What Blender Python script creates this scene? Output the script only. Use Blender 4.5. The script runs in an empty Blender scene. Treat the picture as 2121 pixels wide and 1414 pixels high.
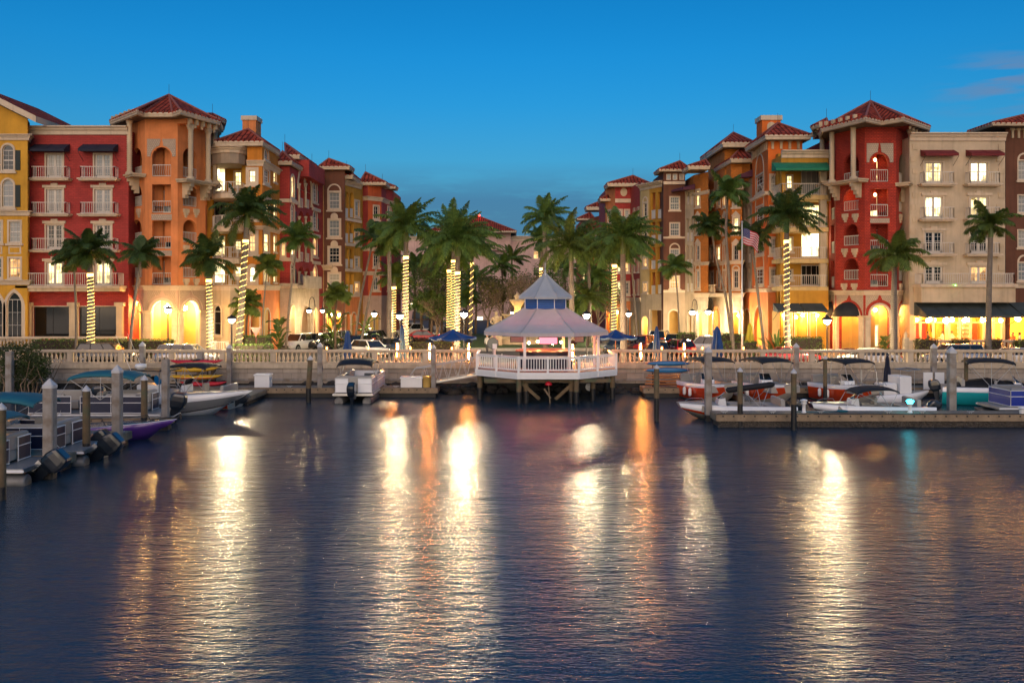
import bpy, math, random
from math import sin, cos, pi, sqrt, radians as R
from mathutils import Vector as V, Matrix
from mathutils.geometry import tessellate_polygon
S = bpy.context.scene
COL = S.collection
F, CX, HY, CH = 1885.0, 1060.5, 605.0, 7.0     # the camera: focal length in photo pixels, principal column, horizon row, height
ZS = 1.2                                        # street level above the water
rnd = random.Random(7)

def P(px, D): return V(((px - CX) * D / F, D))
def ZZ(py, D): return CH - (py - HY) * D / F
def W(px, py, D): return V(((px - CX) * D / F, D, ZZ(py, D)))
def lin(a, b, n): return [a + (b - a) * i / n for i in range(n + 1)]
def lerp(a, b, t): return a + (b - a) * t

# ------------------------------------------------------------------ materials
MATS = {}
def nd(nt, typ, **kw):
    n = nt.nodes.new(typ)
    for k, v in kw.items():
        if k.startswith('i_'):
            key = k[2:]
            key = int(key) if key.isdigit() else key.replace('_', ' ')
            n.inputs[key].default_value = v
        else:
            setattr(n, k, v)
    return n
def mixc(nt, fac, a, b, mode='MIX'):
    n = nt.nodes.new('ShaderNodeMix'); n.data_type = 'RGBA'; n.blend_type = mode
    for s, val in ((0, fac), (6, a), (7, b)):
        if isinstance(val, bpy.types.NodeSocket): nt.links.new(val, n.inputs[s])
        elif s == 0: n.inputs[0].default_value = val
        else: n.inputs[s].default_value = (*val[:3], 1)
    return n.outputs[2]
def math_(nt, op, a, b=0.0):
    n = nt.nodes.new('ShaderNodeMath'); n.operation = op
    for i, val in enumerate((a, b)):
        if isinstance(val, bpy.types.NodeSocket): nt.links.new(val, n.inputs[i])
        else: n.inputs[i].default_value = val
    return n.outputs[0]
def maprange(nt, val, a, b, c=0, d=1):
    n = nd(nt, 'ShaderNodeMapRange'); nt.links.new(val, n.inputs[0])
    for i, x in enumerate((a, b, c, d)): n.inputs[i + 1].default_value = x
    return n.outputs[0]

def M(name, col, rough=.7, metal=0.0, var=.18, vscale=.9, bump=None, streak=0.0, brick=None, tile=False,
      emis=None, leaf=False, spec=.5, coat=0.0, ribs=None, island=0.0, grime=None):
    m = bpy.data.materials.new(name); m.use_nodes = True
    nt = m.node_tree; nt.nodes.clear(); L = nt.links.new
    out = nd(nt, 'ShaderNodeOutputMaterial')
    bs = nd(nt, 'ShaderNodeBsdfPrincipled', i_Roughness=rough, i_Metallic=metal)
    bs.inputs['Specular IOR Level'].default_value = spec
    if coat: bs.inputs['Coat Weight'].default_value = coat; bs.inputs['Coat Roughness'].default_value = .08
    tc = nd(nt, 'ShaderNodeTexCoord')
    c = None; h = None
    dark = tuple(x * (1 - var) for x in col); light = tuple(min(1, x * (1 + var * .8)) for x in col)
    if var:
        nz = nd(nt, 'ShaderNodeTexNoise', i_Scale=vscale, i_Detail=5.0, i_Roughness=.62)
        L(tc.outputs['Object'], nz.inputs['Vector'])
        c = mixc(nt, maprange(nt, nz.outputs[0], .3, .7), dark, light)
    else:
        c = mixc(nt, 0, col, col)
    if brick:
        bw, bh, mort, amt = brick
        br = nd(nt, 'ShaderNodeTexBrick', i_Scale=1.0)
        br.inputs['Brick Width'].default_value = bw; br.inputs['Row Height'].default_value = bh
        br.inputs['Mortar Size'].default_value = mort; br.inputs['Mortar Smooth'].default_value = .2
        br.inputs['Bias'].default_value = 0
        br.inputs['Color1'].default_value = (1 - amt, 1 - amt, 1 - amt, 1); br.inputs['Color2'].default_value = (1, 1, 1, 1)
        br.inputs['Mortar'].default_value = (1 - amt * 1.7,) * 3 + (1,)
        L(tc.outputs['UV'], br.inputs['Vector'])
        c = mixc(nt, 1.0, c, br.outputs['Color'], 'MULTIPLY')
        h = math_(nt, 'SUBTRACT', 1.0, br.outputs['Fac'])
    if streak:
        mp = nd(nt, 'ShaderNodeMapping'); mp.inputs['Scale'].default_value = (2.2, 2.2, .16)
        L(tc.outputs['Object'], mp.inputs[0])
        n2 = nd(nt, 'ShaderNodeTexNoise', i_Scale=1.3, i_Detail=4.0); L(mp.outputs[0], n2.inputs['Vector'])
        c = mixc(nt, maprange(nt, n2.outputs[0], .5, .75, 0, streak), c, tuple(x * .45 for x in col))
    if grime:
        n3 = nd(nt, 'ShaderNodeTexNoise', i_Scale=grime[1], i_Detail=6.0); L(tc.outputs['Object'], n3.inputs['Vector'])
        c = mixc(nt, maprange(nt, n3.outputs[0], .5, .62, 0, grime[2]), c, grime[0])
    if tile:
        sp = nd(nt, 'ShaderNodeSeparateXYZ'); L(tc.outputs['UV'], sp.inputs[0])
        u = math_(nt, 'MULTIPLY', sp.outputs[0], 1 / .46); v = math_(nt, 'MULTIPLY', sp.outputs[1], 1 / .42)
        fu = math_(nt, 'FRACT', u); prof = math_(nt, 'SINE', math_(nt, 'MULTIPLY', fu, pi))
        fv = math_(nt, 'FRACT', v)
        cb = nd(nt, 'ShaderNodeCombineXYZ'); L(math_(nt, 'FLOOR', u), cb.inputs[0]); L(math_(nt, 'FLOOR', v), cb.inputs[1])
        wn = nd(nt, 'ShaderNodeTexWhiteNoise', noise_dimensions='2D'); L(cb.outputs[0], wn.inputs[0])
        c = mixc(nt, wn.outputs[0], tuple(x * .55 for x in col), tuple(min(1, x * 1.5) for x in col))
        c = mixc(nt, maprange(nt, prof, .1, .6), tuple(x * .18 for x in col), c)
        h = math_(nt, 'ADD', prof, math_(nt, 'MULTIPLY', fv, -.35))
    if ribs:
        sp = nd(nt, 'ShaderNodeSeparateXYZ'); L(tc.outputs['UV'], sp.inputs[0])
        fu = math_(nt, 'FRACT', math_(nt, 'MULTIPLY', sp.outputs[ribs[0]], 1 / ribs[1]))
        k = math_(nt, 'LESS_THAN', fu, ribs[2])
        c = mixc(nt, k, c, tuple(x * ribs[3] for x in col)); h = math_(nt, 'SUBTRACT', 1.0, k)
    if island:
        g = nd(nt, 'ShaderNodeNewGeometry')
        c = mixc(nt, math_(nt, 'MULTIPLY', g.outputs['Random Per Island'], 1.0), c, tuple(x * (1 - island) for x in col))
    L(c, bs.inputs['Base Color'])
    if h is not None or bump:
        bp = nd(nt, 'ShaderNodeBump', i_Strength=(bump[1] if bump else .5), i_Distance=(bump[2] if bump and len(bump) > 2 else .05))
        if bump:
            nb = nd(nt, 'ShaderNodeTexNoise', i_Scale=bump[0], i_Detail=4.0); L(tc.outputs['Object'], nb.inputs['Vector'])
            hh = nb.outputs[0] if h is None else math_(nt, 'ADD', h, math_(nt, 'MULTIPLY', nb.outputs[0], .5))
        else: hh = h
        L(hh, bp.inputs['Height']); L(bp.outputs[0], bs.inputs['Normal'])
    sh = bs.outputs[0]
    if emis:
        bs.inputs['Emission Color'].default_value = (*emis[0], 1); bs.inputs['Emission Strength'].default_value = emis[1]
    if leaf:
        tr = nd(nt, 'ShaderNodeBsdfTranslucent'); L(c, tr.inputs[0])
        mx = nd(nt, 'ShaderNodeMixShader', i_0=.12 if name == 'canvas_white' else .38); L(sh, mx.inputs[1]); L(tr.outputs[0], mx.inputs[2]); sh = mx.outputs[0]
    L(sh, out.inputs[0])
    MATS[name] = m
    return m

def pane_mat(name, dark, blind, lit=None, strength=0.0, hot=None):
    """window glass: a glossy pane whose room behind is dark, shaded by blinds, or lit"""
    m = bpy.data.materials.new(name); m.use_nodes = True
    nt = m.node_tree; nt.nodes.clear(); L = nt.links.new
    out = nd(nt, 'ShaderNodeOutputMaterial'); bs = nd(nt, 'ShaderNodeBsdfPrincipled', i_Roughness=.06)
    tc = nd(nt, 'ShaderNodeTexCoord'); oi = nd(nt, 'ShaderNodeObjectInfo')
    k = maprange(nt, oi.outputs['Random'], .35, .75)
    L(mixc(nt, k, dark, blind), bs.inputs['Base Color'])
    if lit:
        mp = nd(nt, 'ShaderNodeMapping'); L(tc.outputs['UV'], mp.inputs[0])
        ad = nd(nt, 'ShaderNodeCombineXYZ'); L(math_(nt, 'MULTIPLY', oi.outputs['Random'], 40.0), ad.inputs[0]); L(ad.outputs[0], mp.inputs[1])
        vo = nd(nt, 'ShaderNodeTexVoronoi', i_Scale=1.6, distance='CHEBYCHEV'); L(mp.outputs[0], vo.inputs['Vector'])
        nz = nd(nt, 'ShaderNodeTexNoise', i_Scale=.9, i_Detail=3.0); L(mp.outputs[0], nz.inputs['Vector'])
        sp = nd(nt, 'ShaderNodeSeparateColor'); L(vo.outputs['Color'], sp.inputs[0])
        t = math_(nt, 'MULTIPLY', math_(nt, 'ADD', math_(nt, 'MULTIPLY', sp.outputs[0], .55), nz.outputs[0]), .75)
        c = mixc(nt, maprange(nt, t, .3, .75), tuple(x * .12 for x in lit), hot or lit)
        L(c, bs.inputs['Emission Color'])
        bs.inputs['Emission Strength'].default_value = strength
    L(bs.outputs[0], out.inputs[0]); MATS[name] = m

def glow(name, col, strength):
    m = bpy.data.materials.new(name); m.use_nodes = True
    nt = m.node_tree; nt.nodes.clear()
    out = nd(nt, 'ShaderNodeOutputMaterial'); e = nd(nt, 'ShaderNodeEmission', i_Strength=strength)
    e.inputs[0].default_value = (*col, 1); nt.links.new(e.outputs[0], out.inputs[0]); MATS[name] = m

def stucco(name, col, streak=.25): M(name, col, .85, var=.22, vscale=.45, bump=(14, .3, .03), streak=streak * 1.5, spec=.3)
stucco('yellow', (.60, .31, .035)); stucco('orange', (.68, .23, .075)); stucco('amber', (.58, .21, .025)); stucco('pinkwall', (.62, .40, .33))
stucco('sand', (.50, .40, .27)); stucco('cream', (.56, .43, .28), .3); stucco('beige', (.55, .43, .29))
stucco('brown', (.135, .055, .032)); stucco('rose', (.30, .045, .04)); stucco('tangerine', (.66, .15, .024)); stucco('rust', (.50, .095, .03))
stucco('soffit', (.15, .10, .065)); stucco('gold', (.48, .24, .03)); stucco('butter', (.56, .40, .17)); stucco('blush', (.50, .34, .26)); stucco('taupe', (.36, .28, .20))
M('redbrick', (.44, .044, .034), .8, brick=(.42, .16, .018, .22), bump=(6, .5, .05), var=.15)
M('redrough', (.58, .050, .022), .85, brick=(.30, .14, .03, .3), bump=(5, .8, .08), var=.2)
M('amberbrick', (.60, .19, .022), .85, brick=(.42, .16, .02, .18), bump=(6, .5, .05), var=.15)
M('stone', (.54, .44, .32), .85, brick=(1.1, .5, .014, .12), bump=(9, .35, .04), var=.2, streak=.5)
M('seastone', (.40, .34, .28), .9, brick=(1.25, .42, .02, .22), bump=(7, .6, .06), var=.22, streak=.4)
M('whitetrim', (.60, .47, .33), .6, var=.08, bump=(8, .15, .02), streak=.42)
M('lattice', (.56, .42, .30), .8, brick=(.17, .17, .04, .2), var=.1, bump=(9, .3, .04))
M('tile', (.31, .052, .028), .9, tile=True, var=.2, spec=.12, bump=(3, .9, .12))
M('ridge', (.30, .085, .055), .8, var=.35, vscale=5)
M('rail', (.60, .54, .46), .5, var=.06)
M('navy', (.012, .014, .03), .8, var=.2, bump=(3, .15)); M('burgundy', (.16, .012, .014), .8, var=.2, bump=(3, .15))
M('green_cloth', (.01, .18, .09), .8, var=.15); M('purple_cloth', (.10, .03, .06), .8, var=.15)
M('slate_cloth', (.045, .06, .062), .8, var=.25, bump=(3, .15)); M('shutter', (.018, .03, .026), .6, ribs=(1, .09, .3, .4))
M('wood', (.16, .045, .02), .5, var=.3, vscale=3)
M('iron', (.015, .015, .016), .5, var=.1); M('steel', (.45, .46, .48), .3, metal=.9, var=.1)
M('white', (.80, .80, .80), .45, var=.05, streak=.08); M('cap_grey', (.52, .52, .53), .6, var=.15, vscale=3, streak=.4); M('gel', (.84, .85, .87), .22, var=.03, coat=.4); M('blackcloth', (.010, .010, .013), .75, var=.2, bump=(4, .3, .04))
M('asphalt', (.055, .053, .052), .9, var=.25, vscale=.4, bump=(30, .3, .01)); M('paver', (.30, .22, .165), .85, brick=(.4, .2, .01, .2), var=.2)
M('kerb', (.36, .34, .31), .85, var=.2, bump=(10, .3)); M('paint', (.7, .68, .62), .7, var=.2, vscale=3)
M('concrete', (.30, .275, .25), .9, var=.2, vscale=2, bump=(12, .4, .02), streak=.4, grime=((.16, .10, .05), 1.6, .5))
M('pile_wood', (.15, .105, .058), .9, var=.3, vscale=2.5, bump=(9, .6, .03), streak=.5, grime=((.075, .11, .062), 1.1, .7))
M('wetwood', (.012, .011, .010), .5, var=.3, bump=(14, .8, .04)); M('plank', (.23, .185, .14), .85, var=.3, vscale=3, streak=.3, ribs=(0, .15, .07, .4))
M('beam', (.27, .20, .13), .85, var=.3, vscale=2, streak=.3); M('barnacle', (.10, .085, .07), .95, var=.8, vscale=14, bump=(16, 1., .12))
M('rock', (.035, .03, .026), .85, var=.5, vscale=1.5, bump=(5, 1., .1))
M('bark', (.20, .165, .13), .9, var=.25, vscale=2, bump=(8, .5, .03), ribs=(1, .16, .25, .6)); M('barkbrown', (.11, .075, .05), .9, var=.3, vscale=3, bump=(8, .6, .03))
M('shaft', (.10, .15, .035), .5, var=.25, vscale=2)
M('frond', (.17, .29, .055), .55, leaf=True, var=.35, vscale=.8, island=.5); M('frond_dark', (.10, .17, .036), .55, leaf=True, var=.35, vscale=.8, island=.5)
M('frond_lit', (.19, .27, .05), .55, leaf=True, var=.35, vscale=.8, island=.5)  # frond green lightened as if lamp-lit; the light is in the colour
M('leaf', (.15, .24, .05), .6, leaf=True, var=.4, vscale=1.2, island=.55); M('leaf_olive', (.21, .20, .06), .7, leaf=True, var=.4, vscale=1., island=.5)
M('mangrove', (.075, .115, .03), .6, leaf=True, var=.45, vscale=1.4, island=.6); M('redleaf', (.16, .014, .02), .6, leaf=True, var=.4, island=.5)
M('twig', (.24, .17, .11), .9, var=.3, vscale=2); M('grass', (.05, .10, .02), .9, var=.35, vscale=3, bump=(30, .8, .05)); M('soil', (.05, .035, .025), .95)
M('teal_cloth', (.012, .12, .165), .75, var=.15, bump=(3, .2, .03)); M('blue_cloth', (.004, .055, .22), .75, var=.15, bump=(4, .3, .03)); M('yellow_cloth', (.45, .40, .03), .75, var=.15)
M('fence_navy', (.012, .018, .05), .35, var=.1); M('fence_blue', (.01, .03, .30), .3, var=.06, coat=.5)
M('vinyl', (.34, .32, .29), .5, var=.1, bump=(5, .2, .02)); M('alu', (.48, .48, .48), .38, metal=.85, var=.15, vscale=3)
M('dull_alu', (.17, .17, .17), .5, metal=.4, var=.25, vscale=3, grime=((.05, .045, .035), 2., .6)); M('outboard', (.010, .016, .026), .3, var=.1, coat=.6); M('blackplastic', (.012, .012, .013), .5, var=.1)
M('hull_red', (.75, .075, .014), .25, var=.06, coat=.6); M('hull_maroon', (.12, .008, .012), .3, var=.06, coat=.5); M('hull_cream', (.50, .44, .36), .35, var=.08)
M('hull_teal', (.012, .42, .44), .25, var=.06, coat=.6); M('hull_purple', (.10, .035, .26), .25, var=.08, coat=.6); M('hull_grey', (.21, .22, .23), .3, var=.06)
M('kayak_red', (.55, .012, .03), .4, var=.1); M('kayak_yellow', (.62, .36, .012), .4, var=.1); M('board_blue', (.015, .15, .35), .4, var=.1); M('board_rim', (.42, .16, .04), .4, var=.1)
M('bucket', (.55, .36, .10), .5, var=.1)
for n_, c_ in (('car_white', (.70, .69, .66)), ('car_black', (.012, .012, .013)), ('car_silver', (.42, .42, .43)), ('car_red', (.28, .012, .012)), ('car_grey', (.10, .11, .11)), ('car_blue', (.05, .06, .08))):
    M(n_, c_, .25, metal=(.5 if n_ in ('car_silver', 'car_grey') else 0), var=.02, coat=.8)
M('carglass', (.012, .014, .016), .05, var=0, spec=.8); M('tyre', (.012, .012, .012), .85, var=.1)
M('blue_louver', (.006, .10, .40), .5, ribs=(1, .14, .3, .45)); M('canvas_white', (.45, .47, .49), .7, var=.1, vscale=.6, bump=(2, .12, .04), leaf=True, streak=.12)
M('skin', (.42, .24, .16), .6, var=.05); M('hair', (.03, .02, .014), .7); M('cloth_orange', (.5, .12, .03), .8); M('cloth_white', (.6, .58, .54), .8); M('cloth_dark', (.03, .03, .045), .8)
M('room', (.62, .38, .11), .9, var=.15, vscale=.5); M('room_red', (.40, .02, .03), .9, var=.1); M('statue', (.55, .42, .26), .8, var=.15, vscale=3, bump=(8, .4, .03))
M('sign_red', (.12, .025, .015), .5, var=.1); M('flag_red', (.42, .025, .04), .8, var=.1); M('flag_white', (.45, .42, .43), .8, var=.06); M('flag_blue', (.03, .04, .14), .8, var=.1)
pane_mat('glass', (.012, .018, .024), (.20, .23, .24)); pane_mat('glass_blind', (.22, .24, .24), (.36, .34, .29)); pane_mat('glass_dark', (.006, .008, .009), (.02, .024, .024))
pane_mat('glass_lit', (.02, .02, .02), (.05, .05, .04), (1., .58, .14), 1.5, (1., .78, .34)); pane_mat('glass_bright', (.02, .02, .02), (.05, .05, .04), (1., .66, .19), 2.6, (1., .84, .46))
pane_mat('glass_amber', (.02, .02, .02), (.05, .05, .04), (1., .36, .07), .9, (1., .52, .18))
glow('lamp_white', (1., .78, .46), 850); glow('lamp_bar', (1., .46, .11), 80); glow('lamp_wall', (1., .72, .38), 230); glow('lamp_warm', (1., .56, .17), 420); glow('lamp_soft', (1., .52, .14), 190); glow('lamp_dim', (1., .46, .12), 110); glow('lamp_loggia', (1., .5, .16), 18); glow('neon_wash', (1., .06, .16), 60); glow('rope_light', (1., .56, .13), 6.5)
glow('flame', (1., .32, .05), 320); glow('lantern_glow', (1., .3, .05), 14); glow('neon_red', (1., .05, .12), 12); glow('screen_red', (1., .16, .2), 1.5); glow('tail_light', (1., .03, .01), 6); glow('head_light', (1., .93, .75), 40)
glow('cyan_lamp', (.02, .75, .9), 12); glow('fountain_light', (1., .66, .2), 40); glow('orange_lamp', (1., .38, .06), 90); glow('green_lamp', (.15, 1., .1), 12); glow('red_beacon', (1., .03, .02), 8)

# ------------------------------------------------------------------ mesh builder and things
ORG = {}; KIDS = {}
class MB:
    def __init__(s): s.v = []; s.f = []; s.m = []; s.sm = []
    def add(s, vs, fs, m, smooth=False):
        o = len(s.v); s.v.extend([tuple(v) for v in vs])
        for f in fs:
            s.f.append([i + o for i in f]); s.m.append(m); s.sm.append(smooth)
    def quad(s, a, b, c, d, m): s.add((a, b, c, d), ((0, 1, 2, 3),), m)
    def box(s, x0, y0, z0, x1, y1, z1, m):
        s.add([(x0, y0, z0), (x1, y0, z0), (x1, y1, z0), (x0, y1, z0), (x0, y0, z1), (x1, y0, z1), (x1, y1, z1), (x0, y1, z1)],
              [(3, 2, 1, 0), (4, 5, 6, 7), (0, 1, 5, 4), (1, 2, 6, 5), (2, 3, 7, 6), (3, 0, 4, 7)], m)
    def obox(s, c, a, b, w, m):
        c, a, b, w = V(c), V(a), V(b), V(w)
        if a.cross(b).dot(w) < 0: a = -a
        s.add([c - a - b - w, c + a - b - w, c + a + b - w, c - a + b - w, c - a - b + w, c + a - b + w, c + a + b + w, c - a + b + w],
              [(3, 2, 1, 0), (4, 5, 6, 7), (0, 1, 5, 4), (1, 2, 6, 5), (2, 3, 7, 6), (3, 0, 4, 7)], m)
    def beam(s, p, q, w, h, m):
        p, q = V(p), V(q); d = q - p; l = d.length
        if l < 1e-6: return
        d /= l; side = d.cross(V((0, 0, 1)))
        if side.length < 1e-4: side = V((1, 0, 0))
        side.normalize(); up = side.cross(d)
        s.obox((p + q) / 2, d * l / 2, side * w / 2, up * h / 2, m)
    def bar(s, p, q, r, m, n=6, r2=None, smooth=True, cap=True):
        s.tube([p, q], r, m, n, [r, r if r2 is None else r2], smooth, cap)
    def tube(s, pts, r, m, n=6, radii=None, smooth=True, cap=True, closed=False):
        pts = [V(p) for p in pts]; k = len(pts); vs = []; prev = None
        for i, p in enumerate(pts):
            if closed: d = pts[(i + 1) % k] - pts[i - 1]
            else: d = pts[min(i + 1, k - 1)] - pts[max(i - 1, 0)]
            d.normalize()
            if prev is None:
                a = d.cross(V((0, 0, 1)))
                if a.length < .02: a = d.cross(V((1, 0, 0)))
            else:
                a = prev - d * prev.dot(d)
            a.normalize(); prev = a; b = d.cross(a); rr = radii[i] if radii else r
            for j in range(n):
                t = 2 * pi * j / n; vs.append(p + (a * cos(t) + b * sin(t)) * rr)
        fs = []
        for i in range(k if closed else k - 1):
            i2 = (i + 1) % k
            for j in range(n):
                j2 = (j + 1) % n; fs.append((i * n + j, i * n + j2, i2 * n + j2, i2 * n + j))
        s.add(vs, fs, m, smooth)
        if cap and not closed:
            s.add(vs[:n], [tuple(range(n))[::-1]], m); s.add(vs[-n:], [tuple(range(n))], m)
    def lathe(s, c, prof, m, n=10, smooth=True, capb=True, capt=True, ph=0.0):
        c = V(c); vs = []
        for r, z in prof:
            for j in range(n):
                t = 2 * pi * j / n + ph; vs.append((c.x + r * cos(t), c.y + r * sin(t), c.z + z))
        fs = []
        for i in range(len(prof) - 1):
            for j in range(n):
                j2 = (j + 1) % n; fs.append((i * n + j, i * n + j2, (i + 1) * n + j2, (i + 1) * n + j))
        s.add(vs, fs, m, smooth)
        if capb and prof[0][0] > 1e-3: s.add(vs[:n], [tuple(range(n))[::-1]], m)
        if capt and prof[-1][0] > 1e-3: s.add(vs[-n:], [tuple(range(n))], m)
    def sphere(s, c, r, m, n=10, k=6, sz=1.0):
        s.lathe(c, [(max(1e-4, r * sin(pi * i / k)), -r * sz * cos(pi * i / k)) for i in range(k + 1)], m, n, True, False, False)
    def loft(s, rings, m, closed=True, caps=True, smooth=True):
        n = len(rings[0]); vs = [p for r in rings for p in r]; nn = n if closed else n - 1
        for j in range(nn):
            j2 = (j + 1) % n; mj = m[j] if isinstance(m, (list, tuple)) else m
            s.add([], [], mj)
            o = len(s.v)
        o = len(s.v); s.v.extend([tuple(v) for v in vs])
        for i in range(len(rings) - 1):
            for j in range(nn):
                j2 = (j + 1) % n
                s.f.append([o + i * n + j, o + i * n + j2, o + (i + 1) * n + j2, o + (i + 1) * n + j])
                s.m.append(m[j] if isinstance(m, (list, tuple)) else m); s.sm.append(smooth)
        if caps:
            m0 = m[0] if isinstance(m, (list, tuple)) else m
            s.add(rings[0], [tuple(range(n))[::-1]], m0); s.add(rings[-1], [tuple(range(n))], m0)
    def prism(s, poly, z0, z1, m, mtop=None, bottom=True):
        n = len(poly); area = sum(poly[i][0] * poly[(i + 1) % n][1] - poly[(i + 1) % n][0] * poly[i][1] for i in range(n))
        if area < 0: poly = poly[::-1]
        b = [(p[0], p[1], z0) for p in poly]; t = [(p[0], p[1], z1) for p in poly]
        s.add(b + t, [(i, (i + 1) % n, n + (i + 1) % n, n + i) for i in range(n)], m)
        s.add(t, [tuple(range(n))], mtop or m)
        if bottom: s.add(b, [tuple(range(n))[::-1]], m)
    def sweep(s, pts, prof, m, closed=False):
        """a moulding: profile [(outward, z)...] carried along a plan line with mitred corners; outward is to the right of travel"""
        pts = [V((p[0], p[1])) for p in pts]; k = len(pts); rings = []
        for i, p in enumerate(pts):
            ns = []
            if i > 0 or closed:
                d = (p - pts[i - 1]).normalized(); ns.append(V((d.y, -d.x)))
            if i < k - 1 or closed:
                d = (pts[(i + 1) % k] - p).normalized(); ns.append(V((d.y, -d.x)))
            nn = sum(ns, V((0, 0))); nn.normalize(); sc = 1 / max(.35, nn.dot(ns[0]))
            rings.append([(p.x + nn.x * o * sc, p.y + nn.y * o * sc, z) for o, z in prof])
        if closed: rings.append(rings[0])
        s.loft(rings, m, closed=True, caps=not closed, smooth=False)
    def build(s, name, parent=None, loc=None):
        if not s.f: return None
        me = bpy.data.meshes.new(name)
        o = ORG.get(parent.name, V((0, 0, 0))) if parent is not None else V(loc or (0, 0, 0))
        me.from_pydata([(x - o.x, y - o.y, z - o.z) for x, y, z in s.v], [], s.f)
        names = list(dict.fromkeys(s.m)); idx = {n: i for i, n in enumerate(names)}
        for n in names: me.materials.append(MATS[n])
        me.polygons.foreach_set('material_index', [idx[n] for n in s.m]); me.polygons.foreach_set('use_smooth', s.sm)
        uv = me.uv_layers.new(name='UVMap'); co = s.v; data = []
        for f in s.f:
            a = V(co[f[0]]); n = V((0, 0, 0))
            for i in range(len(f)):
                p, q = co[f[i]], co[f[(i + 1) % len(f)]]
                n.x += (p[1] - q[1]) * (p[2] + q[2]); n.y += (p[2] - q[2]) * (p[0] + q[0]); n.z += (p[0] - q[0]) * (p[1] + q[1])
            if n.length > 0: n.normalize()
            if abs(n.z) > .97: t = V((1, 0, 0)); w = V((0, 1, 0))
            else:
                t = V((-n.y, n.x, 0)).normalized(); w = n.cross(t)
            for i in f:
                p = co[i]; data.extend((p[0] * t.x + p[1] * t.y, p[0] * w.x + p[1] * w.y + p[2] * w.z))
        uv.data.foreach_set('uv', data)
        me.validate(); me.update()
        ob = bpy.data.objects.new(name, me); COL.objects.link(ob)
        if parent is not None:
            ob.parent = parent; ORG[ob.name] = o; KIDS.setdefault(parent.name, []).append(ob)
        else:
            ob.location = o; ORG[ob.name] = o
        return ob

def tag(o, label=None, cat=None, group=None, kind=None):
    if label: o['label'] = label
    if cat: o['category'] = cat
    if group: o['group'] = group
    if kind: o['kind'] = kind
    return o
def thing(name, label, cat, loc=(0, 0, 0), group=None):
    o = bpy.data.objects.new(name, None); COL.objects.link(o); o.empty_display_size = .3
    o.location = loc; ORG[o.name] = V(loc); return tag(o, label, cat, group)
def copy_tree(o, parent=None):
    c = o.copy(); COL.objects.link(c)
    if parent is not None: c.parent = parent
    for ch in KIDS.get(o.name, []): KIDS.setdefault(c.name, []).append(copy_tree(ch, c))
    return c
def dup(o, loc, rz=0.0, label=None, group=None, sc=None):
    c = copy_tree(o); c.location = loc; c.rotation_euler = (0, 0, rz)
    if sc: c.scale = sc
    if label: c['label'] = label
    if group: c['group'] = group
    return c
def struct(mb, name):
    o = mb.build(name); o['kind'] = 'structure'; return o
# ------------------------------------------------------------------ building kit
def outline(u0, z0, u1, z1, k, n=12):
    if k == 'r': return [(u0, z0), (u1, z0), (u1, z1), (u0, z1)]
    r = (u1 - u0) / 2; c = (u0 + u1) / 2; pts = [(u0, z0), (u1, z0)]
    if k == 'a':
        s = z1 - r; pts += [(c + r * cos(t), s + r * sin(t)) for t in lin(0, pi, n)]
    elif k == 'p':
        s = z1 - 1.732 * r; h = n // 2
        pts += [(u0 + 2 * r * cos(t), s + 2 * r * sin(t)) for t in lin(0, pi / 3, h)]
        pts += [(u1 - 2 * r * cos(t), s + 2 * r * sin(t)) for t in lin(pi / 3, 0, h)[1:]]
    return pts

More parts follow.
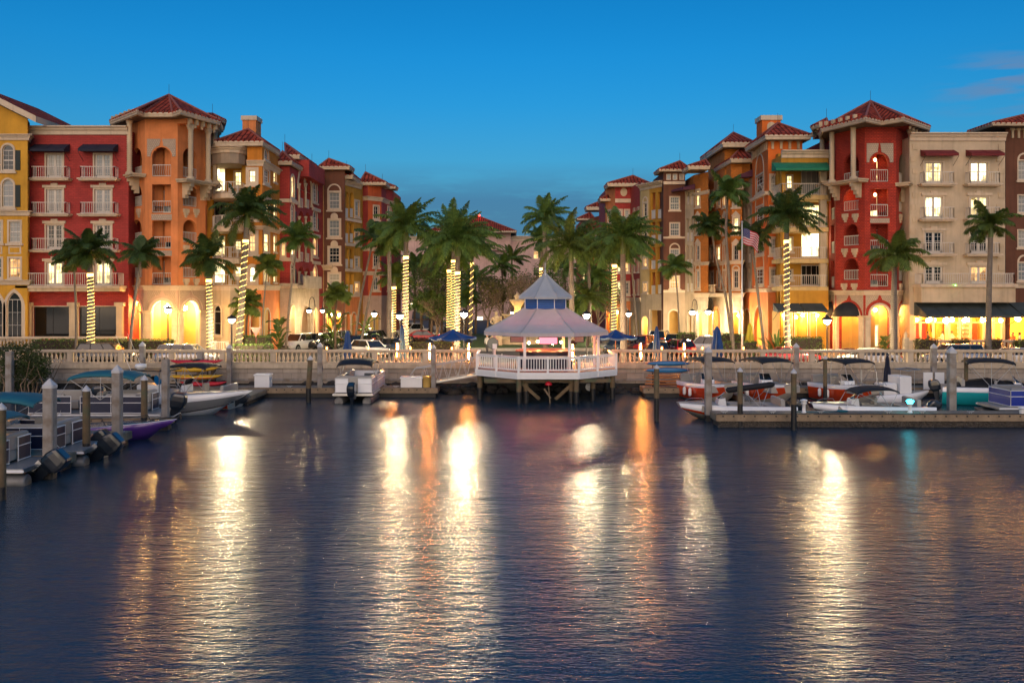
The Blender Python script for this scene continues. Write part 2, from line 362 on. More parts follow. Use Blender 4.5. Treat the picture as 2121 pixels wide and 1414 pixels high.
class Face:
    """one flat stretch of facade from plan point A (left) to B (right) as seen from the street; d is distance out of the wall"""
    def __init__(s, b, A, B, z0, z1, m, outer=None):
        s.b = b; s.A = V(A); s.B = V(B); s.t = (s.B - s.A); s.L = s.t.length; s.t.normalize(); s.n = V((s.t.y, -s.t.x))
        s.z0 = z0; s.z1 = z1; s.m = m; s.holes = []; s.outer = outer
    def u(s, px):
        k = (px - CX) / F; d = s.t
        den = d.x - k * d.y
        return (k * s.A.y - s.A.x) / den
    def D(s, u): return s.A.y + s.t.y * u
    def pt(s, u, z, d=0.0): return V((s.A.x + s.t.x * u + s.n.x * d, s.A.y + s.t.y * u + s.n.y * d, z))
    def rect(s, x0, y0, x1, y1):
        u0, u1 = s.u(x0), s.u(x1); D = s.D((u0 + u1) / 2)
        return u0, ZZ(y1, D), u1, ZZ(y0, D)
    def hole(s, o, r, m=None):
        s.holes.append(o); w = s.b.wall; k = len(o)
        for i in range(k):
            a, c = o[i], o[(i + 1) % k]
            w.quad(s.pt(*a), s.pt(*a, -r), s.pt(*c, -r), s.pt(*c), m or s.m)
    def ring(s, mb, inn, out, d0, d1, m):
        k = len(inn)
        for i in range(k):
            j = (i + 1) % k
            mb.quad(s.pt(*out[i], d1), s.pt(*out[j], d1), s.pt(*inn[j], d1), s.pt(*inn[i], d1), m)
            mb.quad(s.pt(*out[i], d0), s.pt(*out[j], d0), s.pt(*out[j], d1), s.pt(*out[i], d1), m)
            mb.quad(s.pt(*inn[j], d0), s.pt(*inn[i], d0), s.pt(*inn[i], d1), s.pt(*inn[j], d1), m)
    def slab(s, mb, u0, u1, z0, z1, d0, d1, m):
        mb.obox(s.pt((u0 + u1) / 2, (z0 + z1) / 2, (d0 + d1) / 2), V((s.t.x, s.t.y, 0)) * (u1 - u0) / 2, V((s.n.x, s.n.y, 0)) * (d1 - d0) / 2, V((0, 0, (z1 - z0) / 2)), m)
    def win(s, x0, y0, x1, y1, k='r', glass='glass', nx=2, ny=4, trim=.16, sill=True, key=False, head=False, shut=0, door=False, hood=None, name=None, uvz=None, fr='rail', depth=.14, leafs=1):
        u0, z0, u1, z1 = uvz or s.rect(x0, y0, x1, y1)
        if u1 - u0 < .12: return
        o = outline(u0, z0, u1, z1, k); s.hole(o, depth + .05)
        mb = MB(); f = min(.07, (u1 - u0) * .12)
        i2 = outline(u0 + f, z0 + f, u1 - f, z1 - f, k)
        s.ring(mb, i2, o, -depth - .04, -depth + .05, fr)
        top = z1 if k == 'r' else z1 - (u1 - u0) / 2
        mw = .028; dm0, dm1 = -depth - .01, -depth + .02
        for i in range(1, nx):
            c = lerp(u0, u1, i / nx); w_ = (.11 if door and i * 2 == nx else mw / 2 if not leafs == 2 or i * 2 != nx else .06)
            s.slab(mb, c - w_, c + w_, z0 + f, top - (f if k == 'r' else 0), dm0, dm1 + .012, fr)
        for j in range(1, ny):
            c = lerp(z0, top, j / ny); w_ = (.05 if (ny == 4 and j == 2 and not door) else mw / 2)
            s.slab(mb, u0 + f, u1 - f, c - w_, c + w_, dm0, dm1, fr)
        if door:
            s.slab(mb, u0 + f, u1 - f, z0, z0 + .28, -depth - .02, -depth + .03, fr)
            for c in (u0 + f + .05, u1 - f - .05): s.slab(mb, c - .05, c + .05, z0, z1 - f, -depth - .02, -depth + .03, fr)
        if k != 'r': s.slab(mb, u0 + f, u1 - f, top - .03, top + .03, dm0, dm1, fr)
        if trim:
            t0 = outline(u0 - trim, z0 - (0 if door else trim), u1 + trim, z1 + trim, k)
            s.ring(mb, o, t0, -.02, .055, 'whitetrim')
        if sill and not door: s.slab(mb, u0 - trim - .12, u1 + trim + .12, z0 - trim - .16, z0 - trim + .02, -.02, .17, 'whitetrim')
        if head:
            s.slab(mb, u0 - trim - .16, u1 + trim + .16, z1 + trim - .01, z1 + trim + .22, -.02, .16, 'whitetrim')
            s.slab(mb, (u0 + u1) / 2 - .3, (u0 + u1) / 2 + .3, z1 + trim + .2, z1 + trim + .4, -.02, .12, 'whitetrim')
        if key == 'round':
            c = (u0 + u1) / 2; q = outline(c - .42, z1 + trim - .1, c + .42, z1 + trim + .62, 'a', 10)
            mid = [(c, z1 + trim + .2)] * len(q); s.ring(mb, mid, q, -.02, .10, 'whitetrim')
        elif key == 'tri':
            s.ring(mb, [((u0 + u1) / 2, z1 + trim + .1)] * 3, [(u0 - trim - .1, z1 + trim), (u1 + trim + .1, z1 + trim), ((u0 + u1) / 2, z1 + trim + .55)], -.02, .1, 'whitetrim')
        elif key == 'arch':
            rr = (u1 - u0) / 2 + trim; c = (u0 + u1) / 2; zz = z1 + trim
            a = [(c + rr * cos(t), zz + rr * sin(t)) for t in lin(0, pi, 12)]; bb = [(c + (rr - .16) * cos(t), zz + (rr - .16) * sin(t)) for t in lin(0, pi, 12)]
            for i in range(12):
                mb.quad(s.pt(*a[i], .07), s.pt(*a[i + 1], .07), s.pt(*bb[i + 1], .07), s.pt(*bb[i], .07), 'whitetrim')
                mb.quad(s.pt(*a[i], -.02), s.pt(*a[i + 1], -.02), s.pt(*a[i + 1], .07), s.pt(*a[i], .07), 'whitetrim')
                mb.quad(s.pt(*bb[i], .07), s.pt(*bb[i + 1], .07), s.pt(*bb[i + 1], -.02), s.pt(*bb[i], -.02), 'whitetrim')
        ob = mb.build(name or ('double_door' if door else 'window'), s.b.root)
        pm = MB(); pm.add([s.pt(a, b_, -depth) for a, b_ in i2], [tuple(range(len(i2)))], glass); pm.build('pane', ob)
        for sd in ((-1, 1) if shut == 2 else (shut,) if shut else ()):
            sm = MB(); c0 = (u0 - trim - .03 - .42) if sd < 0 else (u1 + trim + .03)
            s.slab(sm, c0, c0 + .42, z0 - .03, top, .005, .06, 'shutter'); sm.build('shutter', s.b.root)
        return ob
    def rail(s, u0, u1, z, h=1.0, d=.0, parent=None, sides=0.0, sp=.19, solid=None, wavy=False):
        mb = MB()
        runs = [((u0, d), (u1, d))]
        if sides: runs += [((u0, d - sides), (u0, d)), ((u1, d - sides), (u1, d))]
        for (ua, da), (ub, db) in runs:
            a0, b0 = s.pt(ua, z + .08, da), s.pt(ub, z + .08, db); a1, b1 = s.pt(ua, z + h, da), s.pt(ub, z + h, db)
            mb.beam(a0, b0, .045, .05, 'rail'); mb.beam(a1, b1, .07, .06, 'rail')
            ln = (b0 - a0).length; k = max(1, int(ln / sp))
            if solid:
                mb.beam((a0 + a1) / 2, (b0 + b1) / 2, .03, h - .12, solid)
            else:
                for i in range(k + 1):
                    p = a0.lerp(b0, i / k); q = a1.lerp(b1, i / k); w_ = .045 if i in (0, k) else .028
                    if wavy and 0 < i < k:
                        nn = V((s.n.x, s.n.y, 0)); mb.tube([p, p.lerp(q, .3) + nn * .13, p.lerp(q, .65) + nn * .02, q], .016, 'rail', 4, cap=False)
                    else: mb.beam(p, q, w_, w_, 'rail')
        return mb.build('railing', parent or s.b.root)
    def balcony(s, x0, ytop, x1, out=.75, h=1.0, thick=.22, uvz=None, mat='whitetrim'):
        u0, u1 = s.u(x0), s.u(x1); z = ZZ(ytop, s.D((u0 + u1) / 2))
        mb = MB(); s.slab(mb, u0, u1, z - thick * .5, z, -.05, out, mat); s.slab(mb, u0 + .1, u1 - .1, z - thick, z - thick * .5, -.05, out - .1, mat)
        ob = mb.build('balcony', s.b.root)
        s.rail(u0 + .28, u1 - .28, z, h, out - .12, ob, sides=out - .14)
        return ob
    def awning(s, x0, y0, x1, y1, out=1.0, m='navy', skew=0):
        u0, z0, u1, z1 = s.rect(x0, y0, x1, y1); mb = MB()
        a, b_ = s.pt(u0, z1, .03), s.pt(u1, z1, .03); c, d = s.pt(u1, z0 + .2, out), s.pt(u0, z0 + .2, out)
        c2, d2 = s.pt(u1, z0, out), s.pt(u0, z0, out)
        mb.quad(d, c, b_, a, m); mb.quad(d2, c2, c, d, m)
        e, f = s.pt(u0, z0 + .1, .03), s.pt(u1, z0 + .1, .03)
        mb.add([a, e, d2, d], [(0, 1, 2, 3)], m); mb.add([b_, f, c2, c], [(3, 2, 1, 0)], m)
        mb.quad(e, f, c2, d2, m)
        for q, p in ((d2, u0), (c2, u1)): mb.bar(q, s.pt(p, z0 - .75, .03), .02, 'iron', 5)
        n = max(2, int((u1 - u0) / 1.3))
        for i in range(n + 1):
            w_ = lerp(u0, u1, i / n); mb.bar(s.pt(w_, z1 + .015, .03), s.pt(w_, z0 + .215, out), .015, m, 4)
        return mb.build('awning', s.b.root)
    def niche(s, x0, y0, x1, y1, k='r', depth=1.5, m=None, back=None, rail=None, lamp=None, solid=None, uvz=None, trim=0, wide=.3, wavy=False, floor='paver', mats=None):
        """a recessed loggia or arcade bay with real depth"""
        u0, z0, u1, z1 = uvz or s.rect(x0, y0, x1, y1); m = m or s.m
        if u1 - u0 < .15: return
        o = outline(u0, z0, u1, z1, k, 16); s.hole(o, .32)
        w = s.b.wall; a0, a1, zt = u0 - wide, u1 + wide, z1 + .12; d0, d1 = -.32, -.32 - depth
        for q, mm in (((s.pt(a0, z0, d0), s.pt(a0, z0, d1), s.pt(a0, zt, d1), s.pt(a0, zt, d0)), m), ((s.pt(a1, z0, d1), s.pt(a1, z0, d0), s.pt(a1, zt, d0), s.pt(a1, zt, d1)), m),
                      ((s.pt(a0, z0, d1), s.pt(a1, z0, d1), s.pt(a1, zt, d1), s.pt(a0, zt, d1)), mats or m), ((s.pt(a0, zt, d0), s.pt(a0, zt, d1), s.pt(a1, zt, d1), s.pt(a1, zt, d0)), m),
                      ((s.pt(a0, z0, d0), s.pt(a1, z0, d0), s.pt(a1, z0, d1), s.pt(a0, z0, d1)), floor)):
            w.quad(*q, mm)
        # the inner side of the front wall
        if back:
            c = (u0 + u1) / 2 + (back[1] if len(back) > 1 else 0) * (u1 - u0); hw = min(.55, (u1 - u0) * .38)
            g = MB(); oo = outline(c - hw, z0 + .02, c + hw, min(z0 + 2.2, z1 - .2), 'r'); ii = outline(c - hw + .1, z0 + .25, c + hw - .1, min(z0 + 2.1, z1 - .3), 'r')
            s.ring(g, ii, oo, d1, d1 + .07, 'rail'); s.slab(g, c - .03, c + .03, ii[0][1], ii[2][1], d1 + .01, d1 + .05, 'rail')
            ob = g.build('door', s.b.root)
            p = MB(); p.quad(*[s.pt(a, b_, d1 + .03) for a, b_ in ii], back[0]); p.build('pane', ob)
        if rail: s.rail(u0 + .03, u1 - .03, z0, rail, -.1, None, solid=solid, wavy=wavy)
        if trim:
            t0 = outline(u0 - trim, z0, u1 + trim, z1 + trim, k, 16); mb = MB(); s.ring(mb, o, t0, -.02, .07, 'whitetrim'); mb.build('arch_surround', s.b.root)
        if lamp:
            g = MB(); c = s.pt((u0 + u1) / 2, zt - .55, -.3 - depth * .5)
            g.sphere(c, .16 if lamp != 'lamp_warm' else .14, lamp, 10, 6); g.bar(c + V((0, 0, .15)), V((c.x, c.y, zt)), .02, 'iron', 5); g.build('ceiling_lamp', s.b.root)
    def panel(s, x0, y0, x1, y1, m='lattice', d=.05, cut=None, uvz=None):
        u0, z0, u1, z1 = uvz or s.rect(x0, y0, x1, y1)
        if cut:      # spandrel panel over an arch: centre u, spring z, radius
            c, zs, r = cut; n = 16; mb = MB()
            for a_, b_ in ((0, pi / 2), (pi / 2, pi)):
                arc = [(c + r * cos(t), zs + r * sin(t)) for t in lin(a_, b_, n // 2)]
                g = .07
                if a_ == 0: pts = [(u1, zs)] + [(u1, z1), (c + g, z1)] + [p for p in arc[::-1] if p[0] > c + g]
                else: pts = [(c - g, z1), (u0, z1), (u0, zs)] + [p for p in arc[::-1] if p[0] < c - g]
                tri = tessellate_polygon([[V((p[0], p[1], 0)) for p in pts]])
                mb.add([s.pt(*p, d) for p in pts], [tuple(t) for t in tri], m)
                for i in range(len(pts)):
                    p, q = pts[i], pts[(i + 1) % len(pts)]; mb.quad(s.pt(*p, 0), s.pt(*q, 0), s.pt(*q, d), s.pt(*p, d), 'whitetrim')
        else: mb = MB(); s.slab(mb, u0, u1, z0, z1, -.02, d, m)
        mb.build('lattice_panel' if m == 'lattice' else 'wall_panel', s.b.root)
    def band(s, z0, z1, d=.12, m='whitetrim', u0=None, u1=None):
        mb = MB(); s.slab(mb, 0 if u0 is None else u0, s.L if u1 is None else u1, z0, z1, -.02, d, m); mb.build('string_course', s.b.root)
    def done(s):
        o = s.outer or [(0, s.z0), (s.L, s.z0), (s.L, s.z1), (0, s.z1)]
        loops = [[V((a, b_, 0)) for a, b_ in o]]
        e = .004
        for h in s.holes:
            loops.append([V((min(max(a, e), s.L - e), min(max(b_, s.z0 + e), 1e9), 0)) for a, b_ in h])
        flat = [p for l in loops for p in l]
        tris = tessellate_polygon(loops); fs = []
        for t in tris:
            a, b_, c = (flat[i] for i in t)
            fs.append(tuple(t) if (b_ - a).cross(c - a).z > 0 else tuple(t)[::-1])
        s.b.wall.add([s.pt(p.x, p.y) for p in flat], fs, s.m)

class Bld:
    def __init__(s, name, label, loc, cat='building', group=None):
        s.root = thing(name, label, cat, loc, group); s.wall = MB(); s.trim = MB(); s.faces = []
    def face(s, a, b, z0, z1, m, outer=None):
        f = Face(s, P(*a) if not isinstance(a, V) else a, P(*b) if not isinstance(b, V) else b, z0, z1, m, outer); s.faces.append(f); return f
    def body(s, back, z1, m, z0=ZS, mroof='concrete'):
        """close the block behind its facade: side and rear walls and a flat roof"""
        pts = [s.faces[0].A] + [f.B for f in s.faces]
        l, r = pts[0], pts[-1]; bl, br = V((l.x, l.y + back)), V((r.x, r.y + back)); w = s.wall
        for a, b in ((r, br), (br, bl), (bl, l)):
            w.quad((a.x, a.y, z0), (b.x, b.y, z0), (b.x, b.y, z1), (a.x, a.y, z1), m)
        top = [(p.x, p.y, z1 - .05) for p in pts + [br, bl]]
        tri = tessellate_polygon([[V(p) for p in top]]); w.add(top, [tuple(t) for t in tri], mroof)
    def cornice(s, pts, prof, m='whitetrim', closed=False):
        mb = MB(); mb.sweep([P(*p) if not isinstance(p, V) else p for p in pts], prof, m, closed); mb.build('cornice', s.root)
    def done(s):
        for f in s.faces: f.done()
        s.wall.build('wall', s.root); s.trim.build('moulding', s.root)
        return s.root

def crown(z, h=.6, out=.5):      # a stepped cornice whose top is at z
    return [(-.05, z - h), (.12, z - h), (.16, z - h * .62), (out * .6, z - h * .40), (out * .62, z - h * .25), (out, z - h * .15), (out, z), (-.05, z)]
def flatband(z, h=.25, out=.12): return [(-.05, z - h), (out * .7, z - h), (out, z - h * .6), (out, z), (-.05, z)]

def hiproof(b, eave, z, apex, zap, thick=.45, parts=None, name='roof', soff=None):
    """tiled hip roof: eave = plan polygon (counter-clockwise), apex = list of ridge points; each eave edge slopes to its nearest ridge point(s)"""
    n = len(eave); area = sum(eave[i].x * eave[(i + 1) % n].y - eave[(i + 1) % n].x * eave[i].y for i in range(n))
    if area < 0: eave = eave[::-1]
    mb = MB(); ap = [V((a.x, a.y, zap)) for a in apex]
    near = [min(range(len(ap)), key=lambda k: (ap[k].xy - e).length) for e in eave]
    ez = z + thick; z = z + thick * .25; thick *= .75
    for i in range(n):
        j = (i + 1) % n; e0, e1 = V((*eave[i], ez)), V((*eave[j], ez)); a0, a1 = ap[near[i]], ap[near[j]]
        if near[i] == near[j]: mb.add([e0, e1, a0], [(0, 1, 2)], 'tile')
        else: mb.add([e0, e1, a1, a0], [(0, 1, 2, 3)], 'tile')
        mb.tube([e0 + V((0, 0, .03)), a0 + V((0, 0, .03))], .11, 'ridge', 6)
        # rounded tile ends along the eave
        k = int((e1 - e0).length / .46)
        for q in range(k):
            p = e0.lerp(e1, (q + .5) / max(1, k)); dirn = ((a0 + a1) / 2 - p).normalized()
            mb.tube([p - dirn * .09, p + dirn * .3], .13, 'tile', 6)
    if len(ap) > 1:
        for k in range(len(ap) - 1): mb.tube([ap[k] + V((0, 0, .03)), ap[k + 1] + V((0, 0, .03))], .12, 'ridge', 6)
    ob = mb.build(name, b.root)
    fm = MB()
    pts = [V((e.x, e.y)) for e in eave]
    fm.sweep(pts, [(-.2, z + .02), (-.06, z), (0.0, z + .08), (.0, z + thick * .55), (.07, z + thick * .6), (.07, z + thick - .01), (-.2, z + thick - .02)], 'whitetrim', True)
    tri = tessellate_polygon([[V((e.x, e.y, 0)) for e in eave]]); fm.add([(e.x, e.y, z + .03) for e in eave], [tuple(t) for t in tri], 'soffit')
    fm.build('fascia', ob)
    rm = MB(); rm.bar(ap[0], ap[0] + V((0, 0, 1.0)), .018, 'iron', 5); rm.build('lightning_rod', ob)
    return ob
def boxpoly(x0, y0, x1, y1): return [V((x0, y0)), V((x1, y0)), V((x1, y1)), V((x0, y1))]
def hip_px(b, xl, xr, ytop_eave, ye, D, depth, apx, apy, thick=.45, ridge=0.0, side=0.0):
    """hip roof over a box: eave from photo column xl to xr at distance D, fascia bottom at row ye, apex at (apx, apy) halfway back"""
    D += .45; depth -= .45
    if side:      # one end of the given span is the far corner of the side that faces the plaza
        depth = side; k = (D + side) / D
        if (xl + xr) / 2 > CX: xl = CX + (xl - CX) * k
        else: xr = CX + (xr - CX) * k
    a, c = P(xl, D), P(xr, D); z = ZZ(ye, D); Dm = D + depth / 2
    ap = P(apx, Dm); zap = ZZ(apy, Dm)
    pts = boxpoly(a.x, D, c.x, D + depth)
    apx_ = [V((ap.x, Dm))] if not ridge else [V((ap.x, Dm - ridge / 2)), V((ap.x, Dm + ridge / 2))]
    return hiproof(b, pts, z, apx_, zap, ZZ(ytop_eave, D) - z)

def tilt_tower(b, pts, z0, z1, m):
    return [b.face(pts[i], pts[i + 1], z0, z1, m) for i in range(len(pts) - 1)]
# ------------------------------------------------------------------ buildings, left of the plaza
def poly(b, pts, storeys):
    """facade runs through plan points (photo column, distance); storeys = [(z0, z1, material)]; returns faces[storey][segment]"""
    pp = [P(*p) for p in pts]; b.pts = pp; out = []
    for z0, z1, m in storeys: out.append([b.face(pp[i], pp[i + 1], z0, z1, m) for i in range(len(pp) - 1)])
    b.faces0 = out[0]
    return out
def body(b, back, z1, m, side=0.0):
    pts = b.pts; l, r = pts[0], pts[-1]; bl, br = V((l.x - side, l.y + back)), V((r.x + side, r.y + back)); w = b.wall
    for a, c in ((r, br), (br, bl), (bl, l)): w.quad((a.x, a.y, ZS - .2), (c.x, c.y, ZS - .2), (c.x, c.y, z1), (a.x, a.y, z1), m)
    top = [V((p.x, p.y, z1 - .03)) for p in pts + [br, bl]]
    w.add(top, [tuple(t) for t in tessellate_polygon([top])], 'concrete')
def rope_column(mb, p, z0, z1, r=.24):
    prof = [(r * 1.5, 0), (r * 1.5, .18), (r * 1.15, .28)]; h = z1 - z0; n = int((h - .8) / .2)
    for i in range(n):
        z = .3 + (h - .8) * i / n; prof += [(r * .86, z), (r * 1.04, z + (h - .8) / n * .5)]
    prof += [(r * .9, h - .48), (r * 1.25, h - .36), (r * 1.25, h - .28), (r * 1.6, h - .1), (r * 1.6, h)]
    mb.lathe((p.x, p.y, z0), prof, 'cream', 12)
def corbel(f, mb, u, z, w=.45):
    for i, (dz, d) in enumerate(((.35, 1.0), (.7, .82), (1.05, .58), (1.35, .34))):
        f.slab(mb, u - w / 2 + .01 * i, u + w / 2 - .01 * i, z - dz, z - dz + .37, -.02, d, 'cream')
def crest(f, px, py):
    u = f.u(px); z = ZZ(py, f.D(u)); mb = MB()
    f.slab(mb, u - .32, u + .32, z + .02, z + .36, -.02, .2, 'cream'); f.slab(mb, u - .22, u + .22, z - .2, z + .04, -.02, .16, 'cream'); f.slab(mb, u - .11, u + .11, z - .42, z - .18, -.02, .12, 'cream'); mb.build('crest', f.b.root)

# yellow gabled block at the far left
b = Bld('yellow_townhouse', 'ochre yellow townhouse with a white edged gable and arched shuttered windows', P(20, 80).to_3d(), 'building')
D = 80.0; zc = ZZ(590, D); zg = ZZ(280, D)
fs = poly(b, [(-70, D), (57, D), (62, D + 2)], [(ZS, zc, 'yellow'), (zc, zg, 'yellow')]); lo, up = fs[0][0], fs[1][0]
L0 = up.L
zr = lambda u: 24.9 - .5 * (u)          # gable underside
b.face(b.pts[0], b.pts[1], zg, 30, 'yellow', [(0, zg), (L0, zg), (L0, zr(L0)), (0, zr(0))])
b.face(b.pts[1], b.pts[2], zg, zr(L0), 'yellow')
b.cornice([(-70, D), (57, D), (62, D + 2)], crown(ZZ(279, D), .5, .4)); b.cornice([(-70, D), (57, D), (62, D + 2)], crown(ZZ(437, D), .42, .35)); b.cornice([(-70, D), (57, D), (62, D + 2)], crown(ZZ(580, D), .42, .35))
for x in (5, -42):
    up.win(x, 300, x + 23, 352, 'a', shut=2, glass='glass'); up.win(x, 372, x + 23, 428, 'a', shut=2, glass='glass_blind')
for x in (19, -20):
    up.win(x, 459, x + 23, 501, nx=3, glass='glass_blind'); up.win(x, 535, x + 23, 575, nx=3, glass='glass_amber' if x > 0 else 'glass')
    up.panel(x - 1, 510, x + 25, 526, 'whitetrim', .05); up.panel(x + 2, 513, x + 22, 523, 'yellow', .07)
lo.win(14, 605, 45, 700, 'p', nx=3, ny=3, glass='glass_dark', trim=.3, sill=False); lo.win(-28, 605, 5, 700, 'p', nx=3, ny=3, glass='glass_dark', trim=.3, sill=False)
body(b, 12, zg, 'yellow')
rm = MB(); a = b.pts[1]; x1 = a.x + 1.15
for (xa, xb, sg) in ((-47.9, x1, 1), (-47.9, -47.9 - (x1 + 47.9), -1)):
    za, zb = 25.55, 25.55 - .5 * (x1 + 47.9)
    p = [V((xa, D - .8, za)), V((xb, D - .8, zb)), V((xb, D + 12, zb)), V((xa, D + 12, za))]
    if sg < 0: p = p[::-1]
    rm.add(p, [(0, 1, 2, 3)], 'tile'); q = [v - V((0, 0, .55)) for v in p]; rm.add(q, [(3, 2, 1, 0)], 'whitetrim')
    for i in range(4): rm.quad(q[i], q[(i + 1) % 4], p[(i + 1) % 4], p[i], 'whitetrim')
ro = rm.build('roof', b.root); b.done()

# red brick townhouse
b = Bld('brick_townhouse', 'red painted brick townhouse with white balconies and two navy awnings', P(163, 81.5).to_3d())
D = 81.5; zc = ZZ(597, D); zt = ZZ(270, D)
fs = poly(b, [(61, D), (266, D)], [(ZS, zc, 'redbrick'), (zc, zt, 'redbrick')]); lo, up = fs[0][0], fs[1][0]
b.cornice([(60, D), (266, D)], crown(ZZ(262, D), .75, .5))
for x, gl in ((113, ('glass_blind', 'glass_blind', 'glass_dark', 'glass_lit')), (213, ('glass_blind', 'glass_blind', 'glass_dark', 'glass_lit'))):
    for r, (yt, ys) in enumerate(((320, 369.5), (392, 443), (466, 517), (544, 592))):
        up.win(x - 17, yt, x + 17, ys, nx=4, ny=5, glass=gl[r], door=True, head=r > 0, trim=.14)
        if r < 3: up.balcony(x - 45, ys + 1, x + 38, .85)
    up.awning(x - 40, 299, x + 32, 317, 1.1, 'navy')
u0, u1 = up.u(50), up.u(263); z = ZZ(592, D); mb = MB(); up.slab(mb, u0, u1, z - .2, z, -.05, 1.5, 'whitetrim'); up.slab(mb, u0 + .1, u1 - .1, z - .5, z - .2, -.05, 1.3, 'cream')
ob = mb.build('balcony', b.root); up.rail(u0 + .25, u1 - .25, z, 1.1, 1.35, ob, sides=1.2)
# small cafe table and chairs on the long balcony belong to the flat behind
for x0, x1 in ((70, 147), (164, 244)): lo.win(x0, 635, x1, 697, nx=2, ny=1, glass='glass_dark', trim=.08, sill=False, fr='iron')
for x0, x1 in ((52, 66), (147, 162), (244, 257)):
    u0, u1 = lo.u(x0), lo.u(x1); k = MB(); lo.slab(k, u0, u1, ZS, ZZ(634, D), -.02, .35, 'cream'); lo.slab(k, u0 - .15, u1 + .15, ZZ(634, D), ZZ(626, D), -.02, .45, 'cream'); k.build('pilaster', b.root)
body(b, 12, zt, 'redbrick'); b.done()

# orange corner tower
def corner_tower(b, pts, ywing, fronts, mwall, zt, zc, iw1, iw2, ledge, wallm2):
    pass
b = Bld('orange_tower', 'orange stucco corner tower with rope columns and arched loggias under a tiled roof', P(340, 84).to_3d(), 'tower')
pts = [(265, 84.0), (300, 81), (368, 81), (425, 84.3), (433, 88)]
zc = ZZ(597, 81); zt = ZZ(244, 81)
fs = poly(b, pts, [(ZS, zc, 'blush'), (zc, zt, 'orange')]); g, t = fs
fl = lambda y: ZZ(y, 81)
def tower_openings(f, x0, x1, kinds, rows, rails, lamp=None, doors='glass', solid=None, wavy=False, lits={}):
    for r, (k, (yt, yb)) in enumerate(zip(kinds, rows)):
        f.niche(x0, yt, x1, yb, k, 1.5, None, (doors if r not in lits else lits[r], .12 - .1 * (r % 2)), rails, lamp if r in lits else None, wavy=wavy)
tower_openings(t[1], 315, 354, 'arrr', ((305, 366), (382, 441), (457, 515), (531, 590)), 1.05, wavy=True, lits={})
tower_openings(t[0], 273, 294, 'aaaa', ((307, 367), (382, 428), (455, 503), (530, 575)), .9)
tower_openings(t[2], 379, 408, 'aaaa', ((307, 369), (382, 428), (455, 502), (530, 575)), .9)
f = t[1]; uc = f.u(334.5); rr = f.u(354) - f.u(334.5)
f.panel(305, 288, 364, 322, cut=(uc, ZZ(305, 81) - rr, rr + .13)); f.panel(314, 444, 356, 456); f.panel(314, 519, 356, 530)
for x, y in ((275, 441), (289, 441), (275, 516), (289, 516), (275, 585), (289, 585)): crest(t[0], x, y)
for x, y in ((384, 441), (405, 441), (384, 516), (405, 516), (384, 585), (405, 585)): crest(t[2], x, y)
b.cornice(pts, crown(ZZ(591, 81), .45, .35))
def wing(f, ua, ub, cols, yl, ye, yt):
    zl = ZZ(yl, f.D(0)); ze = ZZ(ye, f.D(0)); ztp = ZZ(yt, f.D(0)); m = MB()
    f.slab(m, ua, ub, zl - .14, zl, -.02, 1.25, 'cream'); f.slab(m, ua + .1, ub - .1, zl - .3, zl - .14, -.02, 1.12, 'cream')
    f.slab(m, ua + .15, ub - .15, ze, ztp, -.02, 1.08, f.m)
    n = 5
    for i in range(n):
        u = lerp(ua + .4, ub - .4, i / (n - 1)); f.slab(m, u - .12, u + .12, ztp - .55, ztp - .05, 1.07, 1.4, 'cream'); f.slab(m, u - .1, u + .1, ztp - .8, ztp - .54, 1.07, 1.22, 'cream')
    o = m.build('wing_ledge', b.root)
    for u in cols:
        c = MB(); rope_column(c, f.pt(u, 0, .78), zl, ze); c.build('column', b.root); k = MB(); corbel(f, k, u, zl - .28); k.build('corbel', b.root)
wing(t[0], -.65, t[0].L + .25, (t[0].u(258) + .1, t[0].u(287) - .05), 369, 256, 243)
wing(t[2], -.25, t[2].L + .3, (t[2].u(379) + .1, t[2].u(419) - .1), 371, 257, 245)
wing(t[3], .1, 3.2, (1.2,), 376, 262, 250)
# ground arcade
for f, x0, x1, pl, pr in ((g[0], 274, 294, 266, 299), (g[1], 315, 356, 305, 364), (g[2], 379, 411, 371, 423)):
    D = f.D(f.L / 2); f.niche(x0, 623, x1, 718, 'a', 1.3, 'room', None, None, None, trim=.28, wide=.25, mats='room')
    uc = f.u((x0 + x1) / 2); rr = (f.u(x1) - f.u(x0)) / 2; f.panel(pl, 602, pr, 636, cut=(uc, ZZ(623, D) - rr, rr + .55))
    for x in (x0, x1):
        u = f.u(x); s_ = -1 if x == x0 else 1; ua, ub = sorted((u + s_ * .06, u + s_ * .95)); ua = max(ua, .02); ub = min(ub, f.L - .02)
        k = MB(); f.slab(k, ua, ub, ZS, ZZ(647, D), -.02, .16, 'stone'); f.slab(k, ua - .08, ub + .08, ZZ(647, D), ZZ(643, D), -.02, .26, 'cream'); k.build('pilaster', b.root)
    lm = MB(); c = f.pt(f.u((x0 + x1) / 2) + .1, ZZ(638, D), -.75); lm.sphere(c, .2, 'lamp_warm', 10, 6); lm.bar(c + V((0, 0, .2)), c + V((0, 0, 1.0)), .02, 'iron', 5); lm.build('pendant_lamp', b.root)
ev = [P(228, 83.6), P(284, 78.6), P(298, 79.8), P(357, 79.8), P(373, 78.6), P(456, 83.8), P(452, 92), P(240, 92)]
hiproof(b, ev, ZZ(246, 79.8), [V((P(350, 85.5).x, 85.5))], ZZ(197, 85.5), .55)
ev = [P(431, 84.8), P(467, 88), P(462, 93), P(430, 93)]; hiproof(b, ev, ZZ(259, 88), [V((P(440, 91).x, 91))], ZZ(236, 91), .45)
body(b, 9, zt, 'orange'); b.done()

